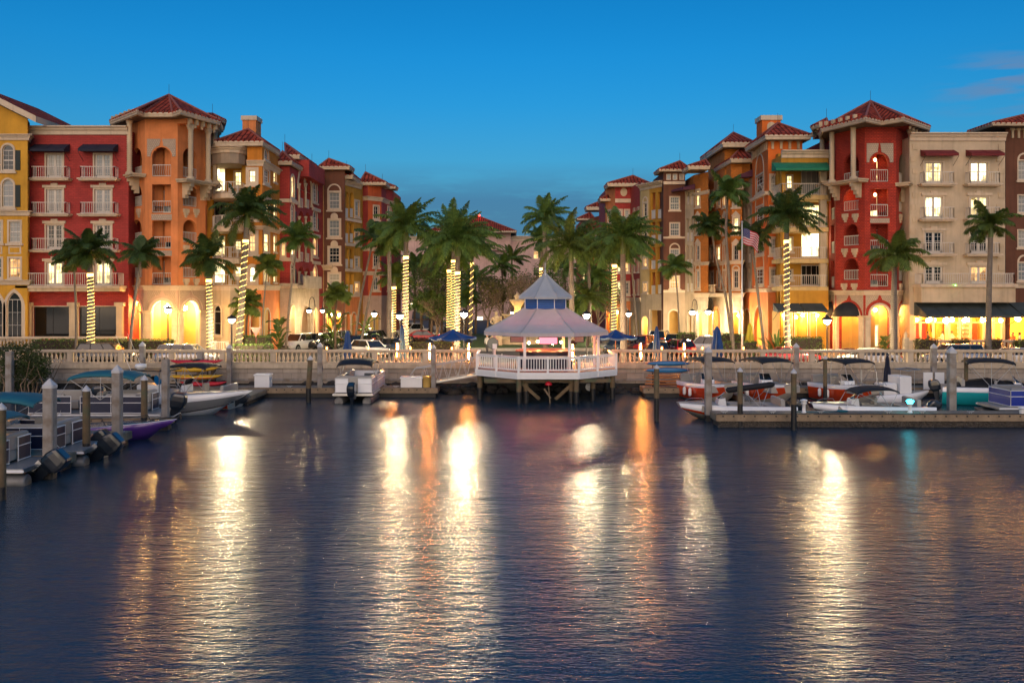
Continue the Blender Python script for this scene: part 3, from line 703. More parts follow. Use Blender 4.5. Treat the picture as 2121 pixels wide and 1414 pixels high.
# yellow block with deep curved balconies
b = Bld('balcony_block', 'golden yellow block of deep lit balconies between the orange tower and the chimney house', P(472, 86).to_3d())
D = 88.5; zt = ZZ(305, D)
fs = poly(b, [(434, D), (516, D - .5)], [(ZS, zt, 'gold')]); f = fs[0][0]
for yt, ys, gl in ((346, 396, 'glass_bright'), (416, 464, 'glass'), (489, 530, 'glass_lit'), (542, 586, 'glass_bright')):
    f.win(443, yt, 466, ys, nx=2, ny=1, glass=gl, trim=.05, sill=False); f.win(486, yt + 10, 499, ys - 12, nx=2, ny=3, glass='glass_lit' if gl != 'glass' else 'glass', trim=.12)
arc = [V((P(432, 87).x, 87.2))] + [P(x, y) for x, y in ((440, 85.2), (458, 84.4), (476, 84.2), (494, 84.6), (508, 85.6), (515, 88))]
for y, m in ((400, 'whitetrim'), (469, 'whitetrim'), (535, 'whitetrim'), (592, 'whitetrim')):
    z = ZZ(y, 84.4); mb = MB(); bk = [V((arc[-1].x, 89)), V((arc[0].x, 89))]
    mb.prism(arc + bk, z - .45, z, m); ob = mb.build('balcony', b.root)
    for i in range(len(arc) - 1):
        tf = Face(b, arc[i], arc[i + 1], 0, 1, 'rail'); tf.rail(0, tf.L, z, 1.05, -.15, ob)
z0, z1 = ZZ(338, 84.4), ZZ(313, 84.4); mb = MB(); mb.prism(arc + [V((arc[-1].x, 89)), V((arc[0].x, 89))], z0, z1, 'taupe'); mb.sweep(arc, crown(ZZ(303, 84.4), .6, .5), 'whitetrim'); mb.build('parapet', b.root)
for x in (436, 508):
    mb = MB(); p = P(x, 86.4); mb.box(p.x - .25, p.y - .25, ZS, p.x + .25, p.y + .25, z0, 'gold'); mb.build('pier', b.root)
lf = [b.face(arc[i], arc[i + 1], ZS, ZZ(592, 84.4) - .4, 'sand') for i in range(len(arc) - 1)]
lf[1].win(442, 632, 458, 694, 'a', nx=1, ny=2, glass='glass_dark', trim=.2, sill=False)
lf[4].win(496, 640, 507, 694, 'a', nx=1, ny=2, glass='glass_amber', trim=.1, sill=False)
body(b, 9, zt, 'gold'); b.done()

# orange house with the chimney
b = Bld('chimney_house', 'amber orange house with bay windows and a square rooftop chimney', P(540, 86).to_3d())
pts = [(512, 85), (543, 85), (563, 88.5), (577, 91.5)]; zc = ZZ(597, 85); zt = ZZ(303, 85)
fs = poly(b, pts, [(ZS, zc, 'orange'), (zc, zt, 'amber')]); g, t = fs
for y, h in ((333, .5), (468, .35), (590, .5)): b.cornice(pts, crown(ZZ(y, 85), h, .4))
for yt, yb, g1 in ((353, 377, 'glass_lit'), (418, 450, 'glass'), (484, 521, 'glass_amber'), (553, 584, 'glass_bright')):
    t[0].win(516, yt, 529, yb, 'a' if yt > 540 else 'r', glass=g1, trim=.3); t[1].win(546.5, yt, 557, yb, glass='glass_lit' if yt > 400 else 'glass_blind', trim=.28, head=yt < 540)
    t[2].win(566, yt + 4, 572, yb, glass='glass_lit', trim=.05)
t[1].win(547, 308, 556, 330, 'a', glass='glass_blind', trim=.1, nx=1, ny=1)
g[0].niche(520, 640, 537, 716, 'a', 1.6, 'room', trim=.15); g[1].niche(547, 640, 559, 716, 'a', 1.6, 'room', trim=.12)
hip_px(b, 445, 579, 292, 306, 84, 13, 514, 268, side=6.1)
body(b, 10, zt, 'amber')
mb = MB(); a, c = P(502, 92), P(530, 92); mb.box(a.x, 92, 19, c.x, 93.9, ZZ(249, 92), 'orange'); mb.box(a.x - .12, 91.88, ZZ(249, 92), c.x + .12, 94, ZZ(240, 92), 'whitetrim'); mb.build('chimney', b.root)
b.done()

# deep red house with the big arch
b = Bld('crimson_house', 'crimson house with a tall double arch of slim columns above a pale stone base', P(625, 96).to_3d())
pts = [(574, 92), (600, 92), (661, 104)]; zc = ZZ(591, 93); zt = ZZ(345, 92)
fs = poly(b, pts, [(ZS, zc, 'stone'), (zc, zt, 'redbrick')]); g, t = fs; f = t[1]
b.cornice(pts, flatband(zc + .2, .5, .3))
D = 97.5
for yt, yb in ((368, 409), (428, 468), (484, 528), (548, 588)):
    f.win(602.5, yt - 4, 609.5, yb, 'a', nx=2, ny=3, glass='glass_lit' if yt in (368, 484) else 'glass', trim=.2, shut=1)
    f.win(648.5, yt + 9 - (yt - 368) * .03, 656.5, yb + 8 - (yt - 368) * .06, 'a', nx=2, ny=3, glass='glass_blind' if yt < 480 else 'glass_amber', trim=.2, shut=1)
for yt, yb in ((372, 430), (440, 480), (500, 542), (554, 588)):
    f.niche(618.5, yt - 3, 629.5, yb, 'a', 1.2, None, None, 1.0); f.niche(632, yt, 642, yb + 2, 'a', 1.2, None, None, 1.0)
    for x in (624.5 - 7.2, 630.8, 643): 
        u = f.u(x); z = ZZ(yb, f.D(u)); c = MB(); c.lathe(f.pt(u, z, .12), [(.2, 0), (.2, .2), (.13, .3), (.12, ZZ(yt + 8, f.D(u)) - z - .3), (.2, ZZ(yt + 8, f.D(u)) - z - .1), (.2, ZZ(yt + 8, f.D(u)) - z)], 'cream', 8); c.build('column', b.root)
u0, u1 = f.u(617), f.u(644); z1 = ZZ(338, f.D(u0)); o = outline(u0, z1 - 4.6, u1, z1, 'a', 16); o2 = outline(u0 - .3, z1 - 4.6, u1 + .3, z1 + .3, 'a', 16)
f.ring(b.trim, o[2:], o2[2:], -.02, .1, 'whitetrim')
uc = (u0 + u1) / 2; ov = [(uc + .5 * cos(a), z1 - 1.7 + .75 * sin(a)) for a in lin(0, 2 * pi, 20)[:-1]]; b.trim.add([f.pt(*p, .05) for p in ov], [tuple(range(20))], 'cream')
for y in (412, 472, 534): t[0].band(ZZ(y, 92) - .35, ZZ(y, 92), .2); f.band(ZZ(y, 92) - .35, ZZ(y, 92), .2, u1=f.u(615)); f.band(ZZ(y, 92) - .35, ZZ(y, 92), .2, u0=f.u(646))
t[0].win(582, 500, 590, 530, nx=2, ny=3, glass='glass_amber')
fg = g[1]; fg.niche(602, 632, 610, 720, 'a', 1.6, 'room', trim=.2, lamp='lamp_warm'); fg.niche(624, 634, 643, 722, 'a', 2.4, 'sand', trim=.25, lamp='lamp_soft'); fg.niche(649, 638, 656, 715, 'a', 1.6, 'room', trim=.2, lamp='lamp_warm')
mb = MB(); u0, u1 = fg.u(612), fg.u(648); fg.slab(mb, u0, u1, zc - .3, zc + .05, -.02, 1.0, 'stone'); fg.slab(mb, u0, u1, zc + .05, zc + 1.0, .8, 1.0, 'stone'); mb.build('balcony', b.root)
hip_px(b, 571, 630, 333, 345, 90.8, 9, 585, 314, side=5.5); hip_px(b, 592, 655, 320, 333, 95, 10, 590, 297, side=8.2); hip_px(b, 636, 672, 349, 360, 101, 7, 646, 336, side=5)
mb = MB(); a, c = P(596, 96), P(650, 96); mb.box(a.x, 96, zt - .5, c.x - .5, 104, ZZ(331, 96), 'redbrick'); mb.build('upper_wall', b.root)
body(b, 8, zt, 'redbrick', 0); b.done()

# cream recess, brown house, yellow balcony house
b = Bld('brown_house', 'chocolate brown house with white headed sash windows left of the yellow balconies', P(690, 106).to_3d())
pts = [(661, 106.5), (671, 106), (714, 106), (716, 110)]; zc = ZZ(602, 106); zt = ZZ(352, 106)
fs = poly(b, pts, [(ZS, zc, 'sand'), (zc, zt, 'brown')]); g, t = fs
for s_ in t[:1]: s_.m = 'butter'
for yt, yb, k, gl in ((399, 432, 'arch', 'glass_blind'), (456, 489, 'round', 'glass_lit'), (513, 544, 'round', 'glass'), (567, 594, 'round', 'glass_blind')):
    t[1].win(682, yt, 703, yb, nx=3, ny=4, key=k, glass=gl if gl != 'glass_lit' else 'glass', trim=.22)
g[1].m = 'brown'
for x in (676, 693): g[1].niche(x, 645, x + 12, 716, 'a', 1.6, 'room', trim=.15, lamp='lamp_soft')
b.cornice([(661, 106.5), (671, 106), (690, 106)], crown(ZZ(549, 106), .6, .9))
hip_px(b, 661, 724, 344, 354, 105, 3.5, 681, 329); body(b, 9, zt, 'brown'); b.done()

b = Bld('yellow_balcony_house', 'narrow yellow house with stacked pairs of arched balconies beside the brown house', P(730, 109).to_3d())
pts = [(714, 107.5), (747, 112)]; zc = ZZ(611, 108); zt = ZZ(376, 108)
fs = poly(b, pts, [(ZS, zc, 'orange'), (zc, zt, 'gold')]); f = fs[1][0]; g = fs[0][0]
for yt, yb in ((397, 451), (461, 503), (514, 556), (566, 609)):
    k = 'a' if yt < 400 else 'r'
    f.niche(715.5, yt, 722.5, yb, k, 1.3, None, None, 1.1, solid='rail'); f.niche(725, yt + 1, 732.5, yb, k, 1.3, None, None, 1.1, solid='rail'); f.win(735, yt + 20, 743.5, yb - 4, nx=2, ny=3, glass='glass_amber' if yt > 560 else 'glass', trim=.2)
    f.band(ZZ(yb, 108) - .35, ZZ(yb, 108), .18)
b.cornice(pts, crown(ZZ(374, 108), .6, .5))
for x in (716, 728): g.niche(x, 648, x + 9, 715, 'a', 1.6, 'room', trim=.15, lamp='lamp_soft')
hip_px(b, 712, 756, 362, 374, 106.5, 9, 718, 350, side=9); body(b, 8, zt, 'gold'); b.done()

b = Bld('rust_house', 'small rust orange house with a tiled hip roof at the end of the left row', P(778, 116).to_3d())
pts = [(746, 114), (762, 113.2), (790, 115), (800, 118), (815, 120)]; zc = ZZ(612, 115); zt = ZZ(385, 114)
fs = poly(b, pts, [(ZS, zc, 'blush'), (zc, zt, 'rust')]); t, g = fs[1], fs[0]; t[0].m = 'rose'; t[3].m = 'redbrick'; t[2].m = 'redbrick'
for yt, yb in ((427, 453), (470, 492), (528, 552), (574, 600)):
    t[1].win(774, yt, 784, yb, nx=2, ny=3, glass='glass'); t[3].win(803, yt + 2, 809, yb, nx=1, ny=3, glass='glass_blind')
for y in (408, 512, 562): b.cornice(pts, crown(ZZ(y, 114), .5, .35))
for x in (748, 766, 777): (g[0] if x < 760 else g[1]).niche(x, 650, x + 9, 715, 'a', 1.8, 'room', trim=.15, lamp='lamp_soft')
hip_px(b, 745, 799, 377, 386, 112.5, 4, 757, 357); hip_px(b, 786, 819, 386, 393, 117.5, 3, 792, 376); body(b, 8, zt, 'rust'); b.done()

# ------------------------------------------------------------------ far end of the plaza
b = Bld('pink_apartment_block', 'wide pale pink apartment block closing the far end of the plaza', P(1000, 190).to_3d())
pts = [(790, 190), (1000, 190), (1072, 190), (1225, 190)]; z1 = ZZ(489, 190)
fs = poly(b, pts, [(ZS, z1, 'pinkwall')])[0]
for r, y in enumerate((520, 555, 597, 640)):
    for i, x in enumerate((812, 834, 877, 912, 1150, 1105, 1185)):
        f = fs[0] if x < 1000 else fs[2]; f.win(x, y, x + 10, y + 16, nx=1, ny=2, glass=('glass_lit', 'glass', 'glass_dark', 'glass', 'glass', 'glass_amber')[(r * 3 + i) % 6], trim=0, sill=False)
fs[0].win(985, 655, 1003, 683, nx=2, ny=2, glass='glass_bright', trim=.1, sill=False); fs[0].win(1006, 655, 1012, 683, nx=1, ny=2, glass='glass_bright', trim=.1, sill=False)
fs[0].win(850, 625, 858, 640, nx=1, ny=1, glass='glass_bright', trim=0, sill=False)
b.cornice(pts, crown(z1, 1.0, .6)); b.cornice(pts, flatband(ZZ(612, 190), .5, .4))
fs[0].awning(855, 645, 905, 660, 1.5, 'slate_cloth')
mb = MB(); a, c = P(905, 188.5), P(1058, 188.5); mb.box(a.x, 188.5, z1 - 3, c.x, 203, ZZ(481, 188.5), 'pinkwall'); mb.build('penthouse', b.root)
hip_px(b, 880, 1069, 478, 483, 186, 18, 990, 447); body(b, 16, z1, 'pinkwall')
b.done()
mb = MB(); p = W(993, 449, 193); mb.bar((p.x, p.y, p.z - 4), p, .06, 'iron'); mb.sphere(p + V((0, 0, .3)), .22, 'red_beacon', 8, 6)
tag(mb.build('beacon_mast', None, (p.x, p.y, p.z - 4)), 'small mast with a red warning light on the far tiled roof', 'beacon')
# ------------------------------------------------------------------ buildings, right of the plaza
b = Bld('distant_row_house', 'low tiled red and orange house at the far end of the right row', P(1235, 145).to_3d())
pts = [(1200, 156), (1226, 146), (1252, 140)]; zt = ZZ(455, 150)
fs = poly(b, pts, [(ZS, zt, 'rust')])[0]
for y in (480, 520, 565, 605):
    for x in (1206, 1216): fs[0].win(x, y, x + 5, y + 14, nx=1, ny=2, glass='glass_lit' if y == 565 else 'glass', trim=.1)
    fs[1].win(1234, y, 1241, y + 16, nx=1, ny=2, glass='glass', trim=.1)
hip_px(b, 1196, 1232, 452, 458, 148, 4, 1222, 440); hip_px(b, 1215, 1262, 428, 438, 139, 4, 1245, 416); body(b, 8, zt, 'rust'); b.done()

b = Bld('cherry_house', 'cherry red house with a round gable disc and tiled roof behind the palms', P(1290, 120).to_3d())
pts = [(1254, 123), (1274, 120), (1306, 120), (1328, 114)]; zt = ZZ(388, 120); zc = ZZ(619, 120)
fs = poly(b, pts, [(ZS, zc, 'orange'), (zc, zt, 'redbrick')]); g, t = fs; t[0].m = 'orange'; g[2].m = 'sand'
f = t[1]; uc = f.u(1292); zz = ZZ(398, 120); b.trim.add([f.pt(uc + .45 * cos(a), zz + .55 * sin(a), .04) for a in lin(0, 2 * pi, 20)[:-1]], [tuple(range(20))], 'cream')
f.band(ZZ(420, 120), ZZ(412, 120), .25); b.cornice(pts, crown(zc + .2, .5, .3))
for yt, yb in ((436, 462), (480, 505), (540, 562), (585, 608)):
    f.win(1280, yt, 1287, yb, nx=2, ny=3, glass='glass_lit' if yt > 470 else 'glass', trim=.2); f.win(1295, yt, 1302, yb, nx=2, ny=3, glass='glass_amber' if yt == 540 else 'glass', trim=.2); t[0].win(1259, yt, 1266, yb, nx=2, ny=3, glass='glass', trim=.15)
    t[2].win(1312, yt - 4, 1315.5, yb, nx=1, ny=2, glass='glass', trim=.1); t[2].win(1320, yt - 6, 1324, yb, nx=1, ny=2, glass='glass_blind', trim=.1)
for ff, x in ((g[0], 1256), (g[0], 1265), (g[1], 1277), (g[1], 1291)): ff.niche(x, 640, x + 8, 708, 'a', 1.8, 'room', trim=.2, lamp='lamp_soft')
g[2].niche(1310, 662, 1324, 712, 'r', 2.0, 'room', lamp='lamp_warm')
hip_px(b, 1259, 1346, 379, 389, 118.5, 5, 1311, 364); hip_px(b, 1243, 1277, 411, 419, 121, 3, 1275, 396); body(b, 9, zt, 'redbrick'); b.done()

b = Bld('butter_house', 'butter yellow house with stacked dark balconies left of the brown house with square vents', P(1352, 111).to_3d())
pts = [(1327, 114), (1345, 112), (1376, 109)]; zt = ZZ(378, 110); zc = ZZ(609, 110)
fs = poly(b, pts, [(ZS, zc, 'sand'), (zc, zt, 'butter')]); g, t = fs; t[1].m = 'gold'; g[0].m = 'sand'
for yt, yb in ((399, 454), (460, 506), (512, 558), (564, 610)):
    t[1].niche(1348, yt, 1357.5, yb, 'r', 1.4, 'orange', None, 1.1, solid='rail'); t[1].niche(1361.5, yt - 1, 1371.5, yb - 1, 'r', 1.4, 'orange', None, 1.1, solid='rail')
    t[0].win(1333, yt + 22, 1340.5, yb - 6, 'r', nx=2, ny=3, glass='glass_amber' if yt > 500 else 'glass', trim=.2, key='arch' if yt in (399, 512) else False)
b.cornice(pts, crown(ZZ(376, 110), .7, .7))
g[1].niche(1346, 642, 1371, 716, 'r', 2.6, 'room', trim=.1, lamp='lamp_warm'); g[0].niche(1330, 655, 1342, 712, 'a', 2.0, 'room', trim=.1, lamp='lamp_warm')
body(b, 9, zt, 'butter'); b.done()

b = Bld('brown_vent_house', 'brown house with three square vents under its hip roof on the right row', P(1400, 108).to_3d())
pts = [(1374, 108.2), (1419, 108), (1437, 106)]; zt = ZZ(356, 108); zc = ZZ(604, 108)
fs = poly(b, pts, [(ZS, zc, 'taupe'), (zc, zt, 'brown')]); g, t = fs; f = t[0]; t[1].m = 'sand'; t[1].z1 = ZZ(390, 107); g[1].m = 'sand'
for x in (1381, 1394, 1408): f.win(x, 361, x + 8, 372, nx=1, ny=1, glass='glass_blind', trim=.05, sill=False)
f.band(ZZ(382, 108), ZZ(376, 108), .25); f.band(ZZ(494, 108), ZZ(490, 108), .12)
for yt, yb, k, gl in ((408, 434, False, 'glass'), (462, 488, False, 'glass'), (516, 542, 'arch', 'glass'), (572, 597, False, 'glass_amber')): f.win(1388, yt, 1407, yb, nx=4, ny=4, key=k, glass=gl, trim=.1)
f.band(zc - .1, zc + .2, .15)
for yt, yb in ((398, 425), (452, 500), (508, 555), (562, 605)):
    t[1].niche(1422, yt, 1427, yb, 'a', 1.2, None, None, 1.0, solid='rail'); t[1].niche(1430, yt, 1434.5, yb, 'a', 1.2, None, None, 1.0, solid='rail')
t[1].awning(1416, 384, 1440, 396, 1.6, 'purple_cloth')
g[0].niche(1386, 643, 1405, 716, 'a', 1.8, 'room', trim=.18); g[1].niche(1424, 650, 1433, 712, 'a', 1.6, 'room', trim=.1, lamp='lamp_soft')
hip_px(b, 1366, 1431, 350, 357, 107, 4.5, 1408, 334); body(b, 8, ZZ(390, 108), 'brown')
w = b.wall; a, c = P(1374, 108.2), P(1419, 108)
w.quad((c.x, 108, ZZ(392, 108)), (c.x, 116, ZZ(392, 108)), (c.x, 116, zt), (c.x, 108, zt), 'brown'); w.quad((a.x, 116, zt), (a.x, 116, ZZ(392, 108)), (a.x, 108.2, ZZ(392, 108)), (a.x, 108.2, zt), 'brown'); b.done()

b = Bld('terracotta_mansion', 'large terracotta brick mansion with three stepped tiled roofs and a stone entrance', P(1480, 103).to_3d())
pts = [(1437, 106.5), (1467, 103.5), (1468, 110.5), (1501, 102), (1513, 101.5), (1515, 99.8), (1537, 99.2), (1539, 104)]; zc = ZZ(611, 101); zt = ZZ(352, 102)
fs = poly(b, pts, [(ZS, zc, 'stone'), (zc, zt, 'amberbrick')]); g, t = fs
for yt, yb, k in ((395, 426, 'r'), (451, 482, 'r'), (508, 538, 'r'), (561, 596, 'r')):
    kk = 'tri' if 440 < yt < 520 else ('arch' if yt > 550 else False); gl = 'glass_lit' if yt < 400 else 'glass'
    t[0].win(1442, yt, 1449, yb, nx=2, ny=3, key=kk, glass=gl, trim=.22); t[2].win(1471, yt + 2, 1478, yb, nx=2, ny=3, glass='glass', trim=.2); t[2].win(1485, yt + 2, 1492, yb, nx=2, ny=3, glass='glass_lit' if yt == 508 else 'glass_blind', trim=.2)
    t[2].win(1498, yt, 1503.5, yb, nx=2, ny=3, key=kk, glass=gl, trim=.22); t[6 - 1].win(1520, yt, 1529, yb, nx=2, ny=3, key=kk, glass='glass' if yt != 451 else 'glass_lit', trim=.2)
f = t[2]; uc = f.u(1484); zz = ZZ(392, 101); f.ring(b.trim, [(uc, zz + .4)] * 15, outline(uc - 1.0, zz - .6, uc + 1.0, zz + 2.2, 'a', 12), -.02, .08, 'cream')
for y in (391, 541): b.cornice(pts, crown(ZZ(y, 102), .4, .28))
b.cornice(pts, crown(zc + .25, .5, .35))
g[2].niche(1476, 634, 1493, 716, 'a', 2.4, 'sand', trim=.25, lamp='lamp_soft'); g[5].niche(1518, 646, 1530, 715, 'a', 1.6, 'room', trim=.2, lamp='lamp_soft'); g[0].niche(1443, 646, 1455, 715, 'a', 1.6, 'room', trim=.2, lamp='lamp_warm')
mb = MB(); u0, u1 = f.u(1471), f.u(1503); z = zc + .2
f.slab(mb, u0 - .6, u1 + .3, z - .4, z, -.02, 1.4, 'stone'); f.slab(mb, u0 - .6, u1 + .3, z + .85, z + 1.0, 1.15, 1.4, 'cream')
for i in range(13): mb.lathe(f.pt(lerp(u0 - .5, u1 + .2, i / 12), z, 1.27), [(.08, 0), (.05, .15), (.1, .35), (.05, .65), (.08, .86)], 'cream', 8)
mb.build('balcony', b.root)
hip_px(b, 1426, 1470, 343, 354, 102, 4, 1462, 331); hip_px(b, 1451, 1562, 294, 309, 100, 13, 1519, 275, side=12); hip_px(b, 1480, 1562, 328, 340, 98, 10, 1534, 307, side=8)
for x0, x1, y, D0, dd in ((1501, 1554, 306, 102.1, 8.6), (1514, 1554, 338, 99.7, 5.5)):
    a, c = P(x0, D0), P(x1, D0); mb = MB(); mb.box(a.x, D0, zt - 1.5, c.x, D0 + dd, ZZ(y, D0), 'amberbrick'); mb.build('upper_wall', b.root)
body(b, 8, zt, 'amberbrick'); b.done()

b = Bld('coral_campanile', 'tall coral red house tower with a scalloped cornice and a square roof turret', P(1600, 93).to_3d(), 'tower')
pts = [(1537, 102), (1558, 98.5), (1591, 90.5), (1662, 90.5)]; zc = ZZ(601, 92); zt = ZZ(286, 91)
fs = poly(b, pts, [(ZS, zc, 'orange'), (zc, zt, 'tangerine')]); g, t = fs
t[0].m = 'taupe'; t[0].z1 = ZZ(372, 100)
for f, xs in ((t[1], (1566, 1582)), (t[2], (1597, 1609))):
    for yt, yb, gl in ((364, 397, 'glass'), (429, 456, 'glass'), (494, 525, 'glass'), (557, 588, 'glass')):
        f.win(xs[0], yt, xs[1], yb, nx=3, ny=4, glass=gl if f is t[1] else 'glass_blind', trim=.2, key='arch' if f is t[1] and yt in (364, 429, 557) else False)
for yt, yb in ((424, 470), (486, 545), (552, 602)):
    t[0].niche(1540, yt, 1546, yb, 'a', 1.3, None, None, 1.0, solid='rail'); t[0].niche(1549, yt, 1555, yb, 'a', 1.3, None, None, 1.0, solid='rail')
t[0].awning(1537, 356, 1560, 372, 1.6, 'purple_cloth')
for f in t[1:3]:
    f.band(ZZ(404, 91), ZZ(397, 91), .3); n = int(f.L / .85); z = ZZ(293, 91)
    for i in range(n):     # scalloped frieze of small pendants under the eave
        u = (i + .5) * f.L / n; f.slab(b.trim, u - .12, u + .12, z - .85, z + .3, -.02, .14, 'cream'); f.slab(b.trim, u - .26, u + .26, z - .1, z + .3, -.02, .12, 'cream')
b.cornice(pts, crown(zc + .2, .4, .25))
g[1].niche(1562, 634, 1583, 716, 'a', 1.8, 'room', trim=.12, lamp='lamp_soft'); g[0].niche(1542, 640, 1554, 712, 'a', 1.6, 'room', trim=.1)
hip_px(b, 1544, 1680, 279, 293, 89, 13, 1611, 255, side=7.8); body(b, 9, zt, 'tangerine')
a, c = P(1578, 96.5), P(1617, 96.5); z0, z1 = ZZ(300, 96.5), ZZ(249, 96.5); mb = MB(); mb.box(a.x, 96.5, z0, c.x, 98.6, z1, 'tangerine'); mb.box(a.x - .15, 96.35, z1, c.x + .15, 98.75, z1 + .5, 'whitetrim')
tf = Face(b, V((a.x, 96.5)), V((c.x, 96.5)), z0, z1, 'tangerine'); o = outline(tf.L / 2 - .45, z1 - 1.9, tf.L / 2 + .45, z1 - .2, 'a', 12); tf.ring(mb, [(tf.L / 2, z1 - 1)] * len(o), o, -.02, .06, 'cream'); mb.build('turret', b.root); b.done()

b = Bld('awning_balcony_block', 'yellow block of wide glazed balconies with a long green awning beside the red tower', P(1670, 88).to_3d())
D = 89.6; zt = ZZ(318, D); fs = poly(b, [(1612, D), (1722, D)], [(ZS, zt, 'gold')]); f = fs[0][0]
for yt, yb, gl in ((354, 402, 'glass_blind'), (424, 468, 'glass_lit'), (482, 532, 'glass_bright'), (549, 590, 'glass_dark')):
    f.win(1660, yt, 1713, yb, nx=5, ny=2, glass=gl, trim=.05, sill=False, fr='rail'); f.win(1630, yt + 10, 1641, yb - 12, nx=2, ny=3, glass='glass' if gl == 'glass_dark' else 'glass_lit', trim=.1)
ft = Face(b, P(1618, 86.6), P(1716, 86.6), 0, 1, 'gold')
for y in (404, 471, 536, 594):
    z = ZZ(y, 86.6); mb = MB(); ft.slab(mb, 0, ft.L, z - .4, z, -3.2, 0, 'butter'); ob = mb.build('balcony', b.root); ft.rail(.1, ft.L - .1, z, 1.1, -.15, ob, sides=2.6)
mb = MB(); ft.slab(mb, 0, ft.L, ZZ(338, 86.6), ZZ(322, 86.6), -3.2, 0, 'gold'); mb.sweep([ft.A, ft.B], crown(ZZ(312, 86.6), .7, .55), 'whitetrim'); mb.build('parapet', b.root)
ft.awning(1598, 337, 1712, 357, 1.5, 'green_cloth')
mb = MB(); ft.slab(mb, ft.L - .7, ft.L - .1, ZS, ZZ(338, 86.6), -.7, -.2, 'sand'); ft.slab(mb, .1, .5, ZS, ZZ(338, 86.6), -.7, -.2, 'gold'); mb.build('pier', b.root)
lo = b.face(P(1618, 86.4), P(1716, 86.4), ZS, ZZ(594, 86.4) - .35, 'gold')
for x0, x1 in ((1624, 1640), (1646, 1672), (1678, 1690)): lo.niche(x0, 648, x1, 712, 'r', 2.6, 'room', None, None, 'lamp_soft', trim=.06)
lo.awning(1601, 628, 1654, 646, 1.6, 'slate_cloth'); lo.awning(1657, 628, 1702, 646, 1.6, 'slate_cloth')
for x in (1600 + 22, 1660, 1690):
    lm = MB(); p = lo.pt(lo.u(x) if x > 1618 else .3, ZZ(653, 86.4), .35); lm.sphere(p, .13, 'lamp_warm', 8, 6); lm.bar(p, lo.pt(lo.u(x) if x > 1618 else .3, p.z + .3, 0), .03, 'iron'); lm.build('wall_lamp', b.root)
body(b, 9, zt, 'gold'); b.done()

b = Bld('red_tower', 'deep red roughcast corner tower with rope columns and lit arched loggias', P(1800, 85).to_3d(), 'tower')
pts = [(1715, 90), (1731, 85.3), (1791, 82), (1856, 82), (1885, 85.5)]; zc = ZZ(607, 82); zt = ZZ(256, 82)
fs = poly(b, pts, [(ZS, zc, 'redrough'), (zc, zt, 'redrough')]); g, t = fs
rows = ((319, 378), (391, 437), (464, 509), (535, 580))
tower_openings(t[1], 1747, 1779, 'aaaa', rows, .9, lamp='lamp_loggia', lits={1: 'glass_bright'})
tower_openings(t[2], 1803, 1840, 'arrr', ((318, 377), (391, 449), (464, 523), (535, 594)), 1.1, wavy=True, lamp='lamp_loggia', lits={1: 'glass_lit', 0: 'glass_lit'})
tower_openings(t[3], 1862, 1876, 'aaaa', ((320, 380), (394, 440), (466, 509), (537, 582)), .9, lits={1: 'glass_amber'})
tower_openings(t[0], 1721, 1728, 'arrr', ((322, 380), (397, 455), (466, 525), (540, 597)), 1.1)
f = t[2]; uc = f.u(1821.5); rr = f.u(1840) - f.u(1821.5)
f.panel(1795, 297, 1850, 335, cut=(uc, ZZ(318, 82) - rr, rr + .13)); f.panel(1802, 452, 1842, 462); f.panel(1802, 525, 1842, 534)
for x, y in ((1752, 451), (1773, 451), (1751, 523), (1772, 523), (1750, 595), (1771, 595)): crest(t[1], x, y)
for x, y in ((1864, 452), (1875, 452), (1864, 524), (1875, 524), (1864, 595), (1875, 595)): crest(t[3], x, y)
b.cornice(pts, crown(ZZ(601, 82), .45, .35))
wing(t[1], -.3, t[1].L + .5, (t[1].u(1734) + .15, t[1].u(1781)), 380, 268, 253); wing(t[3], -.2, t[3].L + .5, (t[3].u(1868), t[3].u(1884)), 379, 265, 251); wing(t[0], -2.0, t[0].L - .4, (t[0].L - 3.2,), 385, 282, 266)
for f, x0, x1, pl, pr, aw in ((g[1], 1738, 1780, 1733, 1788, 1), (g[2], 1803, 1841, 1793, 1853, 0), (g[3], 1860, 1878, 1858, 1883, 0), (g[0], 1719, 1728, 1716, 1730, 1)):
    D = f.D(f.L / 2); f.niche(x0, 632, x1, 724, 'a', 1.3, 'room', ('glass_lit', 0) if x0 == 1803 else None, None, 'lamp_soft', trim=.2, wide=.25)
    uc = f.u((x0 + x1) / 2); rr = (f.u(x1) - f.u(x0)) / 2; f.panel(pl, 611, pr, 650, cut=(uc, ZZ(632, D) - rr, rr + .5))
    for x in (x0, x1):
        u = f.u(x); s_ = -1 if x == x0 else 1; ua, ub = sorted((u + s_ * .05, u + s_ * .85)); ua = max(ua, .02); ub = min(ub, f.L - .02)
        k = MB(); f.slab(k, ua, ub, ZS, ZZ(657, D), -.02, .16, 'stone'); f.slab(k, ua - .08, ub + .08, ZZ(657, D), ZZ(653, D), -.02, .26, 'cream'); k.build('pilaster', b.root)
    if aw:    # quarter-dome cloth awning
        mb = MB(); zs = ZZ(655, D); n = 10; rings = []
        for i in range(n + 1):
            a = pi * i / n; rings.append([f.pt(uc - rr * 1.05 * cos(a) * 1, zs + (rr * 1.05 * sin(a)) * cos(e), .05 + rr * 1.2 * sin(a) * sin(e)) for e in lin(0, pi / 2, 6)])
        mb.loft(rings, 'blackcloth', closed=False, caps=False); mb.build('awning', b.root)
f = g[2]; mb = MB(); u = f.u(1821); f.slab(mb, u - .75, u + .1, ZS, ZZ(655, 82), -2.2, -2.1, 'wood'); mb.build('entrance_door', b.root)
ev = [P(1697, 87), P(1701, 84.6), P(1793, 79.2), P(1826, 80.9), P(1872, 79.2), P(1926, 83.6), P(1915, 93), P(1710, 93)]
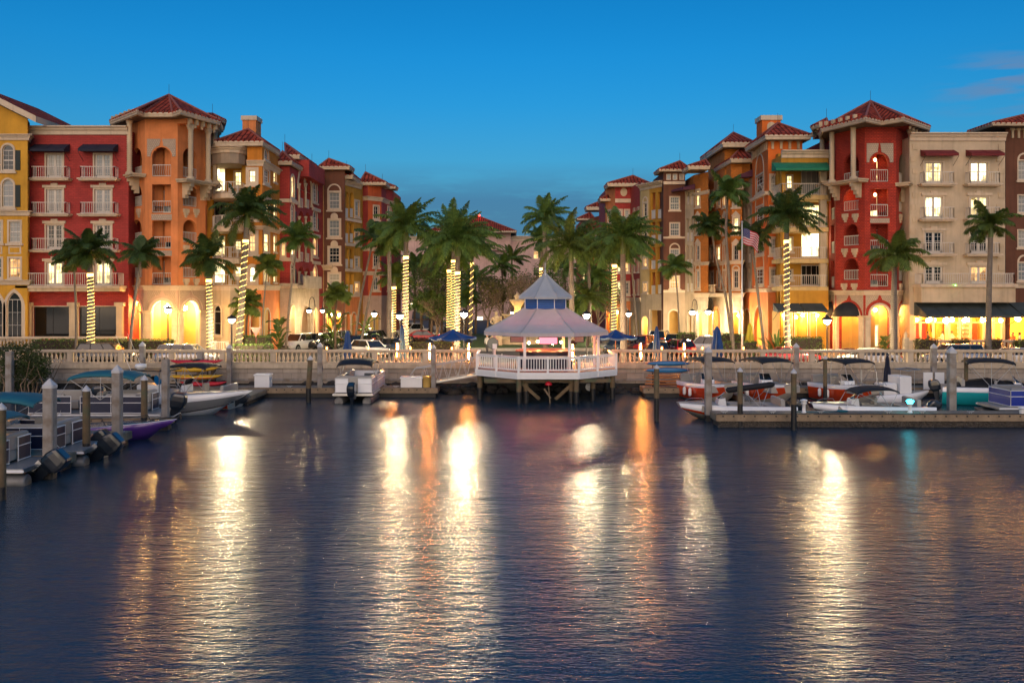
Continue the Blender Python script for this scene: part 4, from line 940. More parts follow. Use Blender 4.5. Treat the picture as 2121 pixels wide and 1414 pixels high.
hiproof(b, ev, ZZ(259, 80), [V((P(1803, 86.5).x, 86.5))], ZZ(210, 86.5), .55)
ev = [P(1680, 88.5), P(1712, 86), P(1722, 93), P(1690, 93)]; hiproof(b, ev, ZZ(266, 87), [V((P(1712, 90.5).x, 90.5))], ZZ(246, 90.5), .45)
body(b, 9, zt, 'redrough'); b.done()

b = Bld('beige_townhouse', 'beige townhouse with burgundy awnings and white balconies over a busy restaurant', P(1985, 82).to_3d())
D = 82.0; zc = ZZ(608, D); zt = ZZ(284, D); fs = poly(b, [(1884, D), (2082, D)], [(ZS, zc, 'beige'), (zc, zt, 'beige')]); lo, up = fs[0][0], fs[1][0]
b.cornice([(1883, D), (2082, D)], crown(ZZ(276, D), .7, .5))
gls = (('glass_lit', 'glass_bright'), ('glass_bright', 'glass_lit'), ('glass_dark', 'glass_dark'), ('glass_dark', 'glass_amber'))
for i, x in enumerate((1934, 2028)):
    for r, (yt, ys) in enumerate(((337, 380.5), (408, 453), (481, 525.5), (552, 588))):
        up.win(x - 19, yt, x + 19, ys, nx=4, ny=5, glass=gls[r][i], door=True, head=r > 0, trim=.14)
        if r < 3: up.balcony(x - 34, ys + 1, x + 40, .85)
    up.awning(x - 28, 311, x + 40, 326, 1.1, 'burgundy')
for y in range(299, 590, 25):
    for x0, x1 in ((1886, 1900), (2064, 2080)):
        u0, u1 = up.u(x0), up.u(x1); z = ZZ(y, D); up.slab(b.trim, u0 + (.15 if y % 2 else 0), u1 - (0 if y % 2 else .15), z - .5, z, -.02, .07, 'cream')
u0, u1 = up.u(1888), up.u(2086); z = ZZ(589, D); mb = MB(); up.slab(mb, u0, u1, z - .25, z, -.05, 1.8, 'whitetrim'); up.slab(mb, u0 + .2, u1 - .1, ZZ(626, D), z - .25, -.05, 1.55, 'beige')
ob = mb.build('balcony', b.root); up.rail(u0 + .25, u1 - .25, z, .95, 1.6, ob, sides=1.4)
lo.niche(1896, 655, 2076, 712, 'r', 4.5, 'room', None, None, None, wide=.1, mats='room')
lo.awning(1893, 626, 2084, 656, 2.6, 'slate_cloth')
for x in (1896, 1908, 1935, 1968, 1990, 2012, 2040, 2060, 2078):    # shopfront mullions and bar shelving
    mb = MB(); u = lo.u(x); lo.slab(mb, u - .09, u + .09, ZS, ZZ(655, D), -.25, -.1, 'whitetrim'); mb.build('shopfront_mullion', b.root)
mb = MB(); lo.slab(mb, lo.u(1896), lo.u(2076), ZZ(668, D) - .06, ZZ(668, D) + .06, -.24, -.11, 'whitetrim'); mb.build('shopfront_transom', b.root)
mb = MB()
for q in range(4):
    zz = ZZ(703 - q * 9, D); lo.slab(mb, lo.u(2022), lo.u(2056), zz - .04, zz, -3.8, -3.4, 'wood')
    for i in range(9): mb.lathe(lo.pt(lerp(lo.u(2024), lo.u(2054), i / 8), zz, -3.6), [(.05, 0), (.05, .2), (.02, .26), (.02, .34)], 'glass_amber' if i % 3 else 'cloth_white', 6)
mb.build('bar_shelf', b.root)
for x0, x1, y0, y1, d, m in ((1934, 1962, 666, 712, -4.2, 'room_red'), (1968, 1986, 668, 712, -4.4, 'amber'), (1900, 1910, 670, 712, -3.4, 'wood'), (1916, 1928, 675, 712, -4.4, 'shutter'), (1990, 1998, 668, 712, -3.0, 'cream'), (2002, 2016, 672, 712, -4.4, 'brown'), (2062, 2072, 670, 712, -4.0, 'wood'), (1974, 1981, 676, 692, -4.3, 'shutter'), (2030, 2050, 706, 712, -2.6, 'wood')):
    mb = MB(); lo.slab(mb, lo.u(x0), lo.u(x1), ZZ(y1, D), ZZ(y0, D), d - .1, d, m); mb.build('interior_partition', b.root)
for i in range(15):
    lm = MB(); c = lo.pt(lo.u(lerp(1900, 2074, i / 14)), ZZ(662 + (i % 3), D), (-1.0, .9, -2.6)[i % 3]); lm.sphere(c, .19 if i % 4 else .27, 'lamp_bar', 8, 5); lm.bar(c, c + V((0, 0, .6)), .012, 'iron', 4); lm.build('pendant_lamp', b.root)
lm = MB(); c = up.pt(up.u(1957), ZZ(591, D), 1.95); lm.sphere(c, .05, 'green_lamp', 8, 5); lm.bar(c, c + V((0, .15, 0)), .015, 'iron', 4); lm.build('green_spotlight', b.root)
body(b, 12, zt, 'beige'); b.done()

b = Bld('umber_block', 'umber brown block with a tiled hip roof and scalloped frieze at the right edge', P(2110, 82).to_3d())
D = 82.4; zc = ZZ(590, D); zt = ZZ(262, D); fs = poly(b, [(2081, 84), (2083, D), (2230, D)], [(ZS, zc, 'brown'), (zc, zt, 'brown')]); lo, up = fs[0][1], fs[1][1]
for yt, yb, k in ((333, 372, 'arch'), (405, 440, False), (477, 511, False), (544, 580, 'arch')):
    for x in (2109, 2155): up.win(x, yt, x + 24, yb, nx=3, ny=4, glass='glass_blind', trim=.1, key=k)
z = ZZ(268, D)
for i in range(12): up.slab(b.trim, .6 + i * .55 - .1, .6 + i * .55 + .1, z - .8, z + .2, -.02, .12, 'cream'); up.slab(b.trim, .6 + i * .55 - .22, .6 + i * .55 + .22, z - .1, z + .2, -.02, .1, 'cream')
b.cornice([(2081, 84), (2083, D), (2230, D)], crown(zc + .1, .4, .3))
lo.awning(2088, 626, 2200, 656, 2.4, 'slate_cloth'); lo.niche(2092, 657, 2190, 712, 'r', 4, 'room', wide=.1)
for i in range(7):
    lm = MB(); c = lo.pt(lo.u(lerp(2096, 2180, i / 6)), ZZ(661, D), (-1.2, -2.4)[i % 2]); lm.sphere(c, .25, 'lamp_bar', 8, 5); lm.bar(c, c + V((0, 0, .6)), .012, 'iron', 4); lm.build('pendant_lamp', b.root)
hip_px(b, 2056, 2250, 254, 263, 80.6, 5, 2132, 236); body(b, 10, zt, 'brown'); b.done()
# ------------------------------------------------------------------ setting: water, ground, quay
def water_mat():
    m = bpy.data.materials.new('water'); m.use_nodes = True; nt = m.node_tree; nt.nodes.clear(); L = nt.links.new
    out = nd(nt, 'ShaderNodeOutputMaterial'); bs = nd(nt, 'ShaderNodeBsdfPrincipled', i_Roughness=.17, i_IOR=1.333)
    bs.inputs['Base Color'].default_value = (.012, .034, .056, 1); bs.inputs['Specular IOR Level'].default_value = .95
    tc = nd(nt, 'ShaderNodeTexCoord')
    def noise(scale, sc, det, rot=0):
        mp = nd(nt, 'ShaderNodeMapping'); mp.inputs['Scale'].default_value = sc; mp.inputs['Rotation'].default_value = (0, 0, rot); L(tc.outputs['Object'], mp.inputs[0])
        n = nd(nt, 'ShaderNodeTexNoise', i_Scale=scale, i_Detail=det, i_Roughness=.6); L(mp.outputs[0], n.inputs['Vector']); return n.outputs[0]
    a = noise(1.7, (.34, 1.0, 1), 2.0, .10); b_ = noise(4.4, (.34, 1.0, 1), 3.0, -.08); c = noise(.09, (1, 1.6, 1), 3.0, .3); f_ = noise(12, (.36, 1.0, 1), 3.0, .14)
    h = math_(nt, 'ADD', math_(nt, 'ADD', math_(nt, 'MULTIPLY', a, .036), math_(nt, 'MULTIPLY', b_, .040)), math_(nt, 'MULTIPLY', f_, .018))
    k = maprange(nt, c, .35, .65, .55, 1.35)      # patches of calmer and busier surface
    sp = nd(nt, 'ShaderNodeSeparateXYZ'); L(tc.outputs['Object'], sp.inputs[0])
    calm = maprange(nt, sp.outputs[1], 40.0, 62.0, 1.0, .9)
    h = math_(nt, 'MULTIPLY', h, math_(nt, 'MULTIPLY', k, calm))
    bp = nd(nt, 'ShaderNodeBump', i_Strength=1.0, i_Distance=1.0); L(h, bp.inputs['Height']); L(bp.outputs[0], bs.inputs['Normal'])
    L(maprange(nt, sp.outputs[1], 20.0, 46.0, .215, .268), bs.inputs['Roughness'])
    L(bs.outputs[0], out.inputs[0]); MATS['water'] = m
water_mat()
mb = MB(); mb.quad((-400, -120, 0), (400, -120, 0), (400, 70, 0), (-400, 70, 0), 'water'); struct(mb, 'water')
mb = MB(); mb.quad((-2500, 64.8, ZS), (2500, 64.8, ZS), (2500, 4000, ZS), (-2500, 4000, ZS), 'asphalt'); struct(mb, 'ground')
YW = 64.5; ZP = ZS + .15
mb = MB(); mb.box(-90, 64.8, ZS - .3, 90, 68.2, ZP, 'paver'); mb.box(-90, 68.2, ZS - .3, 90, 68.45, ZP + .004, 'kerb'); struct(mb, 'promenade')
def pavement(name, x0, y0, x1, y1, m='paver', h=.15):
    mb = MB(); mb.box(x0, y0, ZS - .3, x1, y1, ZS + h, m); mb.box(x0 - .2, y0 - .2, ZS - .3, x1 + .2, y0, ZS + h - .004, 'kerb'); struct(mb, name)
pavement('pavement', -70, 76.5, -22.5, 90, 'paver'); pavement('pavement', 21.5, 77.5, 70, 90, 'paver'); pavement('pavement', -30, 94, -19, 130, 'paver'); pavement('pavement', 19, 94, 30, 130, 'paver')
mb = MB()
for x in range(-60, 61, 6): mb.quad((x, 72.6, ZS + .004), (x + 2.4, 72.6, ZS + .004), (x + 2.4, 72.75, ZS + .004), (x, 72.75, ZS + .004), 'paint')
for x in range(-16, 17, 3): mb.quad((x, 80, ZS + .004), (x + .12, 80, ZS + .004), (x + .12, 85.5, ZS + .004), (x, 85.5, ZS + .004), 'paint')
struct(mb, 'road_marking')
mb = MB(); mb.box(-9, 90, ZS - .1, 9, 120, ZS + .35, 'grass'); mb.box(-9.3, 89.7, ZS - .1, 9.3, 90, ZS + .30, 'kerb'); struct(mb, 'lawn')

mb = MB(); mb.box(-90, YW, .55, 90, YW + .45, 1.62, 'seastone'); mb.box(-90, YW + .06, -2, 90, YW + .5, .549, 'wetwood'); mb.box(-90, YW - .12, 1.62, 90, YW + .5, 1.90, 'stone'); mb.box(-90, YW - .09, .72, 90, YW - .002, .9, 'concrete')
tag(mb.build('seawall'), 'pale stone block seawall rising from the water below the balustrade', 'wall')
# balustrades on either side of the pavilion
def balustrade(x0, x1, y, z, h, label, sp=.30, ped=3.45, w=.26, name='balustrade', n_ind=100, x_at=None):
    t = thing(name, label, 'balustrade', ((x0 + x1) / 2, y, z))
    mb = MB(); mb.box(x0, y - w / 2 - .03, z, x1, y + w / 2 + .03, z + .13, 'stone'); mb.build('plinth', t)
    mb = MB(); mb.box(x0, y - w / 2 - .05, z + h - .14, x1, y + w / 2 + .05, z + h, 'whitetrim'); mb.box(x0, y - w / 2, z + h - .2, x1, y + w / 2, z + h - .14, 'whitetrim'); mb.build('handrail', t)
    proto = None; n = int((x1 - x0) / ped); k = 0; cand = []
    for i in range(n + 1):
        x = lerp(x0 + .2, x1 - .2, i / n); mb = MB(); mb.box(x - .2, y - w / 2 - .02, z + .128, x + .2, y + w / 2 + .02, z + h - .198, 'stone'); mb.box(x - .14, y - w / 2 - .035, z + .2, x + .14, y - w / 2 - .021, z + h - .27, 'whitetrim'); mb.build('pedestal', t)
        if i < n:
            xb = lerp(x0 + .2, x1 - .2, (i + 1) / n); m = int((xb - x - .5) / sp)
            cand += [x + .25 + (xb - x - .5) * (j + .5) / m for j in range(m)]
    prof = [(.10, .12), (.10, .17), (.055, .20), (.065, .26), (.10, .36), (.095, .46), (.06, .60), (.042, .72), (.06, .76), (.09, .79), (.09, h - .19)]
    cx = x_at if x_at is not None else (x0 + x1) / 2
    cand.sort(key=lambda q: abs(q - cx)); rest = MB()
    for i, x in enumerate(cand):
        if i < n_ind:
            if proto is None:
                mb = MB(); mb.lathe((0, 0, 0), prof, 'whitetrim', 8); mb.v = [(a + t.location.x, b_ + t.location.y, c + t.location.z) for a, b_, c in mb.v]; proto = mb.build('baluster', t); o = proto
            else:
                o = proto.copy(); COL.objects.link(o); o.parent = t; KIDS[t.name].append(o)
            o.location = (x - t.location.x, 0, 0)
        else: rest.lathe((x, y, z), prof, 'whitetrim', 8)
    if rest.f:
        r = rest.build('balusters', t); r['kind'] = 'stuff'
    return t
xg0, xg1 = P(992, YW).x, P(1268, YW).x
balustrade(-46, xg0, YW + .2, 1.90, 1.02, 'long cream balustrade along the quay left of the white pavilion', x_at=-18)
balustrade(xg1, 46, YW + .2, 1.90, 1.02, 'long cream balustrade along the quay right of the white pavilion', x_at=22)
# riprap under the wall
mb = MB(); r_ = random.Random(3)
def rock(mb, c, s, m='rock'):
    rings = [];
    for i in range(5):
        a = pi * i / 4; rr = max(.02, sin(a)) * s
        rings.append([(c[0] + rr * cos(t) * (1 + r_.uniform(-.25, .25)) * 1.3, c[1] + rr * sin(t) * (1 + r_.uniform(-.25, .25)), c[2] - s * .7 * cos(a) * (1 + r_.uniform(-.15, .15))) for t in lin(0, 2 * pi, 7)[:-1]])
    mb.loft(rings, m, smooth=False)
for i in range(300):
    x = r_.uniform(-46, 46); y = r_.uniform(62.7, 64.4); rock(mb, (x, y, -.1 + (y - 62.7) * .3 + r_.uniform(-.1, .2)), r_.uniform(.2, .42))
tag(mb.build('riprap'), 'dark wet boulders heaped at the foot of the seawall', 'rocks', kind='stuff')

# ------------------------------------------------------------------ docks
def dock(name, label, x0, y0, x1, y1, zt=.62, th=.34, barn=False, holes=True, ramp=None):
    t = thing(name, label, 'dock', ((x0 + x1) / 2, (y0 + y1) / 2, 0))
    mb = MB(); mb.box(x0, y0, zt - .06, x1, y1, zt, 'plank'); mb.build('deck', t)
    mb = MB(); mb.box(x0 - .02, y0 - .05, zt - th, x1 + .02, y0, zt - .02, 'beam'); mb.box(x0 - .02, y1, zt - th, x1 + .02, y1 + .05, zt - .02, 'beam'); mb.box(x1, y0 - .002, zt - th, x1 + .05, y1 + .002, zt - .02, 'beam'); mb.box(x0 - .05, y0 - .002, zt - th, x0, y1 + .002, zt - .02, 'beam')
    if holes:
        for i in range(int((x1 - x0) / .55)):
            x = x0 + .3 + i * .55
            if x < x1: mb.box(x - .04, y0 - .075, zt - .14, x + .04, y0 - .051, zt - .07, 'blackplastic')
    mb.box(x0, y0 - .07, zt - .005, x1, y0 + .1, zt + .02, 'blackplastic' if barn else 'beam'); mb.build('rim_beam', t)
    mb = MB(); mb.box(x0 + .1, y0 + .06, -.35, x1 - .1, y1 - .06, zt - th + .02, 'barnacle' if barn else 'wetwood')
    if barn:
        for i in range(1500):
            x = r_.uniform(x0 + .1, x1 - .1); rock(mb, (x, y0 + .06 - r_.uniform(0, .05), r_.uniform(-.02, zt - th)), r_.uniform(.03, .07), 'barnacle')
    mb.build('float', t)
    return t
dock('quay_dock', 'long grey plank dock along the seawall left of the pavilion', P(380, 61).x, 60.6, P(906, 61).x, 62.4)
dock('quay_dock', 'plank dock along the seawall right of the pavilion behind the red boats', P(1332, 61).x, 60.6, 46, 62.4)
dock('finger_dock', 'right hand finger dock crusted with pale barnacles', P(1478, 48).x, 47.2, 40, 48.6, .68, .36, True)
dock('finger_dock', 'short finger dock with a square pile at its end nearest the viewer', -27, 35.4, P(133, 35.6).x, 36.5, .62, .36)
dock('finger_dock', 'middle finger dock ending beside the purple boat', -30, 40.9, P(262, 41.5).x, 42.0, .62, .34)
dock('finger_dock', 'finger dock behind the purple boat with round holes in its beam', -32, 46.0, P(352, 46.5).x, 47.0, .62, .34)
dock('float_dock', 'pale low float between the square piles below the kayaks', P(345, 57).x, 56.5, P(520, 57).x, 60.5, .55, .3)
dock('float_dock', 'small grey plank dock between the two right hand red boats', P(1545, 55).x, 54.5, P(1570, 55).x, 60.4, .5, .3)

# ------------------------------------------------------------------ pilings
def piling(kind, px, ytop, ybase, label, wpx=None, cap=True, lean=0.0, zb=0.0, wet=.9, group=None):
    D = (CH - zb) * F / (ybase - HY); p = P(px, D); zt = ZZ(ytop, D); w = (wpx or 12) * D / F * .93
    t = thing('square_piling' if kind == 's' else 'round_piling', label, 'piling', (p.x, D, 0), group)
    top = V((p.x + lean, D, zt)); ch = .0
    mb = MB()
    if kind == 's':
        h = w / 2; c = h * .82; ring = lambda z, s=1.0, ox=0.0: [(p.x + ox + x * s, D + y * s, z) for x, y in ((-h, -c), (-c, -h), (c, -h), (h, -c), (h, c), (c, h), (-c, h), (-h, c))]
        ct = zt - w * .95 if cap else zt
        mb.loft([ring(.35), ring(ct, 1, lean * .9)], 'concrete', smooth=False); mb.build('shaft', t)
        m2 = MB(); m2.loft([ring(-1.5), ring(.35)], 'wetwood', smooth=False); m2.build('wet_base', t)
        if cap:
            m3 = MB(); m3.loft([ring(ct, 1.08, lean), ring(ct + w * .28, 1.08, lean), ring(ct + w * .32, 1.0, lean), ring(zt, .04, lean)], 'cap_grey', smooth=False); m3.build('cap', t)
    else:
        r = w / 2; ct = zt - w * .8 if cap else zt
        mb.tube([(p.x, D, wet), (p.x + lean, D, ct)], r, 'pile_wood', 12, [r * 1.04, r]); mb.build('shaft', t)
        m2 = MB(); m2.tube([(p.x, D, -1.5), (p.x, D, wet)], r * 1.02, 'wetwood', 12); m2.build('wet_base', t)
        if cap:
            m3 = MB(); m3.lathe((p.x + lean, D, ct - .02), [(r * 1.1, 0), (r * 1.12, w * .25), (r * .9, w * .34), (.01, w * .85)], 'cap_grey', 12); m3.build('cap', t)
    return t
piling('r', 3, 833, 1035, 'stout wooden piling cut by the left edge of the picture, white cone cap', 19, wet=.45)
piling('s', 103, 783, 968, 'square concrete pile with white cap at the end of the nearest finger dock', 23, zb=.4)
piling('r', 179, 797, 955, 'greenish wooden piling with white cone cap beside the first blue outboard', 16, wet=.75)
piling('s', 243, 755, 914, 'square concrete pile with white cap just behind the purple boat', 19, zb=.4)
piling('r', 299, 776, 885, 'brown wooden piling with white cap in front of the navy pontoon boat', 14, zb=.4)
piling('s', 343, 744, 874, 'tall square grey pile without cap beside the navy pontoon boat', 14.5, False, zb=.4)
piling('s', 415, 728, 815, 'tall square grey pile without cap behind the white sport boat', 12.5, False)
piling('r', 442, 752, 813, 'green and brown wooden piling without cap beside the kayak rack', 11, False)
piling('s', 475, 712, 812, 'square pile with white cap right of the kayak rack', 10.5)
piling('s', 20, 728, 825, 'short pinkish square pile in front of the mangrove bush', 14, False)
piling('s', 295, 707, 815, 'slim square pile with white cap rising behind the teal canopy', 11)
piling('r', 639, 736, 833, 'green topped wooden piling standing alone left of the stern facing pontoon boat', 11.5, lean=.12)
piling('s', 663, 709, 812, 'square grey pile with white cap against the wall left of the pontoon boat', 10.5, zb=.3)
piling('s', 898, 713, 812, 'square grey pile with white cap at the foot of the gangway', 9.5, zb=.3)
piling('r', 1360, 754, 872, 'mossy wooden piling with white cap in front of the paddleboards', 11.5, wet=1.25)
piling('s', 1467, 717, 872, 'large square concrete pile with white pyramid cap at the tip of the right dock', 14.5)
piling('r', 1533, 760, 884, 'wooden piling with white cap in front of the nearer white deck boat', 12, wet=1.2)
piling('r', 1644, 763, 890, 'wooden piling with white cap at the stern of the nearer white deck boat', 12.5, wet=1.3)
piling('s', 1649, 710, 812, 'slim square pile with white cap behind the second red boat', 11, zb=.3)
piling('r', 1709, 736, 836, 'green piling with white cap at the stern of the third red boat', 8.5, wet=1.1)
piling('s', 1934, 711, 812, 'tall square pile carrying two pale fender boards against the wall', 11, zb=.3)
piling('s', 1971, 717, 868, 'large square pile with white pyramid cap in the middle of the right dock', 16)
piling('r', 2001, 740, 836, 'green wooden piling without cap at the bow of the turquoise boat', 8.5, False, wet=1.1)
for s_ in (-1, 1):
    mb = MB(); p = W(1934 + s_ * 12, 788, 60.4); mb.loft([[(p.x + x, 60.4 + y, z) for x, y in ((-.3, -.04), (.3, -.04), (.3, .04), (-.3, .04))] for z in (ZZ(806, 60.4), ZZ(771, 60.4))], 'white', smooth=False)
    tag(mb.build('fender_board', None, (p.x, 60.4, ZZ(806, 60.4))), ('left' if s_ < 0 else 'right') + ' pale upright fender board beside the tall square pile at the right wall', 'fender board')

# ------------------------------------------------------------------ dock furniture
def small(mb, name, label, cat, loc): return tag(mb.build(name, None, loc), label, cat)
def dock_box(x0, x1, y0, y1, D, label):
    t = thing('dock_box', label, 'storage box', (P((x0 + x1) / 2, D).x, D, .62)); a, c = P(x0, D), P(x1, D); z1 = ZZ(y0, D)
    mb = MB(); mb.box(a.x, D, .62, c.x, D + .7, z1 - .1, 'white')
    for i in range(4): mb.box(a.x + .03, D - .012, .66 + i * (z1 - .8) / 4, c.x - .03, D - .002, .66 + (i + .9) * (z1 - .8) / 4, 'white')
    mb.build('box', t); mb = MB(); mb.loft([[(a.x - .05, D - .05, z), (c.x + .05, D - .05, z), (c.x + .05, D + .75, z + .03), (a.x - .05, D + .75, z + .03)] for z in (z1 - .1, z1 - .02)], 'white', smooth=False); mb.build('lid', t)
dock_box(527, 558, 775, 801, 61, 'tall white dock box standing alone left of the round piling'); dock_box(830, 874, 781, 802, 61, 'long low white dock box beside the yellow barrel')
p = P(884, 61.2); mb = MB(); mb.lathe((p.x, 61.2, .62), [(.24, 0), (.28, .1), (.28, .62), (.31, .64), (.31, .74), (.29, .75)], 'bucket', 14); small(mb, 'barrel', 'yellow plastic barrel on the dock at the foot of the gangway', 'barrel', (p.x, 61.2, .62))
t = thing('gangway', 'aluminium gangway with truss handrails sloping up to the pavilion deck', 'gangway', (P(900, 61.5).x, 61.5, .62))
a0, a1 = W(868, 797, 61.5), W(986, 776, 61.5)
for dy in (0, 1.1):
    mb = MB(); o = V((0, dy, 0)); h = V((0, 0, 1.15)); mb.beam(a0 + o, a1 + o, .06, .14, 'alu'); e = [a0 + o + V((-.5, 0, .2)), a0 + o + V((-.55, 0, .75)), a0 + o + V((-.3, 0, 1.1)), a0 + o + h + V((.2, 0, 0)), a1 + o + h]; mb.tube(e, .03, 'alu', 6)
    for i in range(6): q = a0.lerp(a1, i / 6) + o; r2 = a0.lerp(a1, (i + .5) / 6) + o; q2 = a0.lerp(a1, (i + 1) / 6) + o; mb.bar(q, r2 + h, .022, 'alu', 5); mb.bar(r2 + h, q2, .022, 'alu', 5)
    mb.build('truss_rail', t)
mb = MB(); mb.beam((a0 + V((0, .55, .02))), (a1 + V((0, .55, .02))), 1.0, .06, 'alu'); mb.build('walkway', t)
def pedestal(px, yt, yb, D, glow_, label, zb):
    p = P(px, D); z1 = ZZ(yt, D); t = thing('dock_pedestal', label, 'dock pedestal', (p.x, D, zb)); mb = MB(); mb.lathe((p.x, D, zb), [(.13, 0), (.13, .04), (.095, .06), (.095, z1 - zb - .3), (.15, z1 - zb - .26), (.15, z1 - zb - .2)], 'white', 10); mb.build('post', t)
    mb = MB(); mb.lathe((p.x, D, z1 - .2), [(.14, 0), (.14, .09), (.20, .10), (.17, .16), (.05, .2)], 'white' if not glow_ else 'cyan_lamp', 12); mb.build('lamp_head', t)
pedestal(1665, 826, 856, 47.8, 0, 'white utility pedestal on the right dock between the two white deck boats', .68); pedestal(1885, 827, 856, 47.8, 1, 'white utility pedestal with a glowing cyan lamp on the right dock', .68); pedestal(2117, 842, 856, 47.4, 0, 'short white utility pedestal on the right dock at the picture edge', .68)
# orange work light at far left
p = W(7, 823, 40); mb = MB(); mb.sphere(p, .09, 'orange_lamp', 8, 6); mb.bar(p, (p.x - .4, 40, p.z - .1), .03, 'iron'); small(mb, 'boat_lamp', 'small glaring orange lamp hanging above the left boats', 'lamp', p)
# ring buoy and pink float below the pavilion
p = W(1221, 801, 59.5); mb = MB(); mb.tube([(p.x + .2 * cos(a), 59.5, p.z + .2 * sin(a)) for a in lin(0, 2 * pi, 16)[:-1]], .07, 'white', 8, closed=True); mb.sphere(p, .18, 'white', 10, 6, .9); small(mb, 'round_buoy', 'round white buoy hanging under the pavilion deck', 'buoy', p)

# ------------------------------------------------------------------ kayaks and paddleboards
def kayak(mb, x0, x1, y, z, w, h, m, curve=.25, rim=None, n=12):
    rings = []
    for i in range(n + 1):
        t = i / n; q = max(.03, sin(pi * t) ** .55); x = lerp(x0, x1, t); zc = z + curve * (2 * t - 1) ** 4
        rings.append([(x, y + w / 2 * q * cos(a), zc + h / 2 * q * sin(a)) for a in lin(0, 2 * pi, 10)[:-1]])
    mb.loft(rings, m)
for x0, x1, yy, m, lb in ((350, 463, 750, 'kayak_red', 'long red kayak on the top of the rack'), (335, 455, 765, 'kayak_yellow', 'upper yellow kayak on the rack below the red one'), (345, 462, 781, 'kayak_yellow', 'lower yellow kayak on the rack with a red stripe'), (372, 470, 795, 'kayak_red', 'red kayak with a dark tip lowest on the rack')):
    D = 62.0; a, c = P(x0, D), P(x1, D); z = ZZ(yy, D); mb = MB(); kayak(mb, a.x, c.x, D, z, .7, .36, m, .16)
    mb.lathe(((a.x + c.x) / 2, D, z + .1), [(.32, 0), (.36, .08), (.3, .1)], 'blackplastic', 12, capb=False)
    if yy == 781: kayak(mb, a.x + .3, c.x - .3, D - .03, z - .05, .74, .1, 'kayak_red', .16)
    small(mb, 'kayak', lb, 'kayak', ((a.x + c.x) / 2, D, z))
mb = MB()
for px in (365, 430):
    p = P(px, 62.4); mb.bar((p.x, 62.4, .55), (p.x, 62.4, 2.4), .05, 'iron')
    for yy in (756, 771, 787, 801): z = ZZ(yy, 62); mb.bar((p.x, 62.4, z - .03), (p.x, 61.6, z), .03, 'iron')
small(mb, 'kayak_rack', 'dark metal rack holding the red and yellow kayaks', 'rack', (P(400, 62.4).x, 62.4, .55))
for i, (x0, x1, yy, hh, m, lb) in enumerate(((1337, 1431, 752.5, .36, 'board_blue', 'topmost blue paddleboard with an orange rim'), (1334, 1431, 766.5, .42, 'board_blue', 'second blue paddleboard with an orange rim, under the topmost one'), (1342, 1436, 777, .10, 'board_rim', 'third board of the rack, thin and orange edged'), (1338, 1434, 782, .12, 'board_rim', 'fourth board of the rack, thin and orange edged'), (1338, 1432, 789, .10, 'board_rim', 'fifth board of the rack, dark with an orange edge'), (1336, 1432, 795, .12, 'board_rim', 'lowest orange edged board of the rack near the dock'))):
    D = 61.2; a, c = P(x0, D), P(x1, D); z = ZZ(yy, D); mb = MB(); n = 16; rings = []
    tl = .75 if m == 'board_blue' else .0          # the two blue boards lean on their edge
    t = thing('paddleboard', lb, 'paddleboard', ((a.x + c.x) / 2, D, z))
    for q_, (ms, sc, off) in enumerate((('board_rim', 1.0, 0), (m, .86, -.06))):
        if q_ and m != 'board_blue': continue
        mb = MB(); rings = []
        for k in range(n + 1):
            tt = k / n; q = max(.04, sin(pi * tt) ** .5) * sc; x = lerp(a.x, c.x, .5 + (tt - .5) * (1 if not q_ else .95))
            rings.append([(x, D + off + (.32 * q * cos(g) if m != 'board_blue' else .08 * cos(g)), z + (.05 if m != 'board_blue' else hh / 2 * q) * sin(g)) for g in lin(0, 2 * pi, 12)[:-1]])
        mb.loft(rings, ms); mb.build('hull' if not q_ else 'deck_pad', t)
mb = MB()
for px in (1352, 1412):
    p = P(px, 61.8); mb.bar((p.x, 61.8, .62), (p.x, 61.8, 2.5), .04, 'iron')
    for yy in (779, 784.5, 791, 797): z = ZZ(yy, 61.5); mb.bar((p.x, 61.8, z), (p.x, 60.9, z), .025, 'iron')
small(mb, 'board_rack', 'dark metal rack holding the paddleboards', 'rack', (P(1380, 61.8).x, 61.8, .62))
# ------------------------------------------------------------------ the white pavilion over the water
gx, gy, ZD = 2.24, 61.5, 1.98
def octa(ap, cx=gx, cy=gy): r = ap / cos(pi / 8); return [V((cx + r * cos(pi / 8 + k * pi / 4), cy + r * sin(pi / 8 + k * pi / 4))) for k in range(8)]
t = thing('pavilion', 'white octagonal bar pavilion on piles with two tier canvas roof and blue lantern', 'pavilion', (gx, gy, 0))
o = octa(4.6); mb = MB(); mb.prism(o, ZD - .12, ZD, 'plank'); mb.build('deck', t)
mb = MB(); mb.sweep(o, [(-.15, ZD - .42), (.03, ZD - .42), (.03, ZD - .01), (-.15, ZD - .01)], 'white', True); mb.sweep(o, [(-.1, ZD - .24), (.06, ZD - .24), (.06, ZD - .04), (-.1, ZD - .04)], 'white', True); mb.build('skirt', t)
for k in range(8):
    a, c = o[k], o[(k + 1) % 8]
    if (a.y + c.y) / 2 > gy + 3.2: continue      # open towards the promenade
    mb = MB(); d = (c - a); ln = d.length; d.normalize(); n_ = V((d.y, -d.x))
    A = lambda s_, z, off=-.1: (a.x + d.x * s_ + n_.x * off, a.y + d.y * s_ + n_.y * off, z)
    mb.beam(A(0, ZD + .98), A(ln, ZD + .98), .16, .05, 'white'); mb.beam(A(0, ZD + .88), A(ln, ZD + .88), .05, .1, 'white'); mb.beam(A(0, ZD + .14), A(ln, ZD + .14), .05, .09, 'white')
    m = int(ln / .17)
    for i in range(1, m): mb.beam(A(ln * i / m, ZD + .14), A(ln * i / m, ZD + .9), .05, .04, 'white')
    for s_ in (0.07, ln / 2): mb.beam(A(s_, ZD - .38, -.02), A(s_, ZD + 1.0, -.02), .14, .14, 'white')
    mb.build('railing', t)
op = octa(3.45)
